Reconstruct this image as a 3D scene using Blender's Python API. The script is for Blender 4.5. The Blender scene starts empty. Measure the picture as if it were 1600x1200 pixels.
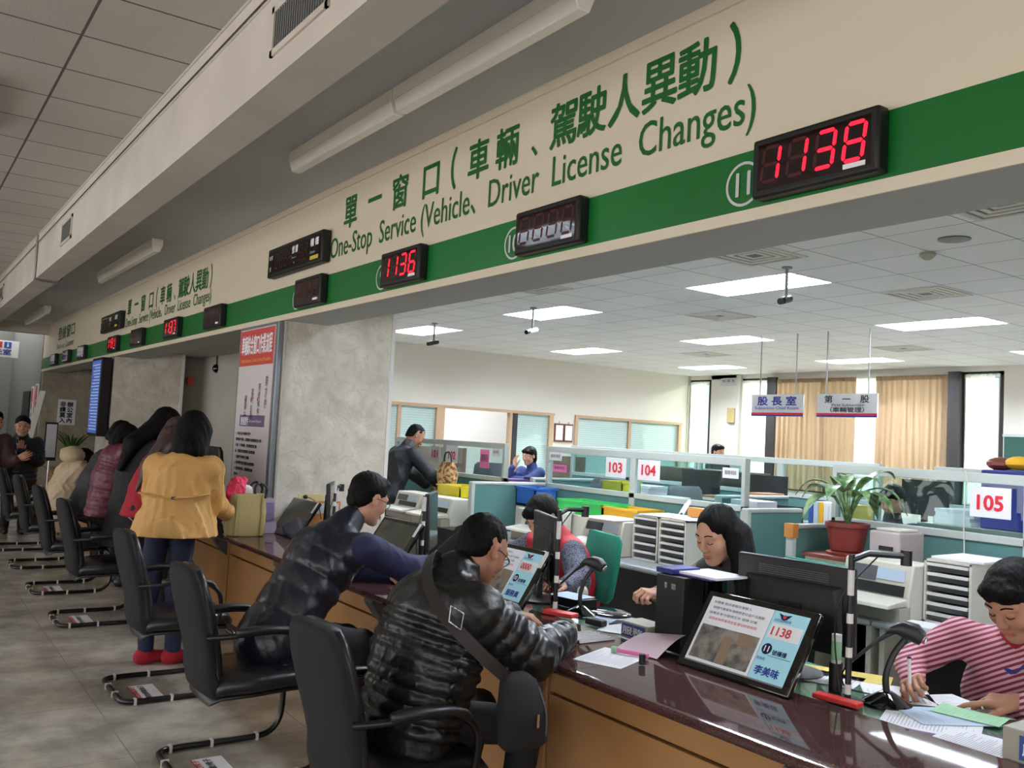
import bpy, math, random
import numpy as np
from mathutils import Vector, Matrix
SC = bpy.context.scene
COL = SC.collection
R = math.radians
PI = math.pi

# ------------------------------------------------------------------ camera, world, sun, exposure
cam_d = bpy.data.cameras.new('camera')
cam_d.sensor_width = 36.0
cam_d.lens = 36.0 * 1400.0 / 1600.0
cam_d.clip_start = 0.05
cam = bpy.data.objects.new('camera', cam_d)
COL.objects.link(cam)
_yaw, _pit, _rol = R(34.86), R(3.45), R(3.03)
_f = Vector((math.sin(_yaw) * math.cos(_pit), math.cos(_yaw) * math.cos(_pit), math.sin(_pit)))
_r = Vector((math.cos(_yaw), -math.sin(_yaw), 0))
_u = _r.cross(_f)
_r2 = _r * math.cos(_rol) + _u * math.sin(_rol)
_u2 = -_r * math.sin(_rol) + _u * math.cos(_rol)
cam.matrix_world = Matrix(((_r2.x, _u2.x, -_f.x, 0), (_r2.y, _u2.y, -_f.y, 0), (_r2.z, _u2.z, -_f.z, 1.62), (0, 0, 0, 1)))
SC.camera = cam

W = bpy.data.worlds.new('daylight'); SC.world = W; W.use_nodes = True
W.node_tree.nodes['Background'].inputs[0].default_value = (1.0, 0.98, 0.95, 1)
W.node_tree.nodes['Background'].inputs[1].default_value = 2.6

sun_d = bpy.data.lights.new('sun', 'SUN'); sun_d.energy = 10.0; sun_d.angle = R(1.0); sun_d.color = (1.0, 0.86, 0.68)
sun = bpy.data.objects.new('sun', sun_d); COL.objects.link(sun)
sun.rotation_euler = Vector((-1.0, 0.42, -0.30)).to_track_quat('-Z', 'Y').to_euler()
sun.location = (16, 8, 4)

SC.view_settings.view_transform = 'Standard'
SC.view_settings.look = 'None'
SC.view_settings.exposure = 0.45
SC.view_settings.gamma = 1.0
SC.view_settings.use_curve_mapping = False
TUBE = 185.0          # radiance of the lit office tubes
HALLTUBE = 9.0       # radiance of the lit hall troffers behind the camera

random.seed(7)
rng = np.random.default_rng(7)

# ------------------------------------------------------------------ materials
def lin(c):
    return tuple(((v / 255.0) / 12.92 if v / 255.0 <= 0.04045 else ((v / 255.0 + 0.055) / 1.055) ** 2.4) for v in c)
MATS = {}
def mat(name, rgb=(128, 128, 128), rough=0.6, metal=0.0, spec=0.5, noise=None, bump=None, emit=None, alpha=None, coat=0.0, sheen=0.0, trans=0.0):
    """noise=(scale, amount, second_rgb, detail)   bump=(scale, strength, stretch)"""
    if name in MATS: return MATS[name]
    m = bpy.data.materials.new(name); m.use_nodes = True
    nt = m.node_tree; b = nt.nodes['Principled BSDF']
    b.inputs['Base Color'].default_value = (*lin(rgb), 1)
    b.inputs['Roughness'].default_value = rough
    b.inputs['Metallic'].default_value = metal
    b.inputs['Specular IOR Level'].default_value = spec
    b.inputs['Coat Weight'].default_value = coat
    b.inputs['Sheen Weight'].default_value = sheen
    b.inputs['Transmission Weight'].default_value = trans
    if alpha is not None: b.inputs['Alpha'].default_value = alpha
    if emit:
        b.inputs['Emission Color'].default_value = (*lin(emit[0]), 1)
        b.inputs['Emission Strength'].default_value = emit[1]
    tc = None
    if noise or bump:
        tc = nt.nodes.new('ShaderNodeTexCoord')
    if noise:
        n = nt.nodes.new('ShaderNodeTexNoise'); n.inputs['Scale'].default_value = noise[0]
        n.inputs['Detail'].default_value = noise[3] if len(noise) > 3 else 5
        nt.links.new(tc.outputs['Object'], n.inputs['Vector'])
        r = nt.nodes.new('ShaderNodeValToRGB')
        r.color_ramp.elements[0].position = 0.5 - noise[1]; r.color_ramp.elements[1].position = 0.5 + noise[1]
        r.color_ramp.elements[0].color = (*lin(rgb), 1); r.color_ramp.elements[1].color = (*lin(noise[2]), 1)
        nt.links.new(n.outputs['Fac'], r.inputs['Fac']); nt.links.new(r.outputs['Color'], b.inputs['Base Color'])
    if bump:
        n2 = nt.nodes.new('ShaderNodeTexNoise'); n2.inputs['Scale'].default_value = bump[0]; n2.inputs['Detail'].default_value = 4
        mp = nt.nodes.new('ShaderNodeMapping'); mp.inputs['Scale'].default_value = bump[2] if len(bump) > 2 else (1, 1, 1)
        nt.links.new(tc.outputs['Object'], mp.inputs['Vector']); nt.links.new(mp.outputs['Vector'], n2.inputs['Vector'])
        bp = nt.nodes.new('ShaderNodeBump'); bp.inputs['Strength'].default_value = bump[1]; bp.inputs['Distance'].default_value = 0.01
        nt.links.new(n2.outputs['Fac'], bp.inputs['Height']); nt.links.new(bp.outputs['Normal'], b.inputs['Normal'])
    MATS[name] = m
    return m
def M(n): return MATS[n]

def nodes_of(m): return m.node_tree, m.node_tree.nodes, m.node_tree.links

def tile_mat(name, rgb, line, size, off, lw, rough=0.9, rgb2=None, axes='XY', stains=0.0, bumpy=0.0):
    """square tiles with a joint line, in object (= world) coordinates"""
    m = bpy.data.materials.new(name); m.use_nodes = True; nt, N, L = nodes_of(m)
    b = N['Principled BSDF']; b.inputs['Roughness'].default_value = rough
    tc = N.new('ShaderNodeTexCoord'); sp = N.new('ShaderNodeSeparateXYZ'); L.new(tc.outputs['Object'], sp.inputs[0])
    def axis(out, o, s):
        a = N.new('ShaderNodeMath'); a.operation = 'SUBTRACT'; L.new(out, a.inputs[0]); a.inputs[1].default_value = o
        d = N.new('ShaderNodeMath'); d.operation = 'DIVIDE'; L.new(a.outputs[0], d.inputs[0]); d.inputs[1].default_value = s
        f = N.new('ShaderNodeMath'); f.operation = 'FRACT'; L.new(d.outputs[0], f.inputs[0])
        p = N.new('ShaderNodeMath'); p.operation = 'PINGPONG'; L.new(d.outputs[0], p.inputs[0]); p.inputs[1].default_value = 0.5
        c = N.new('ShaderNodeMath'); c.operation = 'LESS_THAN'; L.new(p.outputs[0], c.inputs[0]); c.inputs[1].default_value = lw / s / 2
        fl = N.new('ShaderNodeMath'); fl.operation = 'FLOOR'; L.new(d.outputs[0], fl.inputs[0])
        return c.outputs[0], fl.outputs[0]
    c1, f1 = axis(sp.outputs[axes[0]], off[0], size[0]); c2, f2 = axis(sp.outputs[axes[1]], off[1], size[1])
    mx = N.new('ShaderNodeMath'); mx.operation = 'MAXIMUM'; L.new(c1, mx.inputs[0]); L.new(c2, mx.inputs[1])
    cb = N.new('ShaderNodeCombineXYZ'); L.new(f1, cb.inputs[0]); L.new(f2, cb.inputs[1])
    wn = N.new('ShaderNodeTexWhiteNoise'); L.new(cb.outputs[0], wn.inputs[0])
    nz = N.new('ShaderNodeTexNoise'); nz.inputs['Scale'].default_value = 1.3; nz.inputs['Detail'].default_value = 6; L.new(tc.outputs['Object'], nz.inputs['Vector'])
    ad = N.new('ShaderNodeMath'); ad.operation = 'MULTIPLY_ADD'; L.new(wn.outputs['Value'], ad.inputs[0]); ad.inputs[1].default_value = 0.35; L.new(nz.outputs['Fac'], ad.inputs[2])
    rp = N.new('ShaderNodeValToRGB'); rp.color_ramp.elements[0].position = 0.35; rp.color_ramp.elements[1].position = 0.95
    rp.color_ramp.elements[0].color = (*lin(rgb), 1); rp.color_ramp.elements[1].color = (*lin(rgb2 or rgb), 1)
    L.new(ad.outputs[0], rp.inputs[0])
    col = rp.outputs[0]
    if stains:
        ns = N.new('ShaderNodeTexNoise'); ns.inputs['Scale'].default_value = 2.6; ns.inputs['Detail'].default_value = 9; ns.inputs['Roughness'].default_value = 0.65
        L.new(tc.outputs['Object'], ns.inputs['Vector'])
        rs = N.new('ShaderNodeValToRGB'); rs.color_ramp.elements[0].position = 0.40; rs.color_ramp.elements[1].position = 0.62
        rs.color_ramp.elements[0].color = (1 - stains,) * 3 + (1,); rs.color_ramp.elements[1].color = (1, 1, 1, 1)
        L.new(ns.outputs['Fac'], rs.inputs[0])
        mu = N.new('ShaderNodeMix'); mu.data_type = 'RGBA'; mu.blend_type = 'MULTIPLY'; mu.inputs[0].default_value = 1
        L.new(col, mu.inputs[6]); L.new(rs.outputs[0], mu.inputs[7]); col = mu.outputs[2]
    mi = N.new('ShaderNodeMix'); mi.data_type = 'RGBA'; L.new(mx.outputs[0], mi.inputs[0]); L.new(col, mi.inputs[6]); mi.inputs[7].default_value = (*lin(line), 1)
    L.new(mi.outputs[2], b.inputs['Base Color'])
    if bumpy:
        nb = N.new('ShaderNodeTexNoise'); nb.inputs['Scale'].default_value = 90; L.new(tc.outputs['Object'], nb.inputs['Vector'])
        bp = N.new('ShaderNodeBump'); bp.inputs['Strength'].default_value = bumpy; bp.inputs['Distance'].default_value = 0.01
        L.new(nb.outputs['Fac'], bp.inputs['Height']); L.new(bp.outputs[0], b.inputs['Normal'])
    MATS[name] = m
    return m

def marble_mat(name, c1, c2, vein, rough=0.35, scale=1.2):
    m = bpy.data.materials.new(name); m.use_nodes = True; nt, N, L = nodes_of(m)
    b = N['Principled BSDF']; b.inputs['Roughness'].default_value = rough
    tc = N.new('ShaderNodeTexCoord')
    n1 = N.new('ShaderNodeTexNoise'); n1.inputs['Scale'].default_value = scale * 1.6; n1.inputs['Detail'].default_value = 8; n1.inputs['Distortion'].default_value = 1.0
    L.new(tc.outputs['Object'], n1.inputs['Vector'])
    r1 = N.new('ShaderNodeValToRGB'); r1.color_ramp.elements[0].position = 0.35; r1.color_ramp.elements[1].position = 0.7
    r1.color_ramp.elements[0].color = (*lin(c1), 1); r1.color_ramp.elements[1].color = (*lin(c2), 1); L.new(n1.outputs['Fac'], r1.inputs[0])
    n2 = N.new('ShaderNodeTexNoise'); n2.inputs['Scale'].default_value = scale * 2.2; n2.inputs['Detail'].default_value = 10; n2.inputs['Distortion'].default_value = 2.0
    L.new(tc.outputs['Object'], n2.inputs['Vector'])
    r2 = N.new('ShaderNodeValToRGB'); e = r2.color_ramp.elements; e[0].position = 0.47; e[0].color = (0, 0, 0, 1); e[1].position = 0.505; e[1].color = (1, 1, 1, 1)
    e2 = e.new(0.54); e2.color = (0, 0, 0, 1); L.new(n2.outputs['Fac'], r2.inputs[0])
    ml = N.new('ShaderNodeMath'); ml.operation = 'MULTIPLY'; ml.inputs[1].default_value = 0.30; L.new(r2.outputs[0], ml.inputs[0])
    mi = N.new('ShaderNodeMix'); mi.data_type = 'RGBA'; L.new(ml.outputs[0], mi.inputs[0]); L.new(r1.outputs[0], mi.inputs[6]); mi.inputs[7].default_value = (*lin(vein), 1)
    L.new(mi.outputs[2], b.inputs['Base Color']); MATS[name] = m
    return m

def granite_mat(name):
    m = bpy.data.materials.new(name); m.use_nodes = True; nt, N, L = nodes_of(m)
    b = N['Principled BSDF']; b.inputs['Roughness'].default_value = 0.05; b.inputs['Specular IOR Level'].default_value = 0.5
    tc = N.new('ShaderNodeTexCoord'); v = N.new('ShaderNodeTexVoronoi'); v.inputs['Scale'].default_value = 420; L.new(tc.outputs['Object'], v.inputs['Vector'])
    r = N.new('ShaderNodeValToRGB'); e = r.color_ramp.elements
    e[0].position = 0.0; e[0].color = (*lin((52, 34, 33)), 1); e[1].position = 1.0; e[1].color = (*lin((100, 72, 69)), 1)
    k = e.new(0.55); k.color = (*lin((70, 45, 43)), 1)
    s = N.new('ShaderNodeSeparateColor'); L.new(v.outputs['Color'], s.inputs[0]); L.new(s.outputs[0], r.inputs[0]); L.new(r.outputs[0], b.inputs['Base Color'])
    MATS[name] = m
    return m

def fabric_translucent(name, rgb, mixt, transp=0.0):
    m = bpy.data.materials.new(name); m.use_nodes = True; nt, N, L = nodes_of(m)
    for n in list(N):
        if n.type == 'BSDF_PRINCIPLED': N.remove(n)
    out = [n for n in N if n.type == 'OUTPUT_MATERIAL'][0]
    d = N.new('ShaderNodeBsdfDiffuse'); d.inputs[0].default_value = (*lin(rgb), 1)
    t = N.new('ShaderNodeBsdfTranslucent'); t.inputs[0].default_value = (*lin(rgb), 1)
    mx = N.new('ShaderNodeMixShader'); mx.inputs[0].default_value = mixt; L.new(d.outputs[0], mx.inputs[1]); L.new(t.outputs[0], mx.inputs[2])
    o = mx.outputs[0]
    if transp:
        tr = N.new('ShaderNodeBsdfTransparent'); m2 = N.new('ShaderNodeMixShader'); m2.inputs[0].default_value = transp
        L.new(o, m2.inputs[1]); L.new(tr.outputs[0], m2.inputs[2]); o = m2.outputs[0]
    L.new(o, out.inputs[0]); MATS[name] = m
    return m

def glass_mat(name, rgb=(225, 240, 240), refl=0.08):
    """thin pane: mostly clear with a mirror share"""
    m = bpy.data.materials.new(name); m.use_nodes = True; nt, N, L = nodes_of(m)
    for n in list(N):
        if n.type == 'BSDF_PRINCIPLED': N.remove(n)
    out = [n for n in N if n.type == 'OUTPUT_MATERIAL'][0]
    t = N.new('ShaderNodeBsdfTransparent'); t.inputs[0].default_value = (*lin(rgb), 1)
    g = N.new('ShaderNodeBsdfGlossy'); g.inputs['Roughness'].default_value = 0.02
    lw = N.new('ShaderNodeLayerWeight'); lw.inputs['Blend'].default_value = 0.5
    pw = N.new('ShaderNodeMath'); pw.operation = 'POWER'; L.new(lw.outputs['Facing'], pw.inputs[0]); pw.inputs[1].default_value = 4.0
    fr = N.new('ShaderNodeMath'); fr.operation = 'MULTIPLY_ADD'; L.new(pw.outputs[0], fr.inputs[0]); fr.inputs[1].default_value = 0.7; fr.inputs[2].default_value = 0.035
    mx = N.new('ShaderNodeMixShader'); L.new(fr.outputs[0], mx.inputs[0]); L.new(t.outputs[0], mx.inputs[1]); L.new(g.outputs[0], mx.inputs[2])
    L.new(mx.outputs[0], out.inputs[0]); MATS[name] = m
    return m

# ------------------------------------------------------------------ objects
def gmat(o):
    m = o.matrix_basis.copy()
    p = o.parent
    while p:
        m = p.matrix_basis @ m; p = p.parent
    return m
def tag(o, label=None, cat=None, group=None, kind=None):
    if label: o['label'] = label
    if cat: o['category'] = cat
    if group: o['group'] = group
    if kind: o['kind'] = kind
    return o
def thing(name, label, cat, loc=(0, 0, 0), rz=0.0, group=None):
    o = bpy.data.objects.new(name, None); COL.objects.link(o)
    o.location = loc; o.rotation_euler = (0, 0, rz); o.empty_display_size = 0.1
    return tag(o, label, cat, group)
def link_mesh(name, me, parent=None):
    o = bpy.data.objects.new(name, me); COL.objects.link(o)
    if parent:
        me.transform(gmat(parent).inverted()); o.parent = parent
    return o
def children(o): return [c for c in bpy.data.objects if c.parent == o]
def copy_tree(o, parent=None):
    c = o.copy(); COL.objects.link(c)
    c.parent = parent
    for ch in children(o): copy_tree(ch, c)
    return c
def dup(o, loc, label, rz=None, group=None):
    c = copy_tree(o); c.location = loc
    if rz is not None: c.rotation_euler = (0, 0, rz)
    c['label'] = label
    if group: c['group'] = group
    return c

def basis3(d):
    d = Vector(d).normalized(); a = Vector((0, 0, 1)) if abs(d.z) < 0.9 else Vector((1, 0, 0))
    u = a.cross(d).normalized(); return u, d.cross(u).normalized()
def smooth_path(pts, n=5):
    P = [Vector(p) for p in pts]
    if len(P) < 3: return P
    out = []
    for i in range(len(P) - 1):
        p0 = P[max(i - 1, 0)]; p1 = P[i]; p2 = P[i + 1]; p3 = P[min(i + 2, len(P) - 1)]
        for k in range(n):
            t = k / n
            out.append(0.5 * ((2 * p1) + (-p0 + p2) * t + (2 * p0 - 5 * p1 + 4 * p2 - p3) * t * t + (-p0 + 3 * p1 - 3 * p2 + p3) * t ** 3))
    out.append(P[-1]); return out

class MB:
    def __init__(s): s.v = []; s.f = []; s.mi = []; s.mats = []
    def _m(s, m):
        if m not in s.mats: s.mats.append(m)
        return s.mats.index(m)
    def raw(s, vs, fs, m='white'):
        b = len(s.v); k = s._m(m); s.v += [tuple(x) for x in vs]
        for f in fs: s.f.append(tuple(i + b for i in f)); s.mi.append(k)
        return s
    def hexa(s, p, m='white'):
        return s.raw(p, [(0, 3, 2, 1), (4, 5, 6, 7), (0, 1, 5, 4), (1, 2, 6, 5), (2, 3, 7, 6), (3, 0, 4, 7)], m)
    def box(s, c, sz, m='white', rot=None):
        hx, hy, hz = sz[0] / 2, sz[1] / 2, sz[2] / 2
        p = [Vector(q) for q in ((-hx, -hy, -hz), (hx, -hy, -hz), (hx, hy, -hz), (-hx, hy, -hz), (-hx, -hy, hz), (hx, -hy, hz), (hx, hy, hz), (-hx, hy, hz))]
        if rot is not None: p = [rot @ q for q in p]
        c = Vector(c); return s.hexa([q + c for q in p], m)
    def b2(s, x0, x1, y0, y1, z0, z1, m='white'):
        return s.box(((x0 + x1) / 2, (y0 + y1) / 2, (z0 + z1) / 2), (abs(x1 - x0), abs(y1 - y0), abs(z1 - z0)), m)
    def prism(s, pts, vec, m='white'):
        n = len(pts); vec = Vector(vec); a = [Vector(p) for p in pts]; b = [p + vec for p in a]
        fs = [tuple(range(n - 1, -1, -1)), tuple(range(n, 2 * n))] + [(i, (i + 1) % n, n + (i + 1) % n, n + i) for i in range(n)]
        return s.raw(a + b, fs, m)
    def cyl(s, p0, p1, r0, r1=None, m='white', n=20):
        r1 = r0 if r1 is None else r1; p0, p1 = Vector(p0), Vector(p1); u, w = basis3(p1 - p0)
        vs = []
        for p, r in ((p0, r0), (p1, r1)):
            for i in range(n):
                a = 2 * PI * i / n; vs.append(p + (u * math.cos(a) + w * math.sin(a)) * r)
        fs = [(i, (i + 1) % n, n + (i + 1) % n, n + i) for i in range(n)] + [tuple(range(n - 1, -1, -1)), tuple(range(n, 2 * n))]
        return s.raw(vs, fs, m)
    def tube(s, pts, r, m='white', n=10, closed=False, smooth=0, flat=1.0):
        P = smooth_path(pts, smooth) if smooth else [Vector(p) for p in pts]
        k = len(P); vs = []; pu = None
        for i in range(k):
            a = P[(i - 1) % k] if (closed or i > 0) else P[i]; b = P[(i + 1) % k] if (closed or i < k - 1) else P[i]
            d = (b - a).normalized()
            if pu is None: pu, pw = basis3(d)
            else:
                pu = (pu - d * pu.dot(d)); pu = pu.normalized() if pu.length > 1e-6 else basis3(d)[0]; pw = d.cross(pu)
            rr = r[i * (len(r) - 1) // max(k - 1, 1)] if isinstance(r, (list, tuple)) else r
            for j in range(n):
                t = 2 * PI * j / n; vs.append(P[i] + pu * math.cos(t) * rr + pw * math.sin(t) * rr * flat)
        fs = []
        for i in range(k if closed else k - 1):
            for j in range(n):
                a = i * n + j; b = i * n + (j + 1) % n; c = ((i + 1) % k) * n + (j + 1) % n; d2 = ((i + 1) % k) * n + j
                fs.append((a, b, c, d2))
        if not closed: fs += [tuple(range(n - 1, -1, -1)), tuple(range((k - 1) * n, k * n))]
        return s.raw(vs, fs, m)
    def lathe(s, c, prof, m='white', n=24, axis=(0, 0, 1)):
        c = Vector(c); ax = Vector(axis).normalized(); u, w = basis3(ax); vs = []
        for r, z in prof:
            for i in range(n):
                a = 2 * PI * i / n; vs.append(c + ax * z + (u * math.cos(a) + w * math.sin(a)) * max(r, 1e-4))
        fs = [(i * n + j, i * n + (j + 1) % n, (i + 1) * n + (j + 1) % n, (i + 1) * n + j) for i in range(len(prof) - 1) for j in range(n)]
        fs += [tuple(range(n - 1, -1, -1)), tuple(range((len(prof) - 1) * n, len(prof) * n))]
        return s.raw(vs, fs, m)
    def loft(s, secs, m='white', n=20, e=2.5):
        """secs: (centre, half-vector a, half-vector b); superellipse of exponent e"""
        vs = []
        for c, a, b in secs:
            c, a, b = Vector(c), Vector(a), Vector(b)
            for i in range(n):
                t = 2 * PI * i / n; ct, st = math.cos(t), math.sin(t)
                vs.append(c + a * math.copysign(abs(ct) ** (2 / e), ct) + b * math.copysign(abs(st) ** (2 / e), st))
        fs = [(i * n + j, i * n + (j + 1) % n, (i + 1) * n + (j + 1) % n, (i + 1) * n + j) for i in range(len(secs) - 1) for j in range(n)]
        fs += [tuple(range(n - 1, -1, -1)), tuple(range((len(secs) - 1) * n, len(secs) * n))]
        return s.raw(vs, fs, m)
    def ball(s, c, r, m='white', n=14, rot=None):
        if not isinstance(r, (tuple, list)): r = (r, r, r)
        c = Vector(c); vs = []; k = n // 2
        for i in range(1, k):
            a = PI * i / k
            for j in range(n):
                t = 2 * PI * j / n; q = Vector((math.sin(a) * math.cos(t) * r[0], math.sin(a) * math.sin(t) * r[1], math.cos(a) * r[2]))
                vs.append(c + (rot @ q if rot is not None else q))
        top = Vector((0, 0, r[2])); bot = -top
        if rot is not None: top, bot = rot @ top, rot @ bot
        vs += [c + top, c + bot]; T = len(vs) - 2
        fs = [(i * n + j, (i + 1) * n + j, (i + 1) * n + (j + 1) % n, i * n + (j + 1) % n) for i in range(k - 2) for j in range(n)]
        fs += [(T, j, (j + 1) % n) for j in range(n)] + [(T + 1, (k - 2) * n + (j + 1) % n, (k - 2) * n + j) for j in range(n)]
        return s.raw(vs, fs, m)
    def grid(s, fn, nu, nv, m='white', thick=0.0):
        """fn(u,v)->point, u,v in 0..1; thick gives it a real second side"""
        a = [[Vector(fn(i / nu, j / nv)) for j in range(nv + 1)] for i in range(nu + 1)]
        vs = [p for row in a for p in row]; w = nv + 1
        fs = [(i * w + j, (i + 1) * w + j, (i + 1) * w + j + 1, i * w + j + 1) for i in range(nu) for j in range(nv)]
        if thick:
            nn = []
            for i in range(nu + 1):
                for j in range(nv + 1):
                    du = a[min(i + 1, nu)][j] - a[max(i - 1, 0)][j]; dv = a[i][min(j + 1, nv)] - a[i][max(j - 1, 0)]
                    nn.append(du.cross(dv).normalized())
            k = len(vs); vs2 = [p - q * thick for p, q in zip(vs, nn)]
            fs += [tuple(reversed([x + k for x in f])) for f in fs]
            for i in range(nu): fs += [(i * w, i * w + k, (i + 1) * w + k, (i + 1) * w), (i * w + nv, (i + 1) * w + nv, (i + 1) * w + nv + k, i * w + nv + k)]
            for j in range(nv): fs += [(j, j + 1, j + 1 + k, j + k), (nu * w + j, nu * w + j + k, nu * w + j + 1 + k, nu * w + j + 1)]
            vs = vs + vs2
        return s.raw(vs, fs, m)
    def build(s, name, parent=None, smooth=0.6, bevel=0.0, seg=2, sub=0):
        me = bpy.data.meshes.new(name); me.from_pydata(s.v, [], s.f)
        for m in s.mats: me.materials.append(MATS[m])
        me.polygons.foreach_set('material_index', s.mi)
        if smooth:
            me.shade_smooth(); me.set_sharp_from_angle(angle=smooth)
        o = link_mesh(name, me, parent)
        if bevel:
            b = o.modifiers.new('bevel', 'BEVEL'); b.width = bevel; b.segments = seg; b.limit_method = 'ANGLE'; b.angle_limit = R(35)
        if sub:
            b = o.modifiers.new('sub', 'SUBSURF'); b.levels = sub; b.render_levels = sub
        return o

def B(name, parent, x0, x1, y0, y1, z0, z1, m, bevel=0.0):
    return MB().b2(x0, x1, y0, y1, z0, z1, m).build(name, parent, smooth=0.6 if bevel else 0, bevel=bevel)

def text(s, origin, right, up, m, w=None, h=None, parent=None, name='lettering', bold=0.0, depth=0.0012, anchor='l', sx=None, shear=0, space=1.0):
    """writes s from origin (lower left; anchor c = bottom centre); fits height h and, if given, width w"""
    c = bpy.data.curves.new('t', 'FONT'); c.body = s; c.resolution_u = 3; c.shear = shear; c.space_character = space
    o = bpy.data.objects.new('t', c); COL.objects.link(o)
    dg = bpy.context.evaluated_depsgraph_get(); me = bpy.data.meshes.new_from_object(o.evaluated_get(dg))
    bpy.data.objects.remove(o); bpy.data.curves.remove(c)
    n = len(me.vertices); co = np.empty(n * 3, np.float32); me.vertices.foreach_get('co', co); co = co.reshape(-1, 3)
    lo, hi = co.min(0), co.max(0)
    k = h / (hi[1] - lo[1]); kx = (w / (hi[0] - lo[0])) if w else k * (sx or 1.0)
    X = (co[:, 0] - lo[0]) * kx; Y = (co[:, 1] - lo[1]) * k
    if anchor == 'c': X -= (hi[0] - lo[0]) * kx / 2
    r = np.array(Vector(right).normalized()); u = np.array(Vector(up).normalized()); nn = np.cross(r, u)
    q = np.array(origin)[None, :] + X[:, None] * r + Y[:, None] * u + nn[None, :] * depth
    if bold:
        fs = [tuple(p.vertices) for p in me.polygons]; vs = []; ff = []
        for i, (a, b) in enumerate(((0, 0), (1, 0), (-1, 0), (0, 1), (0, -1), (.7, .7), (-.7, -.7), (.7, -.7), (-.7, .7))):
            vs.append(q + (a * r + b * u) * bold * h + nn * 0.00004 * i); ff += [tuple(k2 + n * i for k2 in f) for f in fs]
        me = bpy.data.meshes.new(name); me.from_pydata(np.concatenate(vs).tolist(), [], ff)
    else:
        me.vertices.foreach_set('co', q.astype(np.float32).ravel()); me.update()
    me.materials.clear(); me.materials.append(MATS[m])
    return link_mesh(name, me, parent)
def do_items(items, parent, name='lettering'):
    """several texts (string, origin, right, up, options) joined into one mesh"""
    vs = []; fs = []; mi = []; mats = []
    for a, b, c, d, e in items:
        e = dict(e); m = e.pop('m'); o = text(a, b, c, d, m, **e); me = o.data; k = len(vs); vs += [tuple(v.co) for v in me.vertices]
        if m not in mats: mats.append(m)
        for p in me.polygons: fs.append(tuple(i + k for i in p.vertices)); mi.append(mats.index(m))
        bpy.data.objects.remove(o)
    me = bpy.data.meshes.new(name); me.from_pydata(vs, [], fs)
    for m in mats: me.materials.append(MATS[m])
    me.polygons.foreach_set('material_index', mi)
    return link_mesh(name, me, parent)

# ------------------------------------------------------------------ palette
mat('white', (225, 225, 222), 0.5)
mat('offwhite', (214, 210, 200), 0.55)
mat('hall_wall', (196, 192, 182), 0.85, noise=(1.5, 0.3, (176, 172, 162)))
mat('beam_paint', (214, 206, 196), 0.85, noise=(1.1, 0.25, (186, 178, 168), 8))
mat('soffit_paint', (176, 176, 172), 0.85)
mat('lower_ceiling', (196, 198, 198), 0.85, noise=(0.8, 0.3, (182, 184, 186)))
mat('strip_white', (250, 246, 236), 0.35)
mat('header_cream', (222, 210, 188), 0.45)
mat('header_green', (8, 104, 38), 0.38, noise=(0.35, 0.06, (18, 114, 48), 1))
mat('sign_green', (10, 96, 36), 0.5)
mat('office_wall', (226, 220, 210), 0.8)
mat('black_plastic', (22, 22, 24), 0.42)
mat('black_frame', (14, 14, 15), 0.5)
mat('glossy_black', (10, 10, 12), 0.06, coat=0.6)
mat('display_glass', (26, 4, 8), 0.05, coat=0.5)
mat('led_red', (255, 20, 40), 0.5, emit=((255, 12, 34), 3.0))
mat('led_dim', (66, 8, 16), 0.4)
mat('led_warm', (255, 40, 20), 0.5, emit=((255, 40, 14), 1.6))
mat('grey_metal', (150, 152, 152), 0.4, metal=0.6)
mat('dark_metal', (52, 52, 54), 0.4, metal=0.5)
mat('chrome', (210, 210, 214), 0.2, metal=1.0)
mat('paper', (236, 236, 240), 0.8)
mat('paper_grey', (206, 204, 208), 0.8)
mat('ink', (40, 40, 48), 0.8)
mat('ink_blue', (34, 44, 140), 0.7)
mat('ink_red', (205, 30, 50), 0.7)
mat('wood_panel', (176, 132, 84), 0.42, noise=(3.0, 0.35, (150, 106, 62), 8))
mat('wood_dark', (60, 36, 20), 0.6)
mat('wood_frame', (190, 160, 128), 0.5)
mat('brown_top', (108, 52, 40), 0.4)
mat('partition_frame', (186, 194, 190), 0.45)
mat('partition_fabric', (82, 124, 122), 0.9, bump=(220, 0.15))
mat('desk_grey', (150, 156, 158), 0.5)
mat('machine_beige', (214, 212, 200), 0.5)
mat('machine_grey', (78, 80, 86), 0.45)
mat('chalkboard', (28, 70, 58), 0.7)
mat('skin', (200, 154, 130), 0.55, spec=0.35, noise=(9, 0.4, (190, 138, 114)))
mat('skin_dark', (174, 126, 102), 0.55, spec=0.35, noise=(9, 0.4, (160, 112, 90)))
mat('lips', (170, 92, 84), 0.5)
mat('hair_black', (7, 6, 6), 0.62, spec=0.14, bump=(60, 0.5, (1, 1, 0.12)))
mat('hair_brown', (50, 30, 22), 0.5, bump=(60, 0.5, (1, 1, 0.12)))
mat('eye_white', (225, 222, 216), 0.3)
tile_mat('hall_tile', (178, 172, 164), (88, 84, 80), (0.6, 0.6), (0.733, 5.395), 0.016, rgb2=(190, 184, 176), bumpy=0.2)
tile_mat('office_tile', (232, 232, 230), (120, 120, 118), (0.59, 0.59), (5.88, 4.02), 0.008, rgb2=(240, 240, 238), bumpy=0.1)
tile_mat('terrazzo', (180, 174, 164), (152, 145, 134), (0.9, 0.9), (0.2, 0.1), 0.006, rough=0.24, rgb2=(206, 198, 184), stains=0.38)
marble_mat('marble', (200, 192, 178), (232, 226, 216), (166, 150, 126), 0.3, 2.0)
marble_mat('marble_dim', (150, 140, 124), (178, 168, 150), (120, 108, 88), 0.4)  # shaded copy of the marble: the far end's dimness is in its colour
granite_mat('granite')
fabric_translucent('sheer_curtain', (250, 246, 238), 0.75, 0.25)
fabric_translucent('beige_curtain', (176, 148, 120), 0.2)
glass_mat('glass')
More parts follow.
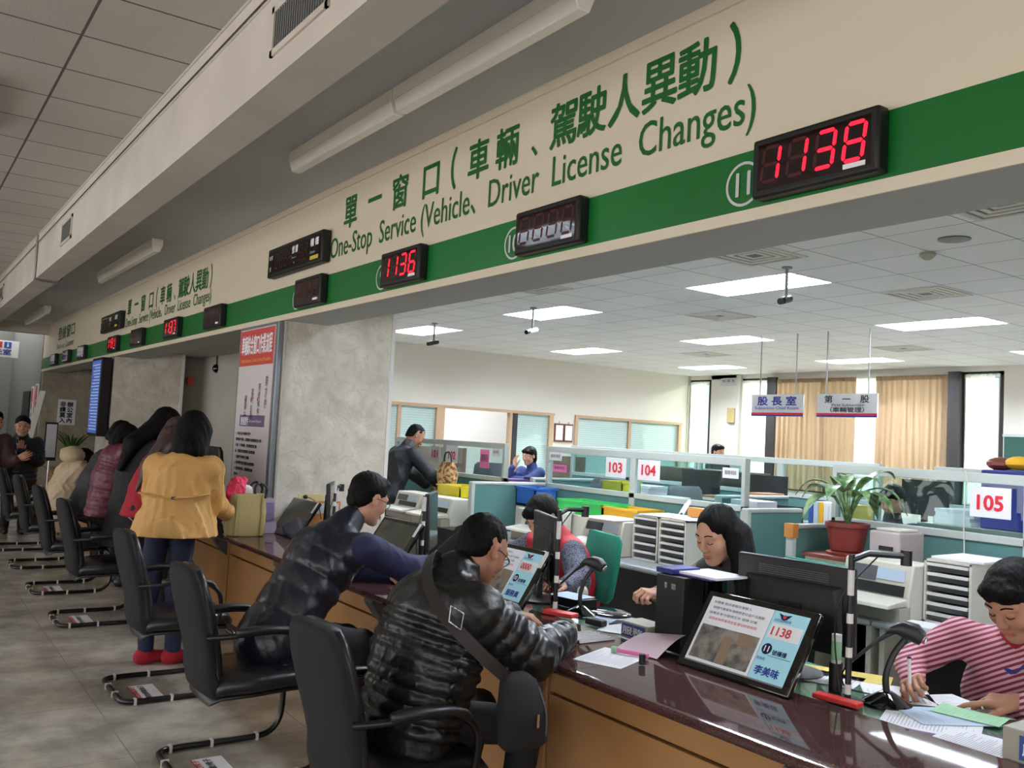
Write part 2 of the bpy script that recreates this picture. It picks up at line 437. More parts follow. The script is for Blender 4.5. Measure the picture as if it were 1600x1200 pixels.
# ------------------------------------------------------------------ setting
def struct(name, mb, **k):
    o = mb.build(name, None, **k); o['kind'] = 'structure'; return o
struct('floor', MB().b2(-6, 14, -6, 30, -0.1, 0, 'terrazzo'), smooth=0)
# hall ceiling with tiles, the boxed beam, the lower ceiling strip and the header wall
struct('ceiling', MB().b2(-6, 1.36, -6, 30, 3.72, 3.85, 'hall_tile'), smooth=0)
beam = struct('trim_1', MB().b2(1.33, 1.56, -6, 20.6, 3.19, 3.72, 'beam_paint').b2(1.324, 1.33, -6, 20.6, 3.60, 3.72, 'beam_paint').b2(1.318, 1.33, -6, 20.6, 3.70, 3.72, 'hall_wall'), smooth=0)
struct('ceiling_1', MB().b2(1.56, 2.70, -6, 21.4, 3.45, 3.6, 'lower_ceiling'), smooth=0)
struct('trim_2', MB().b2(-6, 2.7, 20.6, 20.9, 3.25, 3.72, 'beam_paint'), smooth=0)
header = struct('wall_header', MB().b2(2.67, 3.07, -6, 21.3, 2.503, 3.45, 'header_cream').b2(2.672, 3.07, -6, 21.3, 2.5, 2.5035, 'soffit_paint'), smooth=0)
struct('trim_3', MB().b2(2.655, 2.67, -6, 21.3, 3.40, 3.45, 'header_cream').b2(2.662, 2.67, -6, 21.3, 2.5, 2.547, 'header_cream'), smooth=0)
MB().b2(2.664, 2.67, -6, 21.28, 2.547, 2.777, 'header_green').build('green_band', header, smooth=0)
# header text: rows at their measured extents (reading direction is -Y)
RD, UP = (0, -1, 0), (0, 0, 1)
XT = 2.668
items = []
def put_row(y_left, y_right, z, h, en_l, en_r, enz, enh):
    L = y_left - y_right
    chars = '單一窗口（車輛、駕駛人異動）'
    # centre of each character as a share of the row, its width, height, lift
    pos = [(.000, .27, .27, 0), (.115, .27, .035, .12), (.225, .27, .27, 0), (.345, .25, .24, .0), (.425, .07, .30, -.01), (.505, .27, .27, 0), (.59, .27, .27, 0),
           (.665, .07, .07, 0), (.735, .27, .27, 0), (.80, .27, .27, 0), (.868, .27, .27, 0), (.935, .27, .27, 0), (1.0, .27, .27, 0), (1.06, .07, .30, -.01)]
    sc = L / 3.62
    for ch, (t, w, hh, dz) in zip(chars, pos):
        w2 = w * sc * 0.82
        items.append((ch, (XT, y_left - t * L - 0 + w2 / 2 - 0.12, z + dz), RD, UP, dict(m='sign_green', w=w2, h=hh * h / .27, bold=0.022)))
    items.append(('One-Stop  Service (Vehicle、Driver  License  Changes)', (XT, en_l, enz), RD, UP, dict(m='sign_green', w=en_l - en_r, h=enh, bold=0.004)))
put_row(6.12, 2.72, 3.09, 0.225, 6.32, 2.28, 2.845, 0.205)
put_row(13.30, 9.72, 3.02, 0.225, 13.36, 9.34, 2.83, 0.17)
items.append(('登檢窗口', (XT, 19.4, 3.05), RD, UP, dict(m='sign_green', w=1.85, h=0.24, bold=0.02)))
items.append(('Back-up Counter', (XT, 19.45, 2.84), RD, UP, dict(m='sign_green', w=1.9, h=0.15)))
do_items(items, header)
# pillars
mar = struct('wall_pillar', MB().b2(2.69, 3.70, 7.218, 8.25, 0, 3.07, 'marble'), smooth=0)
MB().b2(3.68, 3.715, 7.205, 7.218, 0.0, 3.07, 'white').b2(2.69, 2.705, 7.21, 7.218, 0, 2.5, 'hall_wall').build('corner_strip', mar, smooth=0)
g = MB()
for z in (2.205, 1.13, 0.98): g.b2(2.705, 3.68, 7.2165, 7.218, z, z + 0.004, 'paper_grey')
g.b2(3.02, 3.024, 7.2165, 7.218, 0.76, 1.13, 'paper_grey').build('marble_joint', mar, smooth=0)
mar2 = struct('wall_pillar_2', MB().b2(2.69, 3.66, 14.0, 15.0, 0, 3.07, 'marble'), smooth=0)
MB().b2(3.64, 3.68, 13.98, 14.0, 0, 3.07, 'white').build('corner_strip', mar2, smooth=0)
struct('wall_end', MB().b2(2.69, 6.0, 21.2, 21.4, 0, 3.07, 'marble_dim').b2(6.0, 6.1, 13.05, 21.4, 0, 3.07, 'hall_wall').b2(3.07, 6.0, 15.5, 15.6, 0, 1.0, 'hall_wall'), smooth=0)  # long side wall is unseen, added to keep sun off the hall end
# recess behind the second opening
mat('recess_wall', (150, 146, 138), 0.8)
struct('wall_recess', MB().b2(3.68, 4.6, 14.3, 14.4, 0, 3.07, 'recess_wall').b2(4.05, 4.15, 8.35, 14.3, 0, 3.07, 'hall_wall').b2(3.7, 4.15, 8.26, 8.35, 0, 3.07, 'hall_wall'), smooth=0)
struct('ceiling_2', MB().b2(3.07, 4.15, 8.25, 13.05, 2.62, 2.70, 'soffit_paint').b2(3.07, 6.1, 13.05, 21.4, 2.62, 2.70, 'soffit_paint'), smooth=0)  # ceiling past the recess is unseen, extended to shut the sun out
# far hall end
mat('far_wall', (112, 114, 112), 0.8)  # hall wall colour darkened so that the far end looks dim
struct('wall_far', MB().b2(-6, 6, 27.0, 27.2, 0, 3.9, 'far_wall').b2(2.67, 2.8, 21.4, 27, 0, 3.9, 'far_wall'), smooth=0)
wl = MB().b2(-6.1, -6, -6, 27, 0, 0.4, 'hall_wall').b2(-6.1, -6, -6, 27, 3.0, 3.9, 'hall_wall')
wl.b2(-6.1, -6, 17, 27, 0.4, 3.0, 'hall_wall')
for k in range(8): wl.b2(-6.1, -6, -6 + k * 3, -5.8 + k * 3, 0.4, 3.0, 'hall_wall')
struct('wall_left', wl, smooth=0)
# office shell
XW, YW, ZC = 13.43, 12.93, 3.07
FXC = [(x, y) for x in (6.175, 9.125, 12.075) for y in (2.25, 5.20, 8.15, 11.10) if not (x < 7 and y < 4)] + [(3.815, -.70), (3.815, 2.25), (3.815, 5.20)]
cm = MB(); nx0, ny0 = 5.88 - 5 * .59, 4.02 - 17 * .59
for i in range(18):
    for j in range(33):
        a, b = nx0 + i * .59, ny0 + j * .59
        if any(abs(a + .295 - x) < .2 and abs(b + .295 - y) < .5 for x, y in FXC): continue
        cm.raw([(max(a, 3.07), b, ZC), (max(a, 3.07), b + .59, ZC), (a + .59, b + .59, ZC), (a + .59, b, ZC)], [(0, 1, 2, 3)], 'office_tile')
cm.b2(3.07, 13.6, -6, 13.1, ZC + .14, ZC + 0.2, 'office_tile')
struct('ceiling_3', cm, smooth=0)
# left office wall with its internal windows
w = MB(); hw = 'office_wall'; y0, y1 = YW, YW + 0.12
w.b2(4.15, 6.59, y0, y1, 0, ZC, hw).b2(6.59, 13.5, y0, y1, 2.08, ZC, hw).b2(6.59, 13.5, y0, y1, 0, 1.05, hw).b2(9.93, 10.49, y0, y1, 1.05, 2.08, hw).b2(13.2, 13.5, y0, y1, 1.05, 2.08, hw)
struct('wall_office_left', w, smooth=0)
struct('wall_room_beyond', MB().b2(6.0, 13.5, 15.5, 15.6, 0, ZC, 'office_wall').b2(6.0, 6.1, 13.05, 15.5, 0, ZC, 'office_wall').b2(13.4, 13.5, 13.05, 15.5, 0, ZC, 'office_wall').b2(6, 13.5, 13.05, 15.5, ZC, ZC + .1, 'office_wall'), smooth=0)
glass_mat('blind_glass')
mat('frosted', (176, 208, 204), 0.5, noise=(30, 0.2, (190, 218, 212)))
win = struct('window_1', MB().b2(6.55, 9.97, 12.90, 12.93, 2.06, 2.11, 'wood_frame').b2(6.78, 6.84, 12.90, 12.99, 1.05, 2.06, 'wood_frame').b2(7.50, 7.66, 12.90, 12.99, 1.05, 2.06, 'wood_frame')
             .b2(8.98, 9.04, 12.90, 12.99, 1.05, 2.06, 'wood_frame').b2(9.05, 9.15, 12.90, 12.99, 1.05, 2.06, 'dark_metal').b2(9.86, 9.95, 12.90, 12.99, 1.05, 2.06, 'wood_frame'), smooth=0)
def pane(x0, x1, par):
    q = MB().b2(x0, x1, 12.955, 12.962, 1.05, 2.06, 'frosted')
    for k in range(24):
        z = 1.09 + k * 0.04
        q.b2(x0, x1, 12.948, 12.955, z, z + 0.008, 'white')
    return q.build('pane', par, smooth=0)
pane(6.59, 6.78, win); pane(6.84, 7.50, win); pane(9.15, 9.86, win)
win2 = struct('window_2', MB().b2(10.46, 13.25, 12.90, 12.93, 2.06, 2.11, 'wood_frame').b2(10.46, 10.53, 12.90, 12.99, 1.05, 2.06, 'wood_frame').b2(11.8, 11.86, 12.91, 12.99, 1.05, 2.06, 'wood_frame').b2(13.15, 13.22, 12.9, 12.99, 1.05, 2.06, 'wood_frame'), smooth=0)
pane(10.53, 11.8, win2); pane(11.86, 13.15, win2)
# window wall
ow = MB(); x0, x1 = XW, XW + 0.25
for a, b in ((12.93, 13.2), (11.56, 12.34), (-6, 6.64)): ow.b2(x0, x1, a, b, 0, ZC, 'office_wall')
ow.b2(x0, x1, 6.64, 12.93, 2.99, ZC, 'office_wall').b2(x0, x1, 6.64, 12.93, 0, 0.95, 'office_wall')
struct('wall_windows', ow, smooth=0)
MB().b2(13.38, 13.43, 12.90, 12.98, 0, 3.07, 'offwhite').b2(13.36, 13.43, 11.56, 11.64, 0, 3.07, 'offwhite').build('trim_4', None, smooth=0)['kind'] = 'structure'
mat('dark_bronze', (38, 32, 32), 0.5)
def outer_window(n, ya, yb, div=()):
    q = MB(); f = 0.06
    q.b2(13.44, 13.52, ya, ya + f, .95, 2.99, 'dark_bronze').b2(13.44, 13.52, yb - f, yb, .95, 2.99, 'dark_bronze').b2(13.44, 13.52, ya, yb, 2.93, 2.99, 'dark_bronze').b2(13.44, 13.52, ya, yb, .95, 1.01, 'dark_bronze')
    for d in div: q.b2(13.44, 13.52, d - .03, d + .03, .95, 2.99, 'dark_bronze')
    o = struct('window_%d' % n, q, smooth=0)
    MB().b2(13.475, 13.482, ya + f, yb - f, 1.01, 2.93, 'glass').build('pane', o, smooth=0)
    return o
outer_window(3, 12.34, 12.90); outer_window(4, 10.73, 11.55); outer_window(5, 7.42, 10.68, (8.5, 9.6)); outer_window(6, 6.66, 7.24)
MB().b2(13.30, 13.5, 7.24, 7.42, .95, 2.99, 'dark_bronze').b2(13.30, 13.5, 10.66, 10.86, .95, 2.99, 'dark_bronze').build('window_7', None, smooth=0)['kind'] = 'structure'
struct('trim_5', MB().b2(13.36, 13.43, 7.42, 10.68, 2.93, 2.99, 'offwhite'), smooth=0)
# notices on the far walls, door
d1 = struct('door_1', MB().b2(2.62, 2.67, 22.6, 23.7, 0, 2.1, 'dark_metal'), smooth=0)
struct('wall_back', MB().b2(-6, 13.6, -6.1, -6, 0, 1.0, 'hall_wall').b2(-6, 13.6, -6.1, -6, 2.6, 3.9, 'hall_wall').b2(2.7, 13.6, -6.1, -6, 1.0, 2.6, 'office_wall'), smooth=0)
# ------------------------------------------------------------------ ceiling fixtures
mat('tube_lit', (255, 255, 255), 0.5, emit=((236, 244, 255), TUBE))
mat('tube_hall', (255, 255, 255), 0.5, emit=((236, 244, 255), HALLTUBE))
mat('tube_near', (255, 255, 255), 0.5, emit=((236, 244, 255), TUBE * .6))
mat('louver', (235, 238, 240), 0.25, metal=0.3)
def troffer(z, tube='tube_lit', label='', group=''):
    t = thing('ceiling_light', label, 'ceiling light', (0, 0, 0), 0, group)
    q = MB(); a, b = 0.29, 0.585
    q.b2(-a, a, -b, b, 0.07, 0.08, 'louver')
    for s in (-1, 1): q.b2(s * a, s * (a - .012), -b, b, -.006, 0.075, 'louver'); q.b2(-a, a, s * b, s * (b - .012), -.006, 0.075, 'louver')
    q.build('housing', t, smooth=0)
    for x in (-.18, 0, .18): MB().cyl((x, -.56, .045), (x, .56, .045), .014, m=tube, n=10).build('tube', t)
    l = MB()
    for x in (-.095, .095): l.b2(x - .004, x + .004, -.57, .57, -.002, .03, 'louver')
    for k in range(11): y = -.5 + k * .1; l.b2(-.28, .28, y - .003, y + .003, -.002, .022, 'louver')
    l.build('louver_grid', t, smooth=0)
    t.location = (0, 0, z); return t
rows = ['window-wall side', 'middle of the room', 'counter side']
tr = None
FX = [(6.175, 'counter-side row'), (9.125, 'middle row'), (12.075, 'window-side row')]
FY = [(2.25, 'beyond the right edge near the fire notice board'), (5.20, 'nearest the camera'), (8.15, 'second from the camera'), (11.10, 'farthest, by the left office wall')]
for x, rl in FX:
    for y, cl in FY:
        if (x < 7 and y < 4): continue
        if tr is None:
            tr = troffer(ZC - 0.012); tr['group'] = 'lit louvred lights in the office ceiling'; c = tr; c.location = (x, y, ZC - .012)
        else: c = dup(tr, (x, y, ZC - .012), '')
        c['label'] = ('lit louvred ceiling light in the %s, %s' % (rl, cl)) if y > 4 else 'lit louvred ceiling light at the right edge, %s' % rl
for y, lb in ((-.70, 'behind the camera side'), (2.25, 'over the 1138 window'), (5.20, 'over the window with the stretched arm')):
    c = dup(tr, (3.815, y, ZC), 'lit louvred ceiling light close behind the header wall, ' + lb)
    for k in children(c):
        if k.name.startswith('tube'): k.data = k.data.copy(); k.data.materials[0] = MATS['tube_near']
for o in [c for c in bpy.data.objects if c.name.startswith('ceiling_light') and c.parent is None]: o.location.z = ZC + 0.004
# hall troffers behind the camera (they light the hall and show in glossy things)
for i, (x, y) in enumerate([(-1.97, -3.0), (-1.97, 0.6), (-4.3, 6.0), (.1, 7.0), (-.45, 12.7)]):
    c = dup(tr, (x, y, 3.72 - .075), 'lit louvred ceiling light of the hall, left of or behind the camera view'); c['group'] = 'hall ceiling lights out of view'
    for k in children(c):
        if k.name.startswith('tube'):
            k.data = k.data.copy(); k.data.materials[0] = MATS['tube_hall']
for x in (7.4, 9.6): dup(tr, (x, 14.3, ZC - .075), 'added unseen ceiling light brightening the room beyond the %s internal window' % ('left' if x < 8 else 'right'))  # troffers out of sight, added to brighten the room beyond
# unlit strip fixtures under the lower ceiling
def strip(y0, y1, label, x=2.14):
    t = thing('strip_light', label, 'strip light', (x, (y0 + y1) / 2, 3.45), 0, 'unlit strip lights above the counter')
    MB().b2(x - .055, x + .055, y0, y1, 3.385, 3.45, 'strip_white').b2(x - .055, x + .055, (y0 + y1) / 2 - .005, (y0 + y1) / 2 + .002, 3.383, 3.45, 'grey_metal').build('housing', t, smooth=0, bevel=0.004)
    MB().prism([(x - .056, y0 + .01, 3.385), (x - .03, y0 + .01, 3.32), (x + .03, y0 + .01, 3.32), (x + .056, y0 + .01, 3.385)], (0, y1 - y0 - .02, 0), 'diffuser').build('diffuser', t, bevel=0.006)
mat('diffuser', (250, 247, 238), 0.22)
strip(2.70, 4.25, 'unlit strip light nearest the camera, above the License lettering')
strip(4.27, 5.75, 'unlit strip light joined end to end behind the nearest one')
strip(9.5, 12.4, 'unlit strip light in the middle of the row, left of the blank wide display')
strip(17.0, 19.7, 'smallest and farthest unlit strip light above the counter')
# ------------------------------------------------------------------ counter
top = thing('granite_worktop', 'long polished red-brown granite counter top running the length of the service windows', 'counter top', (2.47, 8, 0.72))
g = MB()
def slab(ya, yb):
    pr = [(2.76, .722), (2.20, .722), (2.186, .728), (2.180, .738), (2.182, .750), (2.192, .758), (2.21, .760), (2.76, .760)]
    return MB().prism([(x, ya, z) for x, z in pr], (0, yb - ya, 0), 'granite')
for a, b in ((-1.5, 2.66), (2.663, 4.9), (4.903, 7.15), (7.153, 10.2), (10.203, 13.2), (13.203, 16.5)): slab(a, b).build('granite_slab', top, smooth=0.5)
cb = thing('service_counter', 'orange-brown wood panelled counter front under the granite top', 'counter', (2.4, 8, 0))
MB().b2(2.34, 2.72, -1.5, 16.4, 0, 0.718, 'wood_dark').build('carcass', cb, smooth=0)
ys = [-1.2 + k * 1.38 for k in range(13)]
for i, y in enumerate(ys):
    MB().b2(2.30, 2.34, y, y + .16, 0.04, 0.718, 'wood_panel').build('post', cb, smooth=0, bevel=.003)
    MB().b2(2.31, 2.34, y + .165, y + 1.375, 0.60, 0.718, 'wood_panel').build('rail', cb, smooth=0, bevel=.003)
    MB().b2(2.31, 2.34, y + .165, y + 1.375, 0.08, 0.588, 'wood_panel').build('panel', cb, smooth=0, bevel=.003)
    MB().b2(2.32, 2.34, y + .165, y + 1.375, 0.0, 0.075, 'wood_dark').build('kick', cb, smooth=0)
    for yy in (y + .03, ):
        MB().prism([(2.30, yy, .718), (2.20, yy, .718), (2.20, yy, .70), (2.26, yy, .62), (2.30, yy, .58)], (0, .10, 0), 'machine_grey').build('bracket', cb, smooth=0)
# staff side desk with its glass sheet over green paper
mat('desk_green', (150, 176, 160), 0.35, noise=(2.2, 0.1, (196, 196, 158), 2))
sd = thing('staff_desk', 'pale desk surface behind the granite with papers under clear glass', 'desk', (2.95, 5, 0))
MB().b2(2.762, 3.20, -1.5, 7.1, 0.715, 0.740, 'desk_green').build('desk_surface', sd, smooth=0)
MB().b2(2.765, 3.19, -1.5, 7.1, 0.741, 0.745, 'glass').build('glass_sheet', sd, smooth=0)
MB().b2(2.73, 2.76, -1.5, 7.1, 0, 0.72, 'wood_dark').build('modesty_panel', sd, smooth=0)

# ------------------------------------------------------------------ chairs
mat('chair_fabric', (34, 35, 37), 0.85, spec=0.3, bump=(400, 0.15))
mat('chair_leather', (26, 27, 31), 0.32, bump=(14, 0.25))
mat('frame_black', (14, 14, 15), 0.28)
mat('clip', (196, 196, 190), 0.4)
def make_chair():
    t = thing('office_chair', 'x', 'chair')
    # local: x forward to the counter, y along it, rear loop of the base at x=0
    prof = [(-.015, .955, .11, .016), (-.012, .945, .16, .028), (.0, .90, .205, .036), (.022, .82, .225, .040), (.05, .72, .225, .042), (.078, .62, .21, .042), (.095, .54, .195, .042), (.10, .47, .20, .044), (.125, .40, .21, .05), (.16, .365, .19, .04)]
    MB().loft([((x, 0, z), (0, w, 0), (d, 0, d * .25)) for x, z, w, d in prof], 'chair_fabric', 28, 2.6).build('backrest', t, smooth=1.2)
    MB().loft([((x + .034, 0, z), (0, w * .90, 0), (d * .9, 0, d * .25)) for x, z, w, d in prof[1:-1]], 'chair_leather', 28, 2.6).build('back_cushion', t, smooth=1.2)
    sp = [(.11, .40, .20, .03), (.15, .425, .235, .055), (.30, .43, .25, .06), (.48, .44, .25, .058), (.58, .435, .235, .05), (.62, .415, .20, .03)]
    MB().loft([((x, 0, z), (0, w, 0), (0, 0, d)) for x, z, w, d in sp], 'chair_leather', 28, 3.0).build('seat', t, smooth=1.2)
    MB().loft([((x, 0, z - .055), (0, w * .86, 0), (0, 0, .02)) for x, z, w, d in sp], 'black_plastic', 28, 3.0).build('seat_pan', t, smooth=1.2)
    hw = .28
    pts = []
    def side(s):
        return [(.58, s * .235, .375), (.62, s * hw, .33), (.63, s * hw, .22), (.62, s * hw, .10), (.57, s * hw, .035), (.48, s * hw, .018), (.25, s * hw, .018), (.08, s * hw, .018), (.015, s * (hw - .03), .018), (0, s * (hw - .10), .018)]
    a = smooth_path(side(1), 5); b = smooth_path(side(-1), 5)
    MB().tube(a + b[::-1], .0155, 'frame_black', 12).build('cantilever_base', t, smooth=1.2)
    for s in (1, -1):
        arm = [(.06, s * .215, .655), (.16, s * .262, .665), (.30, s * .275, .675), (.42, s * .275, .665), (.50, s * .272, .61), (.525, s * .262, .53), (.52, s * .24, .43), (.49, s * .19, .395)]
        MB().tube(arm, .013, 'frame_black', 10, smooth=5).build('armrest', t, smooth=1.2)
        MB().loft([((x, s * y, z), (0, w, 0), (0, 0, .017)) for x, y, z, w in ((.17, .266, .678, .012), (.20, .270, .684, .024), (.30, .276, .690, .028), (.40, .276, .682, .026), (.46, .274, .66, .020), (.485, .272, .638, .01))], 'black_plastic', 16, 2.4).build('arm_pad', t, smooth=1.2)
    for s in (1, -1):
        for x in (.07, .27, .50): MB().b2(x - .007, x + .007, s * hw - .018, s * hw + .018, 0.001, .036, 'clip').build('floor_clip', t, smooth=0)
        MB().b2(-.018, .018, s * .093 - .007, s * .093 + .007, 0.001, .036, 'clip').build('floor_clip', t, smooth=0)
    return t
CH = [(2.93, 1.27, 'nearest office chair, seating the man in the black puffer jacket'),
      (4.30, 1.20, 'second office chair, seating the man in the navy vest'),
      (5.70, 1.22, 'empty office chair right behind the yellow jacket'),
      (7.84, 1.21, 'office chair behind the person in the long black coat'),
      (9.27, 1.21, 'office chair behind the dark red jacket, third chair from the far end'),
      (10.80, 1.21, 'office chair behind the beige hooded coat'),
      (12.20, 1.18, 'farthest office chair, cut by the left edge')]
proto = None
for y, x, lb in CH:
    if proto is None: proto = make_chair(); o = proto; o['label'] = 'black cantilever ' + lb; o['group'] = 'office chairs along the counter'; o.location = (x, y, 0)
    else: o = dup(proto, (x, y, 0), 'black cantilever ' + lb)
proto.rotation_euler = (0, 0, 0)
# notices taped to the floor inside the chair bases
for i, (x, y, lb) in enumerate([(1.405, 2.95, 'under the nearest chair base'), (1.405, 4.27, 'inside the second chair base'), (1.405, 5.64, 'in the chair base behind the yellow jacket'), (1.41, 7.84, 'in the chair base behind the long black coat'), (1.41, 9.27, 'inside the fifth chair base')]):
    t = thing('floor_notice', 'white taped notice on the floor ' + lb, 'notice', (x, y, 0), 0, 'notices taped to the floor')
    MB().b2(x - .07, x + .07, y - .16, y + .16, .0005, .002, 'paper').build('sheet', t, smooth=0)
    it = []
    for k in range(2): it.append(('請勿移動椅子', (x - .05 + k * .055, y - .14, .003), (0, 1, 0), (-1, 0, 0), dict(m=('ink_red', 'ink')[k], w=.28, h=.035, bold=.02)))
    do_items(it, t)

# ------------------------------------------------------------------ number displays
SEG = {'0': 'abcdef', '1': 'bc', '3': 'abgcd', '6': 'afgcde', '7': 'abc', '8': 'abcdefg', '5': 'afgcd'}
def digits(mb, s, y0, zc, w, h, x, lit, th=None):
    """seven-segment characters on a plane facing -X; reading direction -Y; slanted"""
    th = th or h * .11; n = len(s); step = w / n; dw = step * .62; off = MB()
    for i, ch in enumerate(s):
        cy = y0 - (i + .5) * step
        def P(u, v): return (x, cy - (u * dw / 2 + v * h * .06), zc + v * h / 2)
        segs = {'a': ((-1, 1), (1, 1)), 'g': ((-1, 0), (1, 0)), 'd': ((-1, -1), (1, -1)), 'f': ((-1, 1), (-1, 0)), 'b': ((1, 1), (1, 0)), 'e': ((-1, 0), (-1, -1)), 'c': ((1, 0), (1, -1))}
        for k, (a, b) in segs.items():
            on = k in SEG.get(ch, '')
            pa, pb = Vector(P(*a)), Vector(P(*b)); d = (pb - pa); L = d.length; d.normalize(); pa += d * L * .06; pb -= d * L * .06
            nrm = Vector((-1, 0, 0)); sd_ = d.cross(nrm) * th / 2
            xo = Vector((-.0006 if on else 0, 0, 0))
            pts = [pa + xo, pa + d * th * .5 + sd_ + xo, pb - d * th * .5 + sd_ + xo, pb + xo, pb - d * th * .5 - sd_ + xo, pa + d * th * .5 - sd_ + xo]
            mb.raw(pts, [tuple(range(6))], lit if on else 'led_dim')
def display(y, num, label, w=.525, h=.225, lit='led_red', zc=2.672, circle=None, tilt=0.0, glare=False):
    x0 = 2.666; d = .065
    t = thing('number_display', label, 'number display', (x0, y, zc - h / 2), 0, 'ticket number displays on the green band')
    MB().b2(x0 - d, x0, y - w / 2, y + w / 2, zc - h / 2, zc + h / 2, 'black_frame').build('case', t, smooth=0.6, bevel=.012)
    m = MB().b2(x0 - d - .001, x0 - d + .01, y - w / 2 + .028, y + w / 2 - .028, zc - h / 2 + .026, zc + h / 2 - .026, 'display_glass')
    m.build('screen', t, smooth=0)
    s = MB(); digits(s, num, y + w / 2 - .03, zc + .005, w - .06, h * .56, x0 - d - .0015, lit); s.build('digits', t, smooth=0)
    MB().b2(x0 - d - .003, x0 - d - .001, y - w / 2 + .045, y - w / 2 + .13, zc - h / 2 + .028, zc - h / 2 + .045, 'paper').build('sticker', t, smooth=0)
    if circle:
        cy = y + w / 2 + .092; q = MB(); r0, r1 = .088, .077; n = 32; vs = []
        for k in range(n):
            a = 2 * PI * k / n; vs += [(2.662, cy + math.cos(a) * r0, zc - .02 + math.sin(a) * r0), (2.662, cy + math.cos(a) * r1, zc - .02 + math.sin(a) * r1)]
        q.raw(vs, [(2 * k, 2 * k + 1, (2 * k + 3) % (2 * n), (2 * k + 2) % (2 * n)) for k in range(n)], 'paper_grey').build('number_ring', t, smooth=0)
        do_items([(circle, (2.661, cy, zc - .065), RD, UP, dict(m='paper_grey', h=.09, bold=.03, anchor='c', sx=.85))], t)
    return t
display(1.968, '1138', 'large lit number display reading 1138, nearest the camera', circle='11')
display(3.52, '    ', 'blank number display beside the circled 10', circle='10')
display(5.06, '1136', 'lit number display reading 1136', circle='9')
display(6.58, '    ', 'blank number display left of the 1136 display', circle='1')
display(9.05, '    ', 'blank number display just left of the tall sign board', w=.57)
display(10.65, '1137', 'lit number display reading 1137', w=.6)
display(12.37, '    ', 'blank number display between the 1137 and the farthest lit display', w=.6)
display(13.89, '1131', 'farthest lit red number display, small and blurred', w=.6)
display(16.40, '    ', 'blank number display, third from the far end of the green band', w=.62)
display(17.95, '    ', 'blank number display, second from the far end of the green band', w=.62)
display(19.45, '    ', 'blank number display at the far end of the green band', w=.62)
def wide(y, label, w=1.17, h=.245, zc=2.995):
    x0 = 2.666; d = .07
    t = thing('service_display', label, 'service display', (x0, y, zc - h / 2), 0, 'wide unlit displays on the header wall')
    MB().b2(x0 - d, x0, y - w / 2, y + w / 2, zc - h / 2, zc + h / 2, 'black_frame').build('case', t, smooth=.6, bevel=.01)
    MB().b2(x0 - d - .001, x0 - d + .01, y - w / 2 + .03, y + w / 2 - .03, zc - h / 2 + .028, zc + h / 2 - .028, 'glossy_black').build('screen', t, smooth=0)
    s = MB(); digits(s, '    ', y + w / 2 - .16, zc, .42, .12, x0 - d - .0015, 'led_red'); s.build('ticket_digits', t, smooth=0); s = MB(); digits(s, '  ', y - .11, zc, .2, .12, x0 - d - .0015, 'led_red'); s.build('counter_digits', t, smooth=0)
    xx = x0 - d - .003
    do_items([('來賓', (xx, y + w / 2 - .045, zc + .02), RD, UP, dict(m='paper_grey', h=.04)), ('號', (xx, y + w / 2 - .06, zc - .075), RD, UP, dict(m='paper_grey', h=.04)),
              ('號 請', (xx, y + .02, zc + .015), RD, UP, dict(m='paper', h=.06, w=.12, bold=.03)), ('Please go to', (xx, y + .02, zc - .03), RD, UP, dict(m='paper_grey', h=.016)), ('to', (xx, y - .02, zc - .07), RD, UP, dict(m='paper_grey', h=.016)),
              ('櫃 檯', (xx, y - .36, zc + .015), RD, UP, dict(m='paper', h=.06, w=.16, bold=.03)), ('Counter', (xx, y - .36, zc - .04), RD, UP, dict(m='paper_grey', h=.02))], t)
    MB().b2(xx, xx + .002, y - .52, y - .36, zc - .09, zc - .06, 'yellow_label').build('sticker', t, smooth=0)
mat('yellow_label', (214, 190, 70), 0.6)
wide(6.90, 'long unlit service display left of the nearest One-Stop Service lettering')
wide(14.08, 'long unlit service display left of the farther, smaller One-Stop Service lettering', w=1.35)

# ------------------------------------------------------------------ vents on the beam, pipe
mat('vent_dark', (70, 62, 54), 0.8)
def vent(y0, y1, label, z0=3.30, z1=3.535):
    t = thing('air_vent', label, 'air vent', (1.33, (y0 + y1) / 2, z0), 0, 'air vents in the beam')
    f = .03; q = MB()
    q.b2(1.318, 1.33, y0, y1, z0, z0 + f, 'beam_paint').b2(1.318, 1.33, y0, y1, z1 - f, z1, 'beam_paint').b2(1.318, 1.33, y0, y0 + f, z0, z1, 'beam_paint').b2(1.318, 1.33, y1 - f, y1, z0, z1, 'beam_paint').build('frame', t, smooth=0)
    MB().b2(1.327, 1.331, y0 + f, y1 - f, z0 + f, z1 - f, 'vent_dark').build('backing', t, smooth=0)
    q = MB(); n = 22
    for k in range(n):
        y = y0 + f + (y1 - y0 - 2 * f) * (k + .5) / n
        q.b2(1.320, 1.327, y - .004, y + .004, z0 + f, z1 - f, 'grey_metal')
    q.build('louver', t, smooth=0)
vent(3.32, 3.98, 'large air vent in the plaster beam at the top of the picture')
vent(9.37, 9.97, 'small square air vent in the plaster beam, middle one')
vent(15.4, 16.0, 'farthest air vent in the plaster beam at the left edge')
t = MB().tube([(1.315, 11.76, 3.72), (1.315, 11.76, 3.45), (1.315, 11.76, 3.18), (1.40, 11.76, 3.17), (1.60, 11.8, 3.17), (1.65, 11.8, 3.42)], .014, 'grey_metal', 8).build('conduit_pipe')
tag(t, 'thin grey pipe running down the plaster beam and under it', 'pipe')
tag(MB().tube([(1.316, -3, 3.615), (1.316, 3, 3.612), (1.316, 6, 3.616), (1.316, 12, 3.61), (1.316, 20, 3.612)], .004, 'vent_dark', 6).build('cable'), 'thin dark cable running along the plaster beam', 'cable')

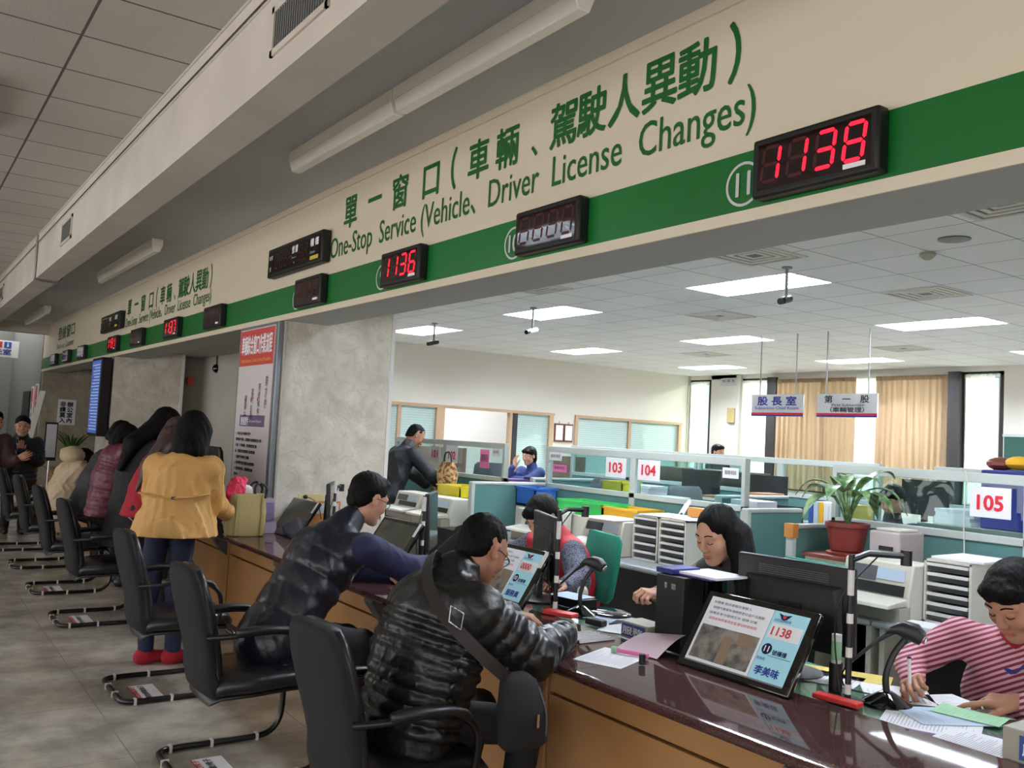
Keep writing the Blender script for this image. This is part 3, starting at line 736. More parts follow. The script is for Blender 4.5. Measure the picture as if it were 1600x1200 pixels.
# ------------------------------------------------------------------ tall sign board, television, notices
mat('sign_red', (206, 70, 66), 0.5); mat('sign_white', (214, 206, 208), 0.45); mat('sign_violet', (110, 92, 132), 0.5); mat('sign_orange', (240, 170, 70), 0.5); mat('alu', (150, 156, 164), 0.35, metal=0.7)
t = thing('sign_board', 'tall white sign board with red header on the front of the marble pillar', 'sign board', (2.65, 7.75, .76))
X0 = 2.64
MB().b2(X0, 2.685, 7.235, 8.22, .762, 2.495, 'alu').build('frame', t, smooth=0, bevel=.004)
MB().b2(X0 - .002, X0 + .01, 7.30, 8.19, .80, 2.47, 'sign_white').build('panel', t, smooth=0)
MB().b2(X0 - .004, X0 - .001, 7.31, 8.18, 2.14, 2.46, 'sign_red').build('header_panel', t, smooth=0)
MB().b2(X0 - .004, X0 - .001, 7.42, 8.06, 1.60, 1.70, 'sign_violet').build('title_strip', t, smooth=0, bevel=.03)
it = [('車輛綜合窗口作業流程', (X0 - .005, 8.13, 2.24), RD, UP, dict(m='paper', w=.78, h=.17, bold=.02)), ('Vehicle Business Counter Service Procedure', (X0 - .005, 8.13, 2.17), RD, UP, dict(m='sign_orange', w=.76, h=.035, bold=.02)),
      ('應備證件', (X0 - .006, 8.02, 1.61), RD, UP, dict(m='paper', w=.2, h=.075, bold=.02)), ('Documents Required', (X0 - .006, 7.79, 1.63), RD, UP, dict(m='paper', w=.3, h=.03))]
for k, (st, z) in enumerate([('審核\n文件\n收件', 2.04), ('領\n號\n候\n件', 1.98), ('資料\n輸入', 1.94), ('繳費\n領件', 1.88)]):
    it.append((st, (X0 - .005, 7.45 + k * .17, z - .28), RD, UP, dict(m='ink', w=.06, h=.28)))
rows_ = ['1. 車主身分證明文件', '　辦理過戶登記、買賣雙方應備國民身分證', '　印章、行車執照、新領牌照登記書', '　及、應繳清有關規費及違規罰鍰', '2. 強制汽車責任保險', '3. 新領牌照登記書及來歷證明', '4. 使用牌照稅、燃料費收據', '　原件', '5. 過戶 登記書', '6. 委託他人辦理者、公證', '　· 代理人身分證及印章', '　· 住址變更登記申請書']
for k, st in enumerate(rows_):
    it.append((st, (X0 - .005, 8.12, 1.52 - k * .052), RD, UP, dict(m='ink', h=.028, w=min(.74, .035 * len(st)), bold=.03)))
do_items(it, t)
q = MB()
for y in (7.63, 7.80): q.prism([(X0 - .004, y, 1.86), (X0 - .004, y - .02, 1.84), (X0 - .004, y, 1.82)], (-.002, 0, 0), 'sign_red')
q.build('arrow', t, smooth=0)

mat('tv_blue', (70, 104, 190), 0.3, emit=((84, 124, 220), 0.2)); mat('tv_line', (190, 205, 240), 0.3, emit=((180, 200, 245), 0.2))
t = thing('television', 'portrait screen with blue lists, hung on the second marble pillar', 'television', (2.5, 14.4, 1.35))
MB().b2(2.52, 2.66, 14.02, 14.72, 1.33, 2.48, 'black_frame').build('case', t, smooth=0, bevel=.01)
MB().b2(2.517, 2.53, 14.05, 14.69, 1.37, 2.44, 'tv_blue').build('screen', t, smooth=0)
q = MB()
for k in range(22): q.b2(2.515, 2.518, 14.08, 14.66 - random.random() * .2, 1.42 + k * .045, 1.436 + k * .045, 'tv_line')
q.build('text_line', t, smooth=0)
MB().b2(2.655, 2.688, 14.2, 14.5, 1.7, 2.1, 'dark_metal').build('bracket', t, smooth=0)

t = thing('wall_notice', 'square white poster with two columns of brush writing on the dim marble wall', 'notice', (3.2, 21.19, 1.4))
MB().b2(3.02, 3.37, 21.185, 21.2, 1.40, 1.94, 'paper').build('sheet', t, smooth=0)
do_items([('非\n請\n莫\n入', (3.06, 21.18, 1.44), (1, 0, 0), UP, dict(m='ink', w=.11, h=.45, bold=.009)), ('辦\n公\n室\n內', (3.20, 21.18, 1.44), (1, 0, 0), UP, dict(m='ink', w=.11, h=.45, bold=.009))], t)
tag(B('wall_switch', None, 2.9, 3.0, 21.18, 21.2, 1.15, 1.27, 'grey_metal', .004), 'small metal switch plate below the brush-written poster', 'switch')
for i, (ya, z0, lb) in enumerate([(21.7, 1.5, 'upper white notice with red characters on the far side wall'), (22.35, 1.45, 'white notice with a red oval on the far side wall by the door')]):
    t = thing('wall_notice', lb, 'notice', (2.66, ya, z0), 0, 'notices on the far side wall')
    MB().b2(2.655, 2.67, ya - .25, ya + .2, z0, z0 + .75, 'paper_grey').build('sheet', t, smooth=0)
    do_items([('服\n務\n台', (2.653, ya + .12, z0 + .25), RD, UP, dict(m='ink_red', w=.2, h=.45, bold=.03)), ('受理登記', (2.653, ya + .15, z0 + .08), RD, UP, dict(m='ink', w=.3, h=.08))], t)
t = thing('restroom_sign', 'hanging white restroom sign with red and blue figures at the far left edge', 'sign', (1.9, 22, 2.78))
MB().b2(1.55, 2.28, 22.0, 22.04, 2.78, 3.14, 'paper').build('panel', t, smooth=0)
mat('picto_blue', (40, 90, 180), 0.5)
MB().b2(1.83, 1.96, 21.985, 22.0, 2.98, 3.11, 'sign_red').b2(2.0, 2.13, 21.985, 22.0, 2.98, 3.11, 'picto_blue').build('pictogram_square', t, smooth=0)
for x in (1.895, 2.065): MB().ball((x, 21.98, 3.075), .015, 'paper', 8).b2(x - .016, x + .016, 21.975, 21.985, 3.0, 3.055, 'paper').build('pictogram', t, smooth=0)
do_items([('盥洗室', (1.62, 21.99, 2.83), (1, 0, 0), UP, dict(m='ink_blue', w=.52, h=.12, bold=.03))], t)
# far left: banner stand and pole sign
t = thing('banner_stand', 'leaning pale banner stand beside the far left wall', 'banner', (1.9, 14.8, 0))
MB().prism([(1.52, 14.8, 0.0), (1.60, 14.8, 0.0), (1.93, 14.8, 1.95), (1.86, 14.8, 1.95)], (0, .05, 0), 'offwhite').build('banner', t, smooth=0)
MB().cyl((1.55, 14.83, 0.02), (1.9, 14.83, 1.9), .012, m='grey_metal').build('pole', t)
t = thing('leaflet_stand', 'slim floor stand holding a printed leaflet panel', 'stand', (1.95, 14.3, 0))
MB().b2(1.90, 2.06, 14.28, 14.32, .95, 1.50, 'black_frame').b2(1.915, 2.045, 14.27, 14.285, 1.0, 1.47, 'paper_grey').build('panel', t, smooth=0)
MB().cyl((1.98, 14.3, .02), (1.98, 14.3, .95), .012, m='chrome').cyl((1.98, 14.3, 0), (1.98, 14.3, .02), .13, m='dark_metal').build('pole', t)
# camera dome and red box in the recess
t = thing('security_camera', 'dark dome camera in the recess ceiling between the pillars', 'camera', (4.05, 13.6, 2.5))
MB().cyl((4.05, 13.6, 2.48), (4.05, 13.6, 2.62), .02, m='black_plastic').build('stem', t); MB().ball((4.05, 13.6, 2.43), .07, 'glossy_black').build('dome', t)
tag(B('alarm_box', None, 3.80, 3.90, 14.22, 14.3, 2.18, 2.30, 'sign_red', .005), 'small red alarm box on the recess wall', 'alarm box')
mat('leaf_dark', (58, 92, 44), 0.5)
def grass_plant(x, y, z0, label, n=16, L=.6):
    t = thing('potted_plant', label, 'plant', (x, y, z0))
    MB().lathe((x, y, z0), [(.10, 0), (.14, .22), (.15, .24), (.13, .24), (.12, .2)], 'brown_top').build('pot', t)
    q = MB()
    for k in range(n):
        a = k * 2.4; l = L * (.6 + .4 * random.random()); dx, dy = math.cos(a), math.sin(a); up = .9
        q.grid(lambda u, v: (x + dx * l * u * .8 - dy * .022 * (v - .5) * 2 * (1 - u), y + dy * l * u * .8 + dx * .022 * (v - .5) * 2 * (1 - u), z0 + .22 + l * up * (u * 1.5 - u * u * 1.1)), 8, 1, 'leaf_dark', thick=.001)
    q.build('leaves', t)
grass_plant(2.46, 15.6, .762, 'grassy plant with thin arching leaves beside the portrait screen', 22, .95)
# ------------------------------------------------------------------ service window equipment
mat('scr_white', (206, 208, 212), 0.25, emit=((206, 210, 218), 0.18)); mat('scr_blue', (150, 196, 208), 0.25, emit=((140, 192, 210), 0.22)); mat('scr_navy', (22, 34, 74), 0.25)
mat('scr_photo', (150, 144, 136), 0.3, noise=(16, 0.12, (74, 72, 72), 6)); mat('scr_photo2', (146, 124, 104), 0.3); mat('scr_dim', (58, 60, 58), 0.1, coat=.4, noise=(5, 0.3, (84, 88, 76), 2)); mat('scr_grey', (120, 124, 122), 0.15)
mat('tape_white', (222, 222, 218), 0.5)
def customer_screen(y, label, content, x=0.0):
    t = thing('customer_screen', label, 'screen', (2.66 + x, y, .76), 0, 'tilted screens on the granite facing the customers')
    bot = Vector((2.652 + x, y, .765)); U = Vector((.185, 0, .285)).normalized(); Rr = Vector((0, -1, 0)); Nn = Rr.cross(U)
    H, Wd = .335, .535
    def P(u, v, n=0.0): return bot + Rr * u + U * v + Nn * n
    def slab_(u0, u1, v0, v1, n0, n1, m, mb): return mb.hexa([P(u0, v0, n0), P(u1, v0, n0), P(u1, v1, n0), P(u0, v1, n0), P(u0, v0, n1), P(u1, v0, n1), P(u1, v1, n1), P(u0, v1, n1)], m)
    slab_(-Wd / 2, Wd / 2, 0, H, -.028, 0, 'glossy_black', MB()).build('bezel', t, bevel=.008)
    iw, ih, o = Wd - .065, H - .06, .032
    u0, u1, v0, v1 = -iw / 2, iw / 2, o, o + ih
    if content is None:
        slab_(u0, u1, v0, v1, 0, .0012, 'scr_dim', MB()).build('display_panel', t, smooth=0)
    else:
        us = u0 + iw * .66
        m = MB(); slab_(u0, us, v0, v1, 0, .0010, 'scr_white', m); slab_(us + .002, u1, v0, v1, 0, .0010, 'scr_blue', m); slab_(u0, u1, v0 - .006, v0, 0, .001, 'scr_grey', m)
        m.build('display_panel', t, smooth=0)
        m = MB(); slab_(u0 + .012, us - .012, v0 + .012, v0 + ih * .56, .001, .0016, 'scr_photo', m); slab_(u0 + iw * .30, u0 + iw * .40, v0 + .014, v0 + ih * .45, .0016, .002, 'scr_photo2', m)
        slab_(u0 + iw * .44, u0 + iw * .6, v0 + ih * .38, v0 + ih * .55, .0016, .002, 'scr_photo2', m); m.build('photo_area', t, smooth=0)
        m = MB(); slab_(us + .012, u1 - .008, v0 + ih * .60, v0 + ih * .82, .001, .0016, 'paper', m); m.build('number_box', t, smooth=0)
        m = MB(); cx, cy = us + .035, v0 + ih * .44; m.raw([P(cx + math.cos(a) * .022, cy + math.sin(a) * .022, .002) for a in [2 * PI * k / 24 for k in range(24)]], [tuple(range(24))], 'scr_navy')
        slab_(us + .05, u1 - .01, v0 + ih * .35, v0 + ih * .355, .001, .002, 'scr_navy', m); m.build('counter_badge', t, smooth=0)
        m = MB(); ex, ey = us + .055, v0 + ih * .93
        m.raw([P(ex - .03, ey + .012, .002), P(ex - .012, ey - .01, .002), P(ex, ey - .014, .002), P(ex + .012, ey - .01, .002), P(ex + .03, ey + .012, .002), P(ex, ey + .004, .002)], [(0, 1, 2, 5), (5, 2, 3, 4)], 'scr_navy')
        m.raw([P(ex + math.cos(a) * .008, ey + math.sin(a) * .008, .0028) for a in [2 * PI * k / 12 for k in range(12)]], [tuple(range(12))], 'sign_red'); m.build('emblem', t, smooth=0)
        num, win, name = content
        def T(st, u, v, h, mt, **k): return (st, tuple(P(u, v, .002)), tuple(Rr), tuple(U), dict(m=mt, h=h, **k))
        it = [T(num, us + .024, v0 + ih * .645, .034, 'ink_red', w=.085, bold=.02), T(win, cx, cy - .011, .022, 'paper', anchor='c', bold=.03), T('號櫃檯', us + .064, v0 + ih * .375, .02, 'scr_navy', bold=.02),
              T('服務員', us + .008, v0 + ih * .27, .012, 'ink_blue'), T(name, us + .02, v0 + ih * .07, .034, 'ink_blue', bold=.03), T('目前服務號碼', us + .016, v0 + ih * .845, .012, 'ink_blue')]
        for k, st in enumerate(['本櫃檯 提供車輛及駕駛人', '辦理汽機車新領牌照登記過戶及異動', '請備妥身分證明文件 號牌 印章', '逾期未換照者請至監理站辦理換照']):
            it.append(T(st, u0 + .02 + .008 * (k % 2), v0 + ih * (.90 - k * .085), .012, 'ink' if k != 3 else 'ink_red', w=min(.26, .016 * len(st))))
        do_items(it, t)
    m = MB(); slab_(-.06, .06, .06, .2, -.05, -.028, 'black_plastic', m); m.build('rear_mount', t, smooth=0)
    MB().hexa([P(-.05, .16, -.05), P(.05, .16, -.05), P(.05, .18, -.03), P(-.05, .18, -.03), Vector((2.80 + x, y + .05, .763)), Vector((2.80 + x, y - .05, .763)), Vector((2.78 + x, y - .05, .763)), Vector((2.78 + x, y + .05, .763))], 'black_plastic').build('stand', t, smooth=0)
    if content is None or win != '11':
        m = MB(); slab_(Wd / 2 - .035, Wd / 2 - .005, H - .10, H - .005, 0, .002, 'tape_white', m); m.build('label_strip', t, smooth=0)
    return t
customer_screen(2.30, 'tilted customer screen showing 1138 and window 11, nearest the camera', ('1138', '11', '李美味'))
customer_screen(3.95, 'tilted customer screen in front of the face of the man in the black puffer jacket', ('0000', '10', '服務員'), .03)
customer_screen(5.27, 'dark tilted customer screen behind the arm of the man in the navy vest', None, .02)
customer_screen(6.80, 'tilted customer screen with grey reflections in front of the marble pillar', None, -.03)

def monitor(x, y, rz, label, h=.40, w=.55, tilt=R(8), scr='scr_white'):
    t = thing('computer_monitor', label, 'monitor', (x, y, .745), rz)
    loc = Vector((x, y, .745)); Rm = Matrix.Rotation(rz, 3, 'Z')
    def L(v): return loc + Rm @ Vector(v)
    # local: screen faces +x (towards the staff), the back towards the hall
    q = MB(); c, s = math.cos(tilt), math.sin(tilt)
    def W_(u, v, n): return L((n * c - v * s * .0 + v * -math.sin(tilt) * .3, u, .10 + v))
    q.hexa([W_(-w / 2, 0, -.02), W_(w / 2, 0, -.02), W_(w / 2, 0, .012), W_(-w / 2, 0, .012), W_(-w / 2, h, -.02), W_(w / 2, h, -.02), W_(w / 2, h, .012), W_(-w / 2, h, .012)], 'black_plastic').build('case', t, bevel=.008)
    q = MB(); q.hexa([W_(-w / 2 + .02, .02, .010), W_(w / 2 - .02, .02, .010), W_(w / 2 - .02, h - .02, .010), W_(-w / 2 + .02, h - .02, .010), W_(-w / 2 + .02, .02, .014), W_(w / 2 - .02, .02, .014), W_(w / 2 - .02, h - .02, .014), W_(-w / 2 + .02, h - .02, .014)], scr).build('screen', t, smooth=0)
    q = MB(); q.hexa([W_(-w * .42, .03, -.045), W_(w * .42, .03, -.045), W_(w * .42, .03, -.02), W_(-w * .42, .03, -.02), W_(-w * .36, h * .72, -.034), W_(w * .36, h * .72, -.034), W_(w * .42, h * .78, -.02), W_(-w * .42, h * .78, -.02)], 'black_frame').build('rear_bulge', t, bevel=.006)
    q = MB()
    for k in range(5): q.hexa([W_(-w * .3, h * .80 + k * .008, -.0215), W_(w * .3, h * .80 + k * .008, -.0215), W_(w * .3, h * .80 + k * .008, -.02), W_(-w * .3, h * .80 + k * .008, -.02), W_(-w * .3, h * .80 + k * .008 + .003, -.0215), W_(w * .3, h * .80 + k * .008 + .003, -.0215), W_(w * .3, h * .80 + k * .008 + .003, -.02), W_(-w * .3, h * .80 + k * .008 + .003, -.02)], 'machine_grey')
    q.build('vent_slots', t, smooth=0)
    q = MB(); a = [L((-.05, s_ * .05, z)) for s_, z in ((-1, .02), (1, .02))]
    q.hexa([L((-.06, -.05, .012)), L((-.06, .05, .012)), L((-.03, .05, .012)), L((-.03, -.05, .012)), L((-.05, -.05, .28)), L((-.05, .05, .28)), L((-.035, .05, .28)), L((-.035, -.05, .28))], 'black_plastic').build('stand', t, smooth=0)
    MB().lathe(L((-.03, 0, 0)), [(.13, 0.001), (.13, .008), (.11, .014), (.03, .018)], 'black_plastic').build('foot', t)
    return t
monitor(3.08, 2.33, R(7), 'black computer monitor seen from behind, right of the long-haired woman', h=.345, w=.52)
monitor(3.05, 3.95, R(-24), 'grey-black monitor hiding the staff member in the red vest', h=.37, w=.50)
monitor(3.10, 5.30, R(-38), 'monitor seen nearly edge-on behind the glasses of the man in the navy vest', h=.38, w=.42, scr='scr_dim')
monitor(3.02, 6.78, R(-30), 'black monitor close to the marble pillar, behind the hair of the man in the vest', h=.34, w=.46, scr='scr_dim')

def camera_pole(x, y, label, h=.52, arm=(.14, -.04)):
    t = thing('document_camera', label, 'document camera', (x, y, .746))
    MB().b2(x - .05, x + .05, y - .05, y + .05, .746, .756, 'black_plastic').build('base', t, smooth=0, bevel=.004)
    q = MB().cyl((x, y, .756), (x, y, .746 + h), .011, m='black_plastic'); q.build('pole', t)
    for z in (.77, .90, 1.02, 1.12): MB().cyl((x, y, z), (x, y, z + (.035 if z < 1.1 else .09)), .0118, m='tape_white').build('tape_band', t)
    z = .746 + h; ax, ay = arm
    MB().tube([(x, y, z - .02), (x + ax * .3, y + ay * .3, z + .005), (x + ax, y + ay, z)], .012, 'black_plastic', 8).build('arm', t)
    MB().cyl((x + ax, y + ay, z + .02), (x + ax, y + ay, z - .035), .02, m='black_plastic').build('camera_head', t)
    MB().tube([(x + ax * .5, y + ay * .5, z), (x - .02, y + .02, z - .15), (x - .015, y + .05, z - .3), (x, y + .03, .76)], .003, 'black_plastic', 6, smooth=4).build('cable', t)
camera_pole(2.90, 1.96, 'black and white banded camera pole right of the 1138 screen', arm=(.2, -.09))
camera_pole(2.86, 3.62, 'banded camera pole beside the monitor of the staff member in red', arm=(.17, .0))
camera_pole(2.90, 5.08, 'banded camera pole behind the stretched arm of the man in the vest', h=.44, arm=(.1, .16))
camera_pole(2.92, 6.52, 'banded camera pole nearest the marble pillar', h=.42, arm=(.08, .06))

def scanner(x, y, rz, label):
    t = thing('barcode_scanner', label, 'scanner', (x, y, .746), rz)
    Rm = Matrix.Rotation(rz, 3, 'Z'); loc = Vector((x, y, .746))
    def L(v): return loc + Rm @ Vector(v)
    MB().lathe(L((0, 0, 0)), [(.085, 0), (.085, .006), (.07, .016), (.045, .03), (.03, .04), (.018, .046)], 'glossy_black', 28).build('base', t)
    MB().tube([L((0, 0, .03)), L((-.005, 0, .10)), L((.02, 0, .18)), L((.055, 0, .235))], [.013, .012, .012, .014], 'black_plastic', 10, smooth=5, flat=.7).build('stand_arm', t)
    # scanner: head above the arm, handle hanging down towards the customers
    hd = [L((.085, 0, .285)), L((.055, 0, .295)), L((.02, 0, .285)), L((-.01, 0, .265))]
    a = Rm @ Vector((0, .034, 0))
    MB().loft([(L((.11, 0, .245)), a, Rm @ Vector((.012, 0, .022))), (L((.085, 0, .262)), a * 1.05, Rm @ Vector((.014, 0, .030))), (L((.04, 0, .275)), a * .85, Rm @ Vector((.012, 0, .026))), (L((.0, 0, .265)), a * .6, Rm @ Vector((.014, 0, .02)))], 'black_plastic', 18, 3).build('scanner_head', t, smooth=1)
    MB().loft([(L((.03, 0, .27)), a * .62, Rm @ Vector((.010, 0, .022))), (L((-.03, 0, .225)), a * .52, Rm @ Vector((.010, 0, .018))), (L((-.09, 0, .165)), a * .52, Rm @ Vector((.010, 0, .018))), (L((-.115, 0, .14)), a * .45, Rm @ Vector((.006, 0, .014)))], 'black_plastic', 16, 2.5).build('handle', t, smooth=1)
    MB().loft([(L((.118, 0, .243)), a * .8, Rm @ Vector((.006, 0, .014))), (L((.122, 0, .240)), a * .75, Rm @ Vector((.005, 0, .012)))], 'chrome', 14, 3).build('scan_window', t, smooth=0)
    MB().tube([L((-.112, 0, .142)), L((-.15, .0, .09)), L((-.14, .03, .03)), L((-.05, .08, .006))], .003, 'black_plastic', 6, smooth=4).build('cable', t)
scanner(3.0, 1.87, R(-60), 'black barcode scanner on its stand at the right, in front of the striped sweater')
scanner(2.97, 3.55, R(-60), 'black barcode scanner on its stand in front of the green chair')
scanner(3.1, 5.0, R(-60), 'black barcode scanner between the two seated men, farther along')

# black upright document stand with blue folder
t = thing('document_stand', 'tall black desktop document stand with loose papers left of the 1138 screen', 'document stand', (2.84, 2.73, .76))
mbk = MB().b2(2.775, 2.90, 2.66, 2.82, .761, 1.075, 'black_frame'); mbk.build('box', t, smooth=0, bevel=.006)
MB().b2(2.770, 2.776, 2.70, 2.725, 1.02, 1.045, 'chrome').b2(2.770, 2.776, 2.75, 2.765, 1.02, 1.045, 'chrome').build('slot', t, smooth=0)
MB().b2(2.90, 3.02, 2.64, 2.67, .80, 1.07, 'glossy_black').build('side_panel', t, smooth=0)
t = thing('paper_tray', 'blue folder and white papers lying on top of the black document stand', 'folder', (2.95, 2.72, 1.077))
mat('folder_blue', (36, 40, 120), 0.5)
MB().b2(2.79, 2.96, 2.74, 2.84, 1.077, 1.10, 'folder_blue').build('folder', t, smooth=0, bevel=.004)
MB().b2(2.82, 3.04, 2.55, 2.80, 1.077, 1.083, 'folder_blue').b2(2.83, 3.03, 2.53, 2.76, 1.083, 1.092, 'paper').build('papers', t, smooth=0)

def sheet(name, x, y, z, w, l, rz, label, m='paper', lines=6, group=None, cat='paper', curl=0.0, th=.0015):
    t = thing(name, label, cat, (x, y, z), 0, group)
    Rm = Matrix.Rotation(rz, 3, 'Z')
    def fn(u, v):
        p = Rm @ Vector(((u - .5) * w, (v - .5) * l, curl * (2 * v - 1) ** 4 * (u)))
        return (x + p.x, y + p.y, z + th + p.z)
    MB().grid(fn, 6, 8, m, thick=th).build('sheet', t, smooth=1.0)
    if lines:
        q = MB()
        n_l = lines * 3
        for k in range(n_l):
            v = .08 + .84 * k / (n_l - 1); l2 = .3 + .5 * random.random()
            a, b = fn(.1, v), fn(.1 + l2, v); d = (Rm @ Vector((0, .0011, 0)))
            q.raw([Vector(a) - d + Vector((0, 0, .0008)), Vector(b) - d + Vector((0, 0, .0008)), Vector(b) + d + Vector((0, 0, .0008)), Vector(a) + d + Vector((0, 0, .0008))], [(0, 1, 2, 3)], 'paper_line')
        q.build('printed_lines', t, smooth=0)
    return t
mat('paper_line', (172, 174, 186), 0.8); mat('paper_blue', (190, 208, 228), 0.8); mat('paper_green', (158, 206, 164), 0.8); mat('paper_yellow', (212, 190, 96), 0.7); mat('folder_violet', (86, 56, 108), 0.5)
mat('pink', (226, 120, 170), 0.5); mat('pale_pink', (222, 198, 208), 0.7); mat('red_plastic', (200, 40, 38), 0.4); mat('box_grey', (168, 164, 152), 0.6); mat('box_blue', (52, 84, 160), 0.5)
sheet('paper_form', 2.47, 2.74, .761, .28, .21, R(22), 'white form lying on the granite beside the elbow of the puffer jacket', lines=5)
t = thing('paper_form', 'pale pink sheet curling up behind the white form on the granite', 'paper', (2.68, 2.75, .762))
MB().grid(lambda u, v: (2.60 + .16 * u + .02 * v, 2.86 - .22 * v, .764 + .085 * math.sin(u * 1.3) * (.6 + .4 * v)), 8, 8, 'pale_pink', thick=.001).build('sheet', t, smooth=1)
tag(MB().cyl((2.50, 2.60, .765), (2.50, 2.60, .805), .013, m='black_frame').build('ink_cap'), 'small black cap standing on the white form', 'cap')
t = thing('highlighter_pen', 'pink highlighter with pale green cap lying on the white form', 'pen', (2.56, 2.72, .77)); MB().cyl((2.535, 2.785, .775), (2.59, 2.66, .775), .009, m='pink').build('barrel', t); MB().cyl((2.525, 2.805, .777), (2.535, 2.785, .777), .013, m='paper_green').build('cap', t)
t = thing('mobile_phone', 'black phone lying by the sleeve cuff of the puffer jacket', 'phone', (2.40, 2.97, .762)); MB().box((2.42, 2.98, .772), (.13, .07, .016), 'black_frame', Matrix.Rotation(R(25), 3, 'Z')).build('body', t, bevel=.004); MB().box((2.42, 2.98, .7808), (.11, .06, .001), 'display_glass', Matrix.Rotation(R(25), 3, 'Z')).build('screen', t, smooth=0)
t = thing('pen_tray', 'clear ridged tray reflecting the ceiling lights on the granite', 'tray', (2.60, 3.05, .762))
mat('tray_clear', (200, 196, 198), 0.15, spec=.8); MB().b2(2.50, 2.70, 2.98, 3.16, .762, .767, 'tray_clear').build('tray_body', t, smooth=0, bevel=.002)
q = MB();
for k in range(7): q.b2(2.50, 2.70, 2.985 + k * .025, 2.992 + k * .025, .767, .772, 'tray_clear')
q.build('ridges', t, smooth=0)
t = thing('card_box', 'grey box with a blue printed label between the paper and the black stand', 'box', (2.80, 2.90, .76))
MB().b2(2.775, 2.90, 2.86, 3.03, .761, .835, 'box_grey').build('carton', t, smooth=0, bevel=.004); MB().b2(2.773, 2.776, 2.875, 2.945, .772, .826, 'box_blue').b2(2.773, 2.776, 2.950, 3.02, .772, .826, 'box_blue').build('label_print', t, smooth=0)
do_items([('服務', (2.772, 3.015, .78), RD, UP, dict(m='paper', h=.035, w=.13, bold=.02))], t)
t = thing('card_box', 'grey box with a blue label at the bottom right corner of the picture', 'box', (2.80, 1.28, .76))
MB().b2(2.78, 2.92, 1.13, 1.36, .746, .85, 'box_grey').build('carton', t, smooth=0, bevel=.004); MB().b2(2.777, 2.781, 1.20, 1.31, .765, .835, 'box_blue').build('label_print', t, smooth=0)
do_items([('服務', (2.776, 1.30, .78), RD, UP, dict(m='paper', h=.035, w=.09, bold=.02))], t)
t = thing('glue_stick', 'white and green glue stick standing in a black holder', 'glue stick', (2.97, 2.06, .746)); MB().cyl((2.97, 2.06, .746), (2.97, 2.06, .85), .024, m='black_frame').build('holder', t); MB().cyl((2.97, 2.06, .85), (2.97, 2.06, .955), .018, m='white').build('tube', t); MB().cyl((2.97, 2.06, .862), (2.97, 2.06, .93), .0185, m='paper_green').build('label_print', t)
tag(MB().box((2.84, 1.96, .757), (.05, .17, .018), 'red_plastic', Matrix.Rotation(R(8), 3, 'Z')).build('stamp_case', bevel=.004), 'flat red case at the foot of the right camera pole', 'case')
tag(MB().box((2.80, 3.50, .772), (.07, .17, .02), 'red_plastic', Matrix.Rotation(R(20), 3, 'Z')).build('stamp_case', bevel=.004), 'flat red case beside the puffer jacket cuff', 'case')
tag(MB().box((2.86, 3.30, .765), (.05, .10, .03), 'black_frame', Matrix.Rotation(R(10), 3, 'Z')).build('stapler', bevel=.006), 'small black stapler near the red case', 'stapler')
sheet('paper_form', 2.98, 3.20, .7465, .30, .22, R(30), 'white sheet on the desk under the green-chair scanner', lines=6)
sheet('paper_form', 3.04, 3.42, .7465, .22, .25, R(5), 'pale blue sheet beside the scanner base', 'paper_blue')
sheet('paper_form', 3.18, 2.98, .7465, .21, .30, R(-12), 'white sheet by the hand of the long-haired woman', lines=5)
sheet('paper_form', 3.10, 2.22, .7465, .21, .30, R(20), 'white sheet behind the 1138 screen stand')
sheet('paper_form', 3.16, 1.93, .7465, .24, .24, R(40), 'white sheet behind the right scanner base', lines=4)
sheet('paper_form', 2.92, 1.66, .7465, .21, .30, R(24), 'large white form nearest the granite edge at the right', lines=8)
sheet('paper_form', 3.05, 1.68, .750, .20, .28, R(60), 'blue-edged white form under the green slip', 'paper_blue', lines=5)
sheet('paper_slip', 3.13, 1.64, .754, .13, .22, R(10), 'pale green slip by the pointing finger', 'paper_green', lines=4, curl=.006)
sheet('paper_form', 2.87, 1.46, .750, .21, .26, R(8), 'white printed form near the bottom right box', lines=9)
sheet('paper_form', 3.24, 1.72, .7465, .16, .30, R(-20), 'white form under the pen of the woman in stripes', lines=4)
sheet('envelope', 3.22, 2.20, .7465, .16, .36, R(28), 'ochre envelope behind the camera pole', 'paper_yellow', lines=0, cat='envelope')
tag(MB().b2(2.765, 3.0, 1.2, 1.75, .7458, .7475, 'folder_violet').build('desk_folder'), 'violet folder under the forms along the granite edge', 'folder')
sheet('paper_form', 2.69, 4.66, .761, .20, .28, R(10), 'white papers on the granite under the stretched sleeve', lines=3)
t = thing('tape_dispenser', 'red and white tape dispenser on the desk before the green chair', 'tape dispenser', (3.15, 3.75, .746)); MB().prism([(3.11, 3.66, .747), (3.11, 3.84, .747), (3.11, 3.83, .78), (3.11, 3.77, .80), (3.11, 3.70, .78)], (.05, 0, 0), 'red_plastic').build('body', t, bevel=.004); MB().lathe((3.165, 3.76, .81), [(.035, -.02), (.035, .0)], 'offwhite', axis=(1, 0, 0)).build('tape_roll', t)
t = thing('plastic_bag', 'crumpled dark glossy bag on the green desk top', 'bag', (3.05, 3.40, .75)); MB().ball((3.12, 3.50, .757), (.10, .13, .012), 'glossy_black', 20).build('sack', t)
tag(MB().b2(3.02, 3.14, 3.62, 3.86, .747, .80, 'black_frame').build('desk_box', bevel=.004), 'black box full of papers behind the banded pole', 'box')
sheet('paper_form', 3.06, 3.74, .802, .16, .2, R(10), 'papers sticking out of the black box', 'paper_blue', lines=0)
tag(MB().box((2.95, 4.95, .764), (.2, .24, .03), 'salmon', Matrix.Rotation(R(18), 3, 'Z')).build('folder', bevel=.003) if mat('salmon', (236, 110, 92), .6) else None, 'salmon folder behind the sleeve of the man in the vest', 'folder')
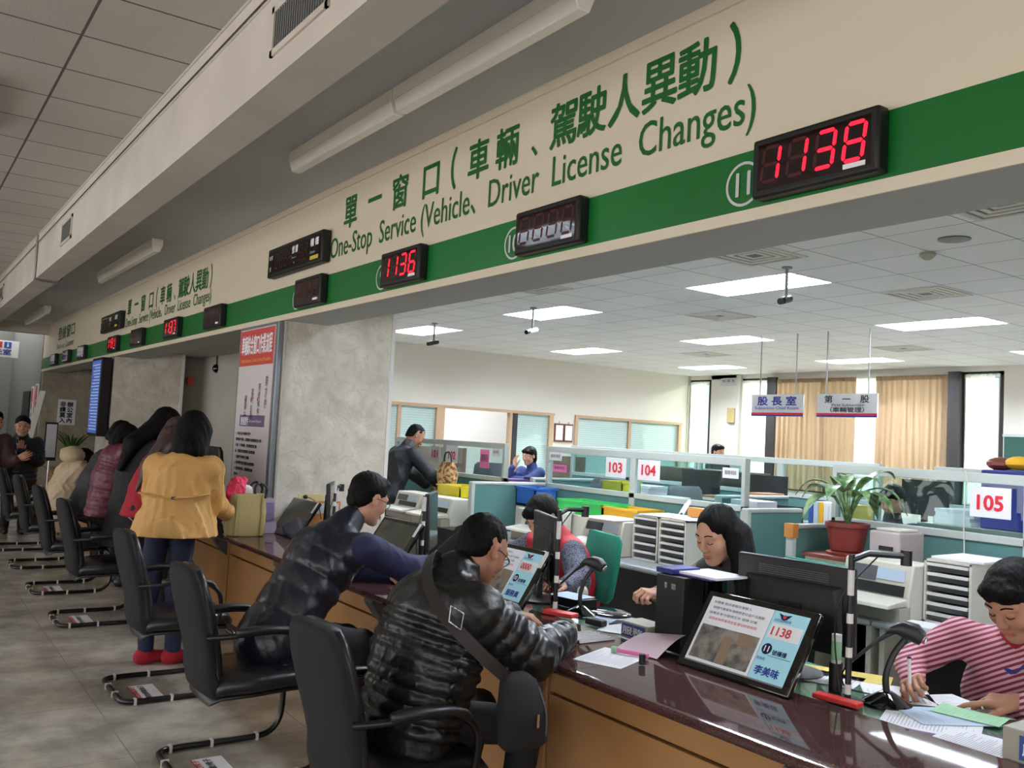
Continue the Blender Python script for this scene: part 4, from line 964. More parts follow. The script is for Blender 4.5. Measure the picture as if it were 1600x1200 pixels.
sheet('paper_form', 3.1, 4.75, .7465, .21, .3, R(30), 'white papers left of the puffer jacket shoulder')
for k in range(4):
    tag(MB().tube([(2.84, 4.3 + .12 * k, .75), (2.90, 4.25 + .1 * k, .79), (2.86, 4.1 + .12 * k, .77), (2.98, 4.0 + .1 * k, .75)], .005, 'black_plastic', 6, smooth=5).build('cable'), 'black cable tangled behind the window 10 screen', 'cable', 'cables behind the window 10 screen')
# tote bag, leaflet holder, things by the pillar
mat('canvas', (176, 158, 108), 0.9, bump=(60, 0.3)); mat('canvas_green', (160, 150, 96), 0.9); mat('hot_pink', (224, 50, 88), 0.5, bump=(25, .6)); mat('acrylic', (176, 160, 178), 0.15)
t = thing('tote_bag', 'khaki canvas tote bag with black handles standing on the counter', 'bag', (2.33, 6.9, .76))
MB().loft([((2.35, 6.88, .762), (.13, 0, 0), (0, .07, 0)), ((2.35, 6.88, .78), (.145, 0, 0), (0, .08, 0)), ((2.35, 6.88, .95), (.150, 0, 0), (0, .085, 0)), ((2.35, 6.88, 1.065), (.135, 0, 0), (0, .07, 0)), ((2.35, 6.88, 1.085), (.135, 0, 0), (0, .066, 0))], 'canvas', 28, 4).build('bag_body', t, smooth=1)
MB().b2(2.44, 2.455, 6.79, 6.80, .77, 1.08, 'canvas_green').b2(2.245, 2.26, 6.795, 6.802, .77, 1.08, 'canvas_green').build('seam', t, smooth=0)
for dy in (-.055, .06): MB().tube([(2.40 , 6.88 + dy, 1.05), (2.39, 6.88 + dy, 1.13), (2.43, 6.88 + dy * .8, 1.17), (2.485, 6.88 + dy * .9, 1.13), (2.475, 6.88 + dy, 1.05)], .010, 'black_plastic', 8, smooth=5).build('handle', t)
tag(MB().ball((2.35, 6.92, 1.10), (.06, .05, .05), 'paper', 14).build('tissue_pack'), 'white tissue pack between the pink bundle and the bag handle', 'tissue')
t = thing('leaflet_holder', 'clear acrylic leaflet holder with purple leaflets beside the tote bag', 'leaflet holder', (2.56, 7.10, .76))
MB().box((2.58, 7.05, .90), (.12, .01, .27), 'acrylic', Matrix.Rotation(R(-10), 3, 'X')).build('back_plate', t, smooth=0); MB().b2(2.52, 2.64, 6.98, 7.04, .762, .84, 'acrylic').build('pocket', t, smooth=0)
MB().box((2.58, 7.035, .93), (.10, .006, .14), 'sign_violet', Matrix.Rotation(R(-10), 3, 'X')).build('leaflet', t, smooth=0)
t = thing('power_outlet', 'cream wall socket plate with a black plug on the marble', 'socket', (2.98, 7.21, 1.05)); MB().b2(2.90, 3.13, 7.205, 7.2175, .985, 1.06, 'cream_plate').build('plate', t, smooth=0, bevel=.003) if mat('cream_plate', (222, 206, 150), .5) else 0
MB().ball((2.955, 7.19, 1.035), (.022, .02, .018), 'black_plastic').build('plug', t); MB().tube([(2.965, 7.18, 1.035), (3.02, 7.16, 1.01), (3.06, 7.14, .95), (3.06, 7.08, .86)], .004, 'black_plastic', 6, smooth=5).build('cord', t)
t = thing('notice_frame', 'wooden framed notice leaning at the foot of the marble pillar', 'frame', (3.12, 7.15, .76)); MB().b2(2.98, 3.26, 7.15, 7.17, .90, 1.0, 'wood_orange').build('frame', t, smooth=0) if mat('wood_orange', (196, 128, 60), .5) else 0
MB().b2(3.0, 3.24, 7.145, 7.15, .90, .985, 'paper_grey').build('sheet', t, smooth=0); MB().b2(2.98, 3.26, 7.13, 7.17, .746, .90, 'wood_orange').build('stand', t, smooth=0)
t = thing('name_card_stack', 'stack of white cards behind the grey-reflecting screen', 'cards', (2.86, 7.14, .9)); MB().b2(2.80, 2.92, 7.10, 7.19, .762, .985, 'paper').build('stack', t, smooth=0)
for k in range(3): tag(MB().box((2.90, 6.45 + k * .06, .775 + k * .03), (.2, .03, .012), ('white', 'red_plastic', 'white')[k], Matrix.Rotation(R(20 * k), 3, 'Z')).build('desk_pad'), ['lowest', 'red middle', 'top'][k] + ' slip of the small pile right of the grey-reflecting screen', 'paper')
# ------------------------------------------------------------------ partitions
XP = 5.4
def partition(y0, y1, label, x=XP, cells=1, ztop=1.56, z0g=1.20, z1g=1.50, group='glazed office partitions'):
    t = thing('office_partition', label, 'partition', (x, (y0 + y1) / 2, 0), 0, group)
    MB().b2(x - .018, x + .018, y0 + .03, y1 - .03, .05, z0g - .035, 'partition_fabric').build('fabric_panel', t, smooth=0)
    q = MB().b2(x - .03, x + .03, y0, y1, z1g, ztop, 'partition_frame').b2(x - .03, x + .03, y0, y1, z0g - .045, z0g, 'partition_frame').b2(x - .03, x + .03, y0, y1, 0, .06, 'partition_frame')
    L = (y1 - y0) / cells
    for k in range(cells + 1):
        a = y0 + k * L; q.b2(x - .03, x + .03, max(y0, a - .035), min(y1, a + .035), 0, z1g + .002, 'partition_frame')
    q.build('frame', t, smooth=0, bevel=.004)
    for k in range(cells): MB().b2(x - .003, x + .003, y0 + k * L + .03, y0 + (k + 1) * L - .03, z0g, z1g, 'glass').build('pane', t, smooth=0)
    return t
partition(2.50, 3.80, 'glazed partition carrying the 105 sheet')
partition(4.56, 7.05, 'double glazed partition carrying the 103 and 104 sheets', cells=2)
partition(7.78, 10.25, 'double glazed partition carrying the 101 and 102 sheets', cells=2)
partition(5.05, 7.4, 'farther glazed partition in front of the beige curtains', x=7.9, cells=2)
partition(7.44, 9.8, 'far glazed partition under the small room sign', x=7.92, cells=2)
partition(2.2, 4.9, 'far glazed partition seen through the 105 pane', x=8.6, cells=2)
def number_sheet(s, y, label, w=.27, z0=1.32, h=.175, x=XP - .032):
    t = thing('number_sheet', label, 'notice', (x, y, z0), 0, 'red numbered sheets taped to the partitions')
    MB().b2(x - .002, x, y - w / 2, y + w / 2, z0, z0 + h, 'paper').build('sheet', t, smooth=0)
    do_items([(s, (x - .004, y, z0 + .045), RD, UP, dict(m='ink_red', w=w * .62, h=.085, bold=.045, anchor='c'))], t)
number_sheet('105', 2.72, 'white sheet with red number 105', w=.24, z0=1.30, h=.18)
number_sheet('104', 5.60, 'white sheet with red number 104'); number_sheet('103', 6.02, 'white sheet with red number 103')
number_sheet('102', 8.83, 'white sheet with red number 102', z0=1.30, h=.2, w=.24); number_sheet('101', 9.22, 'white sheet with red number 101', z0=1.30, h=.18, w=.22)
def small_notice(y, z, w, h, m, label, txt='服務項目', x=XP - .032):
    t = thing('partition_notice', label, 'notice', (x, y, z))
    MB().b2(x - .002, x, y - w / 2, y + w / 2, z, z + h, m).build('sheet', t, smooth=0)
    do_items([(txt, (x - .004, y, z + h * .35), RD, UP, dict(m='ink', w=w * .7, h=h * .4, anchor='c'))], t)
small_notice(3.60, 1.42, .17, .075, 'paper', 'small name plate at the left end of the 105 pane'); small_notice(4.70, 1.40, .16, .08, 'paper', 'small name plate at the right end of the 104 pane')
small_notice(6.90, 1.425, .2, .08, 'paper', 'small white plate above the pink label on the 103 pane'); small_notice(6.83, 1.32, .22, .07, 'pink', 'pink label under the name plate on the 103 pane')
small_notice(8.15, 1.28, .18, .2, 'pink', 'pink and white notice on the 102 pane'); small_notice(7.93, 1.42, .14, .08, 'paper', 'small plate right of the pink notice on the 102 pane')
def divider(y, x0, x1, z, label, post=False):
    t = thing('desk_divider', label, 'divider', ((x0 + x1) / 2, y, 0), 0, 'low green desk dividers')
    MB().b2(x0 + .03, x1, y - .02, y + .02, .03, z - .02, 'partition_fabric').build('fabric_panel', t, smooth=0)
    MB().b2(x0, x1, y - .03, y + .03, z - .03, z, 'partition_frame').b2(x0, x0 + .04, y - .03, y + .03, 0, z - .01, 'partition_frame').build('frame', t, smooth=0, bevel=.01)
    return t
divider(7.05, 4.50, 5.36, 1.20, 'low green divider left of the blue box, ending the near desk row')
divider(4.02, 4.74, 5.32, 1.235, 'low green divider behind the long-haired woman')
d = divider(3.70, 4.80, 5.36, 1.165, 'low green divider behind the potted plant, with an ochre taped corner')
MB().b2(4.792, 4.845, 3.665, 3.735, 1.08, 1.168, 'wood_orange').build('tape_patch', d, smooth=0)
divider(5.4, 6.0, 6.95, 1.22, 'green divider behind the row of files'); divider(3.0, 6.5, 8.2, 1.25, 'green divider seen through the 105 pane'); divider(8.0, 5.9, 6.9, 1.2, 'green divider seen through the 102 pane')

# ------------------------------------------------------------------ near desks, machines, drawers
def office_desk(y0, y1, label, x0=4.52, x1=5.34, z=.745):
    t = thing('office_desk', label, 'desk', ((x0 + x1) / 2, (y0 + y1) / 2, 0))
    MB().b2(x0, x1, y0, y1, z - .035, z, 'desk_grey').build('desk_surface', t, smooth=0, bevel=.012)
    for ya in (y0 + .02, y1 - .05): MB().b2(x0 + .05, x1 - .02, ya, ya + .03, 0, z - .035, 'machine_beige').build('side_panel', t, smooth=0)
    MB().b2(x0 + .35, x1 - .06, y0 + .1, y1 - .1, .1, z - .06, 'dark_metal').build('gap_shade', t, smooth=0)  # dark block standing for the shade in the gap under the desk
    return t
office_desk(1.2, 2.86, 'grey desk behind the woman in stripes', x0=4.42); office_desk(2.87, 3.35, 'short grey desk end under the beige printer', x0=4.42, x1=4.83); office_desk(4.10, 6.95, 'grey desk under the drawer stacks and crates'); office_desk(7.2, 8.7, 'grey desk with printers behind the man in the navy vest')
def printer(x, y, label, w=.42, d=.34, z=.747, h=.30):
    t = thing('dot_matrix_printer', label, 'printer', (x, y, z))
    pr = [(x - d * .25, z + .11), (x - d * .12, z + h), (x + d / 2, z + h), (x + d / 2, z + .0), (x - d * .25, z)]
    MB().prism([(a, y - w / 2, b) for a, b in pr], (0, w, 0), 'machine_beige').build('housing', t, bevel=.01)
    # sloping dark window and control panel on the front
    A, Bp = Vector((x - d * .243, 0, z + .125)), Vector((x - d * .128, 0, z + h - .02)); n = Vector((-1, 0, .35)).normalized() * .006
    def quad(y0, y1, a, b, m, nm):
        p0, p1 = A.lerp(Bp, a), A.lerp(Bp, b); q = MB()
        q.hexa([(p0.x, y0, p0.z), (p0.x, y1, p0.z), (p1.x, y1, p1.z), (p1.x, y0, p1.z), Vector((p0.x, y0, p0.z)) + n, Vector((p0.x, y1, p0.z)) + n, Vector((p1.x, y1, p1.z)) + n, Vector((p1.x, y0, p1.z)) + n], m); q.build(nm, t, smooth=0)
    quad(y + w * .0, y + w * .42, .42, .92, 'machine_grey', 'window'); quad(y - w * .40, y - w * .01, .5, .9, 'paper_blue', 'control_panel'); quad(y - w * .42, y + w * .30, .0, .36, 'black_plastic', 'paper_slot')
    MB().prism([(x - d * .25, y - w / 2 + .01, z + .12), (x - d * .75, y - w / 2 + .01, z + .095), (x - d * .78, y - w / 2 + .01, z + .075), (x - d * .25, y - w / 2 + .01, z + .08)], (0, w - .02, 0), 'machine_beige').build('front_tray', t, bevel=.004)
    MB().b2(x - d * .5, x - d * .2, y - w / 2, y + w / 2, z, z + .075, 'box_grey').build('base', t, smooth=0)
    return t
printer(4.66, 2.95, 'beige dot matrix printer right of the black monitor'); printer(4.78, 5.42, 'grey-windowed printer behind the green chair', w=.46, h=.27)
printer(4.78, 6.30, 'printer loaded with papers left of the framed photo', w=.42, h=.25)
printer(4.55, 8.22, 'left one of the two beige printers behind the man in the vest', h=.26, w=.5); printer(4.55, 7.62, 'right one of the two beige printers behind the man in the vest', h=.26, w=.55)
def drawers(x, y, w, n, label, z=.747, h=.34, d=.38):
    t = thing('drawer_stack', label, 'drawer cabinet', (x + d / 2, y, z), 0, 'plastic document drawer stacks')
    MB().b2(x, x + d, y - w / 2, y - w / 2 + .012, z, z + h, 'machine_beige').b2(x, x + d, y + w / 2 - .012, y + w / 2, z, z + h, 'machine_beige').b2(x, x + d, y - w / 2, y + w / 2, z + h - .012, z + h, 'machine_beige').b2(x, x + d, y - w / 2, y + w / 2, z, z + .012, 'machine_beige').b2(x + d - .01, x + d, y - w / 2, y + w / 2, z, z + h, 'machine_beige').build('case', t, smooth=0)
    st = (h - .024) / n
    for k in range(n):
        zz = z + .012 + k * st
        dr = MB().b2(x + .012, x + d - .02, y - w / 2 + .016, y + w / 2 - .016, zz + .004, zz + st - .012, 'drawer_grey').build('drawer', t, smooth=0)
        MB().b2(x - .006, x + .014, y - w / 2 + .018, y + w / 2 - .018, zz + st - .022, zz + st - .006, 'white').build('handle', dr, smooth=0)
mat('drawer_grey', (78, 82, 82), 0.3)
drawers(4.80, 5.02, .27, 5, 'left one of the two document drawer stacks behind the long-haired woman'); drawers(4.80, 4.735, .27, 6, 'right one of the two document drawer stacks behind the long-haired woman')
drawers(4.70, 2.60, .26, 6, 'document drawer stack under white paper, left of the short-haired woman')
sheet('paper_stack', 4.92, 2.58, 1.09, .36, .28, R(3), 'white paper and blue folder on the right drawer stack', lines=0, th=.012)
sheet('paper_stack', 4.97, 4.95, 1.09, .34, .30, R(4), 'loose white papers on the left drawer stack', lines=0, th=.006); sheet('paper_stack', 4.98, 4.68, 1.09, .34, .26, R(-6), 'loose white papers on the right of the twin drawer stacks', lines=0, th=.006)
tag(B('card_holder', None, 5.02, 5.10, 4.62, 4.80, 1.102, 1.17, 'wood_orange', .002), 'small brown card box on the twin drawer stacks', 'box')
for k, yy in enumerate((4.56, 4.86)): tag(MB().grid(lambda u, v: (5.04 + .08 * u, yy + .07 * v, 1.105 + .10 * u + .02 * math.sin(5 * v)), 4, 4, 'paper', thick=.001).build('crumpled_paper'), ['crumpled white paper right of the brown card box', 'crumpled white paper left of the brown card box'][k], 'paper')
sheet('paper_stack', 4.56, 2.60, .747, .20, .26, R(20), 'white papers on the desk edge before the right drawer stack', lines=0, th=.012); sheet('paper_stack', 4.60, 2.22, .747, .22, .30, R(8), 'grey papers on the desk edge near the short-haired woman', lines=0, th=.02)
sheet('paper_stack', 4.80, 5.42, 1.022, .34, .4, R(6), 'white papers on the printer behind the green chair', lines=0, th=.006); sheet('paper_stack', 4.83, 6.30, 1.0, .34, .4, R(-4), 'papers on the left printer near the green crate', lines=0, th=.006)
def crate(x, y, z, w, d, h, m, label):
    t = thing('storage_crate', label, 'crate', (x, y, z))
    q = MB(); a, b = w / 2, d / 2; s = .012
    q.b2(x - b, x + b, y - a, y + a, z, z + s, m)
    for yy in (-a, a - s): q.b2(x - b, x + b, y + yy, y + yy + s, z, z + h, m)
    for xx in (-b, b - s): q.b2(x + xx, x + xx + s, y - a, y + a, z, z + h, m)
    q.build('basket', t, smooth=0)
    MB().b2(x - b - .012, x + b + .012, y - a - .012, y - a + .01, z + h - .018, z + h, m).b2(x - b - .012, x + b + .012, y + a - .01, y + a + .012, z + h - .018, z + h, m).b2(x - b - .012, x - b + .01, y - a, y + a, z + h - .018, z + h, m).b2(x + b - .01, x + b + .012, y - a, y + a, z + h - .018, z + h, m).build('rim', t, smooth=0)
    MB().b2(x - b + .02, x + b - .02, y - a + .02, y + a - .02, z + s, z + h - .03, 'paper').build('contents', t, smooth=0)
mat('crate_green', (50, 186, 84), .45); mat('crate_orange', (232, 176, 40), .45); mat('crate_yellow', (236, 216, 50), .45); mat('crate_blue', (44, 96, 176), .45)
tag(B('low_cabinet', None, 4.98, 5.34, 5.28, 6.98, .747, .985, 'machine_beige', .005), 'beige low cabinet under the green and orange crates', 'cabinet')
crate(5.17, 6.08, .987, .62, .28, .115, 'crate_green', 'bright green crate in front of the 103 partition'); crate(5.17, 5.58, .987, .44, .28, .105, 'crate_orange', 'orange-yellow crate under the 104 sheet')
crate(5.12, 6.85, 1.0, .30, .26, .17, 'crate_blue', 'blue box at the left end of the 103 partition'); crate(4.90, 7.85, .99, .44, .3, .12, 'crate_yellow', 'yellow crate beside the patterned bag')
tag(B('low_cabinet', None, 4.75, 5.2, 7.55, 8.35, .747, .985, 'offwhite', .005), 'pale cabinet with brown top under the yellow crate', 'cabinet')
crate(6.1, 6.75, .747, .3, .25, .5, 'crate_yellow', 'deep yellow crate seen through the 103 pane')
tag(MB().loft([((4.95, 8.22, .99), (.06, 0, 0), (0, .11, 0)), ((4.95, 8.22, 1.2), (.09, 0, 0), (0, .15, 0)), ((4.95, 8.22, 1.33), (.05, 0, 0), (0, .1, 0))], 'floral', 20, 2.5).tube([(4.95, 8.30, 1.3), (4.95, 8.28, 1.42), (4.95, 8.18, 1.42), (4.95, 8.14, 1.3)], .01, 'black_plastic', 8, smooth=4).build('patterned_bag', smooth=1) if mat('floral', (120, 66, 46), .8, noise=(26, .08, (206, 176, 120), 3)) else 0, 'brown floral patterned bag below the 102 sheet', 'bag')
# brown-topped cabinet, plant, machine
t = thing('side_cabinet', 'pale cabinet with a red-brown top under the potted plant', 'cabinet', (5.0, 3.2, 0)); MB().b2(4.86, 5.34, 2.92, 3.62, 0, .975, 'machine_beige').build('body', t, smooth=0); MB().b2(4.84, 5.35, 2.90, 3.63, .975, 1.0, 'brown_top').build('top_board', t, smooth=0, bevel=.004)
t = thing('cheque_machine', 'grey-pink office machine with dark slots beside the potted plant', 'office machine', (4.95, 3.08, 1.0))
MB().b2(4.90, 5.16, 3.00, 3.20, 1.002, 1.185, 'machine_pink').build('housing', t, smooth=0, bevel=.012) if mat('machine_pink', (176, 166, 166), .45) else 0
MB().b2(4.893, 4.902, 3.04, 3.13, 1.075, 1.10, 'black_frame').b2(4.893, 4.902, 3.06, 3.12, 1.03, 1.045, 'black_frame').build('slot', t, smooth=0); MB().b2(4.94, 5.12, 3.02, 3.18, 1.186, 1.20, 'offwhite').build('lid', t, smooth=0, bevel=.004)
mat('leaf_green', (60, 104, 56), 0.4, noise=(22, 0.1, (134, 160, 112), 3)); mat('pot_red', (118, 44, 38), 0.45)
t = thing('potted_plant', 'leafy dumb cane plant in a dark red pot behind the monitor', 'plant', (5.0, 3.40, 1.0))
px0, py0 = 5.02, 3.43
MB().lathe((px0, py0, 1.001), [(.12, 0), (.125, .015), (.09, .02), (.10, .03), (.125, .17), (.135, .175), (.135, .2), (.12, .2), (.11, .18)], 'pot_red', 28).build('pot', t)
q = MB(); st = MB()
for k in range(17):
    a = k * 2.399; l = .22 + .12 * random.random(); dx, dy = math.cos(a), math.sin(a); up = .10 + .22 * random.random(); w = .05 + .02 * random.random(); out = .10 + .06 * random.random(); zb = 1.30 + .05 * random.random()
    base = Vector((px0, py0, 1.16)); stem_end = Vector((px0 + dx * out * .6, py0 + dy * out * .6, zb + up * .3))
    st.tube([base, base.lerp(stem_end, .5) + Vector((0, 0, .03)), stem_end], .005, 'leaf_green', 6, smooth=3)
    def leaf(u, v, dx=dx, dy=dy, l=l, w=w, s0=stem_end, up=up):
        ww = w * math.sin(PI * min(1, u * .93 + .07)) ** .8 * (v - .5) * 2 * (1 - .3 * u)
        return (s0.x + dx * l * u * (1 - .25 * u) - dy * ww, s0.y + dy * l * u * (1 - .25 * u) + dx * ww, s0.z + up * u * 1.0 - l * .95 * u * u + abs(v - .5) * .02)
    q.grid(leaf, 10, 4, 'leaf_green', thick=.0012)
q.build('leaves', t, smooth=1.2); st.build('stems', t)
# green staff chair
def staff_chair(x, y, rz, m, label, z=.62):
    t = thing('staff_chair', label, 'chair', (x, y, 0), rz); loc = Vector((x, y, 0)); Rm = Matrix.Rotation(rz, 3, 'Z')
    def L(v): return loc + Rm @ Vector(v)
    a = Rm @ Vector((0, 1, 0)); b = Rm @ Vector((1, 0, 0))
    MB().loft([(L((.20, 0, z)), a * .19, b * .02), (L((.205, 0, z + .04)), a * .23, b * .03), (L((.23, 0, z + .22)), a * .245, b * .032), (L((.25, 0, z + .38)), a * .235, b * .03), (L((.255, 0, z + .42)), a * .20, b * .018)], m, 28, 4).build('backrest', t, smooth=1)
    MB().loft([(L((-.22, 0, .48)), a * .2, Vector((0, 0, .02))), (L((-.18, 0, .48)), a * .24, Vector((0, 0, .04))), (L((.16, 0, .48)), a * .24, Vector((0, 0, .04))), (L((.2, 0, .48)), a * .2, Vector((0, 0, .02)))], m, 24, 4).build('seat', t, smooth=1)
    MB().tube([L((.0, 0, .42)), L((.2, 0, .44)), L((.25, 0, .6)), L((.26, 0, .8))], .018, 'black_plastic', 8, smooth=4).build('back_support', t)
    MB().cyl(L((0, 0, .08)), L((0, 0, .44)), .03, m='black_plastic').build('gas_lift', t)
    for k in range(5):
        c = 2 * PI * k / 5; MB().tube([L((0, 0, .10)), L((.28 * math.cos(c), .28 * math.sin(c), .055))], .018, 'black_plastic', 8).ball(L((.28 * math.cos(c), .28 * math.sin(c), .03)), .029, 'black_plastic', 10).build('foot_spoke', t)
mat('chair_green', (22, 128, 108), .8)
staff_chair(3.64, 4.50, R(-16), 'chair_green', 'green staff chair of the woman in the red vest, its back showing above the scanner')
staff_chair(3.95, 3.06, 0, 'chair_green', 'staff chair carrying the long-haired woman'); staff_chair(3.95, 1.6, 0, 'chair_green', 'staff chair carrying the woman in stripes')
# ------------------------------------------------------------------ ceiling things of the office
def ceil_cam(x, y, m, label):
    t = thing('security_camera', label, 'camera', (x, y, ZC - .3), 0, 'bullet cameras hanging from the office ceiling')
    MB().cyl((x, y, ZC - .24), (x, y, ZC), .012, m='grey_metal').cyl((x, y, ZC - .012), (x, y, ZC), .04, m='grey_metal').build('stem', t)
    MB().cyl((x + .07, y + .02, ZC - .24), (x - .06, y - .015, ZC - .275), .028, .028, m=m).build('body', t); MB().cyl((x - .06, y - .015, ZC - .275), (x - .10, y - .025, ZC - .286), .022, .026, m='black_frame').build('lens', t)
ceil_cam(5.70, 4.50, 'black_plastic', 'black bullet camera hanging in front of the nearest lit ceiling light'); ceil_cam(5.78, 7.96, 'white', 'white bullet camera hanging in front of the second lit ceiling light'); ceil_cam(5.82, 10.2, 'dark_metal', 'dark bullet camera hanging near the marble pillar edge')
def ceil_vent(cx, cy, label, k=1):
    t = thing('ceiling_vent', label, 'ceiling vent', (cx, cy, ZC - .01), 0, 'air vents in the office ceiling'); n = 4
    for i in range(n):
        r0, r1 = .27 - i * .06, .235 - i * .06; z = ZC - .012 + i * .002
        q = MB(); q.b2(cx - r0, cx + r0, cy - r0, cy - r1, z, ZC - .001, 'offwhite').b2(cx - r0, cx + r0, cy + r1, cy + r0, z, ZC - .001, 'offwhite').b2(cx - r0, cx - r1, cy - r1, cy + r1, z, ZC - .001, 'offwhite').b2(cx + r1, cx + r0, cy - r1, cy + r1, z, ZC - .001, 'offwhite'); q.build('vent_ring', t, smooth=0)
    MB().b2(cx - .235, cx + .235, cy - .235, cy + .235, ZC - .002, ZC - .0005, 'machine_grey').build('backing', t, smooth=0)
for cx, cy, lb in ((5.2, 4.40, 'square vent above the nearest black camera'), (7.36, 6.68, 'square vent left of the middle of the office ceiling'), (7.36, 4.32, 'square slatted vent right of the nearest black camera'), (5.0, 2.5, 'large slatted vent at the right edge of the picture'), (10.9, 6.7, 'small far vent above the hanging signs'), (10.3, 9.6, 'farthest dim vent near the left office wall'), (5.0, 6.9, 'dim vent behind the header edge near the pillar')):
    ceil_vent(cx, cy, lb)
#mat('stain', (196, 172, 128), .9)
t = thing('smoke_detector', 'beige smoke detector on the office ceiling, right of centre', 'smoke detector', (5.9, 3.46, ZC)); MB().lathe((5.9, 3.46, ZC - .001), [(.05, 0), (.055, -.02), (.03, -.045), (.02, -.05)], 'box_grey').build('body', t)
tag(MB().lathe((5.63, 3.12, ZC - .001), [(.10, 0), (.10, -.006), (.08, -.008)], 'machine_grey').build('ceiling_speaker'), 'round grey speaker in the ceiling above the smoke detector', 'speaker')
# hanging signs
def hang_sign(x, y0, y1, z0, z1, rows, label, bars):
    t = thing('hanging_sign', label, 'sign', (x, (y0 + y1) / 2, z0), 0, 'white signs hanging from the office ceiling')
    MB().b2(x, x + .02, y0, y1, z0, z1, 'paper').build('panel', t, smooth=0)
    MB().b2(x - .002, x + .001, y0, y1, z0, z0 + .02, 'ink_blue').b2(x - .002, x + .001, y0, y1, z0 + .02, z0 + .045, bars).build('stripe', t, smooth=0)
    for y in (y0 + .12, y1 - .12): MB().cyl((x + .01, y, z1), (x + .01, y, ZC), .008, m='grey_metal', n=8).build('hanger', t)
    do_items([(s, (x - .004, yy, z), RD, UP, dict(o)) for s, yy, z, o in rows], t)
hang_sign(9.0, 6.80, 7.58, 2.06, 2.33, [('股 長 室', 7.48, 2.195, dict(m='ink_blue', w=.58, h=.11, bold=.03)), ('Subsection Chief Room', 7.52, 2.145, dict(m='ink_blue', w=.66, h=.035, bold=.01))], 'white hanging sign with blue characters, the left one', 'ink_red')
hang_sign(9.0, 5.82, 6.61, 2.06, 2.33, [('第　一　股', 6.5, 2.225, dict(m='ink', w=.58, h=.085, bold=.02)), ('First Subsection', 6.40, 2.185, dict(m='ink', w=.42, h=.03, bold=.01)), ('（車輛管理）', 6.42, 2.115, dict(m='ink', w=.44, h=.06, bold=.02))], 'white hanging sign with black characters, the right one', 'ink_red')
# wall items
t = thing('wall_sign', 'small grey sign under the ceiling on the far wall between the windows', 'sign', (13.42, 11.87, 2.88)); MB().b2(13.41, 13.43, 11.66, 12.08, 2.86, 3.01, 'paper_grey').build('panel', t, smooth=0); do_items([('股 長 室', (13.405, 12.04, 2.93), RD, UP, dict(m='ink', w=.32, h=.05))], t)
tag(B('wall_box', None, 13.36, 13.43, 11.66, 11.85, 2.14, 2.42, 'canvas', .005), 'beige box mounted on the far wall column', 'box')
for k, (a, b) in enumerate(((9.99, 10.19), (10.21, 10.41))):
    t = thing('picture_frame', ['left', 'right'][k] + ' one of the two dark framed papers on the left office wall', 'picture frame', ((a + b) / 2, 12.9, 1.6)); MB().b2(a, b, 12.90, 12.93, 1.6, 1.93, 'brown_top').build('frame', t, smooth=0, bevel=.004); MB().b2(a + .02, b - .02, 12.895, 12.905, 1.63, 1.90, 'paper').build('paper', t, smooth=0); MB().cyl(((a + b) / 2, 12.915, 1.93), ((a + b) / 2, 12.915, 1.97), .012, m='chrome').build('hook', t)
tag(MB().b2(13.38, 13.425, 3.2, 6.60, 1.0, 2.02, 'chalkboard').b2(13.37, 13.43, 3.15, 6.62, 2.02, 2.06, 'partition_frame').build('chalkboard', smooth=0), 'dark green chalkboard with pale frame on the far wall at the right edge', 'board')
# curtains
def curtain(y0, y1, m, label, n, x=13.33, amp=.03, z0=.98, z1=2.90, gather=0.0):
    t = thing('curtain', label, 'curtain', (x, (y0 + y1) / 2, z0))
    ph = random.random() * 6
    def fn(u, v):
        y = y0 + (y1 - y0) * u; a = amp * (1 - .4 * v) * (math.sin(2 * PI * n * u + ph) + .35 * math.sin(2 * PI * n * 2.3 * u + ph * 2))
        return (x + a, y + .02 * math.sin(v * 3 + u * 9) * (1 - v), z0 + (z1 - z0) * v)
    MB().grid(fn, int(n * 10), 8, m).build('cloth', t, smooth=3)
    def fn2(u, v): p = fn(u, 1); return (p[0] - .006 + .01 * v, p[1], z1 - .02 + .07 * v)
    MB().grid(fn2, int(n * 10), 2, m, thick=.004).build('heading', t, smooth=3)
curtain(12.36, 12.90, 'sheer_curtain', 'bright sheer curtain in the first window by the left office wall', 5, x=13.40, amp=.018)
curtain(10.90, 11.52, 'sheer_curtain', 'bright sheer curtain in the window behind the left hanging sign', 5, x=13.40, amp=.018)
curtain(9.03, 10.66, 'beige_curtain', 'long beige curtain behind the two hanging signs', 13)
curtain(7.43, 8.66, 'beige_curtain', 'long beige curtain left of the dark window post', 10)
curtain(8.60, 9.06, 'sheer_curtain', 'glowing sheer curtain showing between the two beige curtains', 3, x=13.41, amp=.01)
curtain(6.68, 7.22, 'sheer_curtain', 'bright sheer curtain in the window next to the chalkboard', 5, x=13.40, amp=.018)

# ------------------------------------------------------------------ far desks, seen over and through the partitions
def far_monitor(x, y, z, rz, label):
    t = thing('computer_monitor', label, 'monitor', (x, y, z), rz); Rm = Matrix.Rotation(rz, 3, 'Z'); L = lambda v: Vector((x, y, z)) + Rm @ Vector(v)
    MB().box(L((0, 0, .27)), (.03, .5, .32), 'black_plastic', Rm).build('case', t, smooth=0); MB().box(L((.0165, 0, .27)), (.002, .46, .28), 'scr_dim', Rm).build('screen', t, smooth=0); MB().box(L((0, 0, .06)), (.02, .06, .12), 'black_plastic', Rm).box(L((0, 0, .008)), (.16, .22, .016), 'black_plastic', Rm).build('stand', t, smooth=0)
office_desk(4.46, 5.35, 'grey desk with a tall file stack, beyond the 104 pane', x0=5.8, x1=6.6); office_desk(5.45, 7.0, 'grey desk carrying the deep yellow crate, beyond the 103 pane', x0=5.8, x1=6.6); office_desk(8.05, 9.3, 'grey desk beyond the 102 pane, carrying dark files', x0=5.8, x1=6.6)
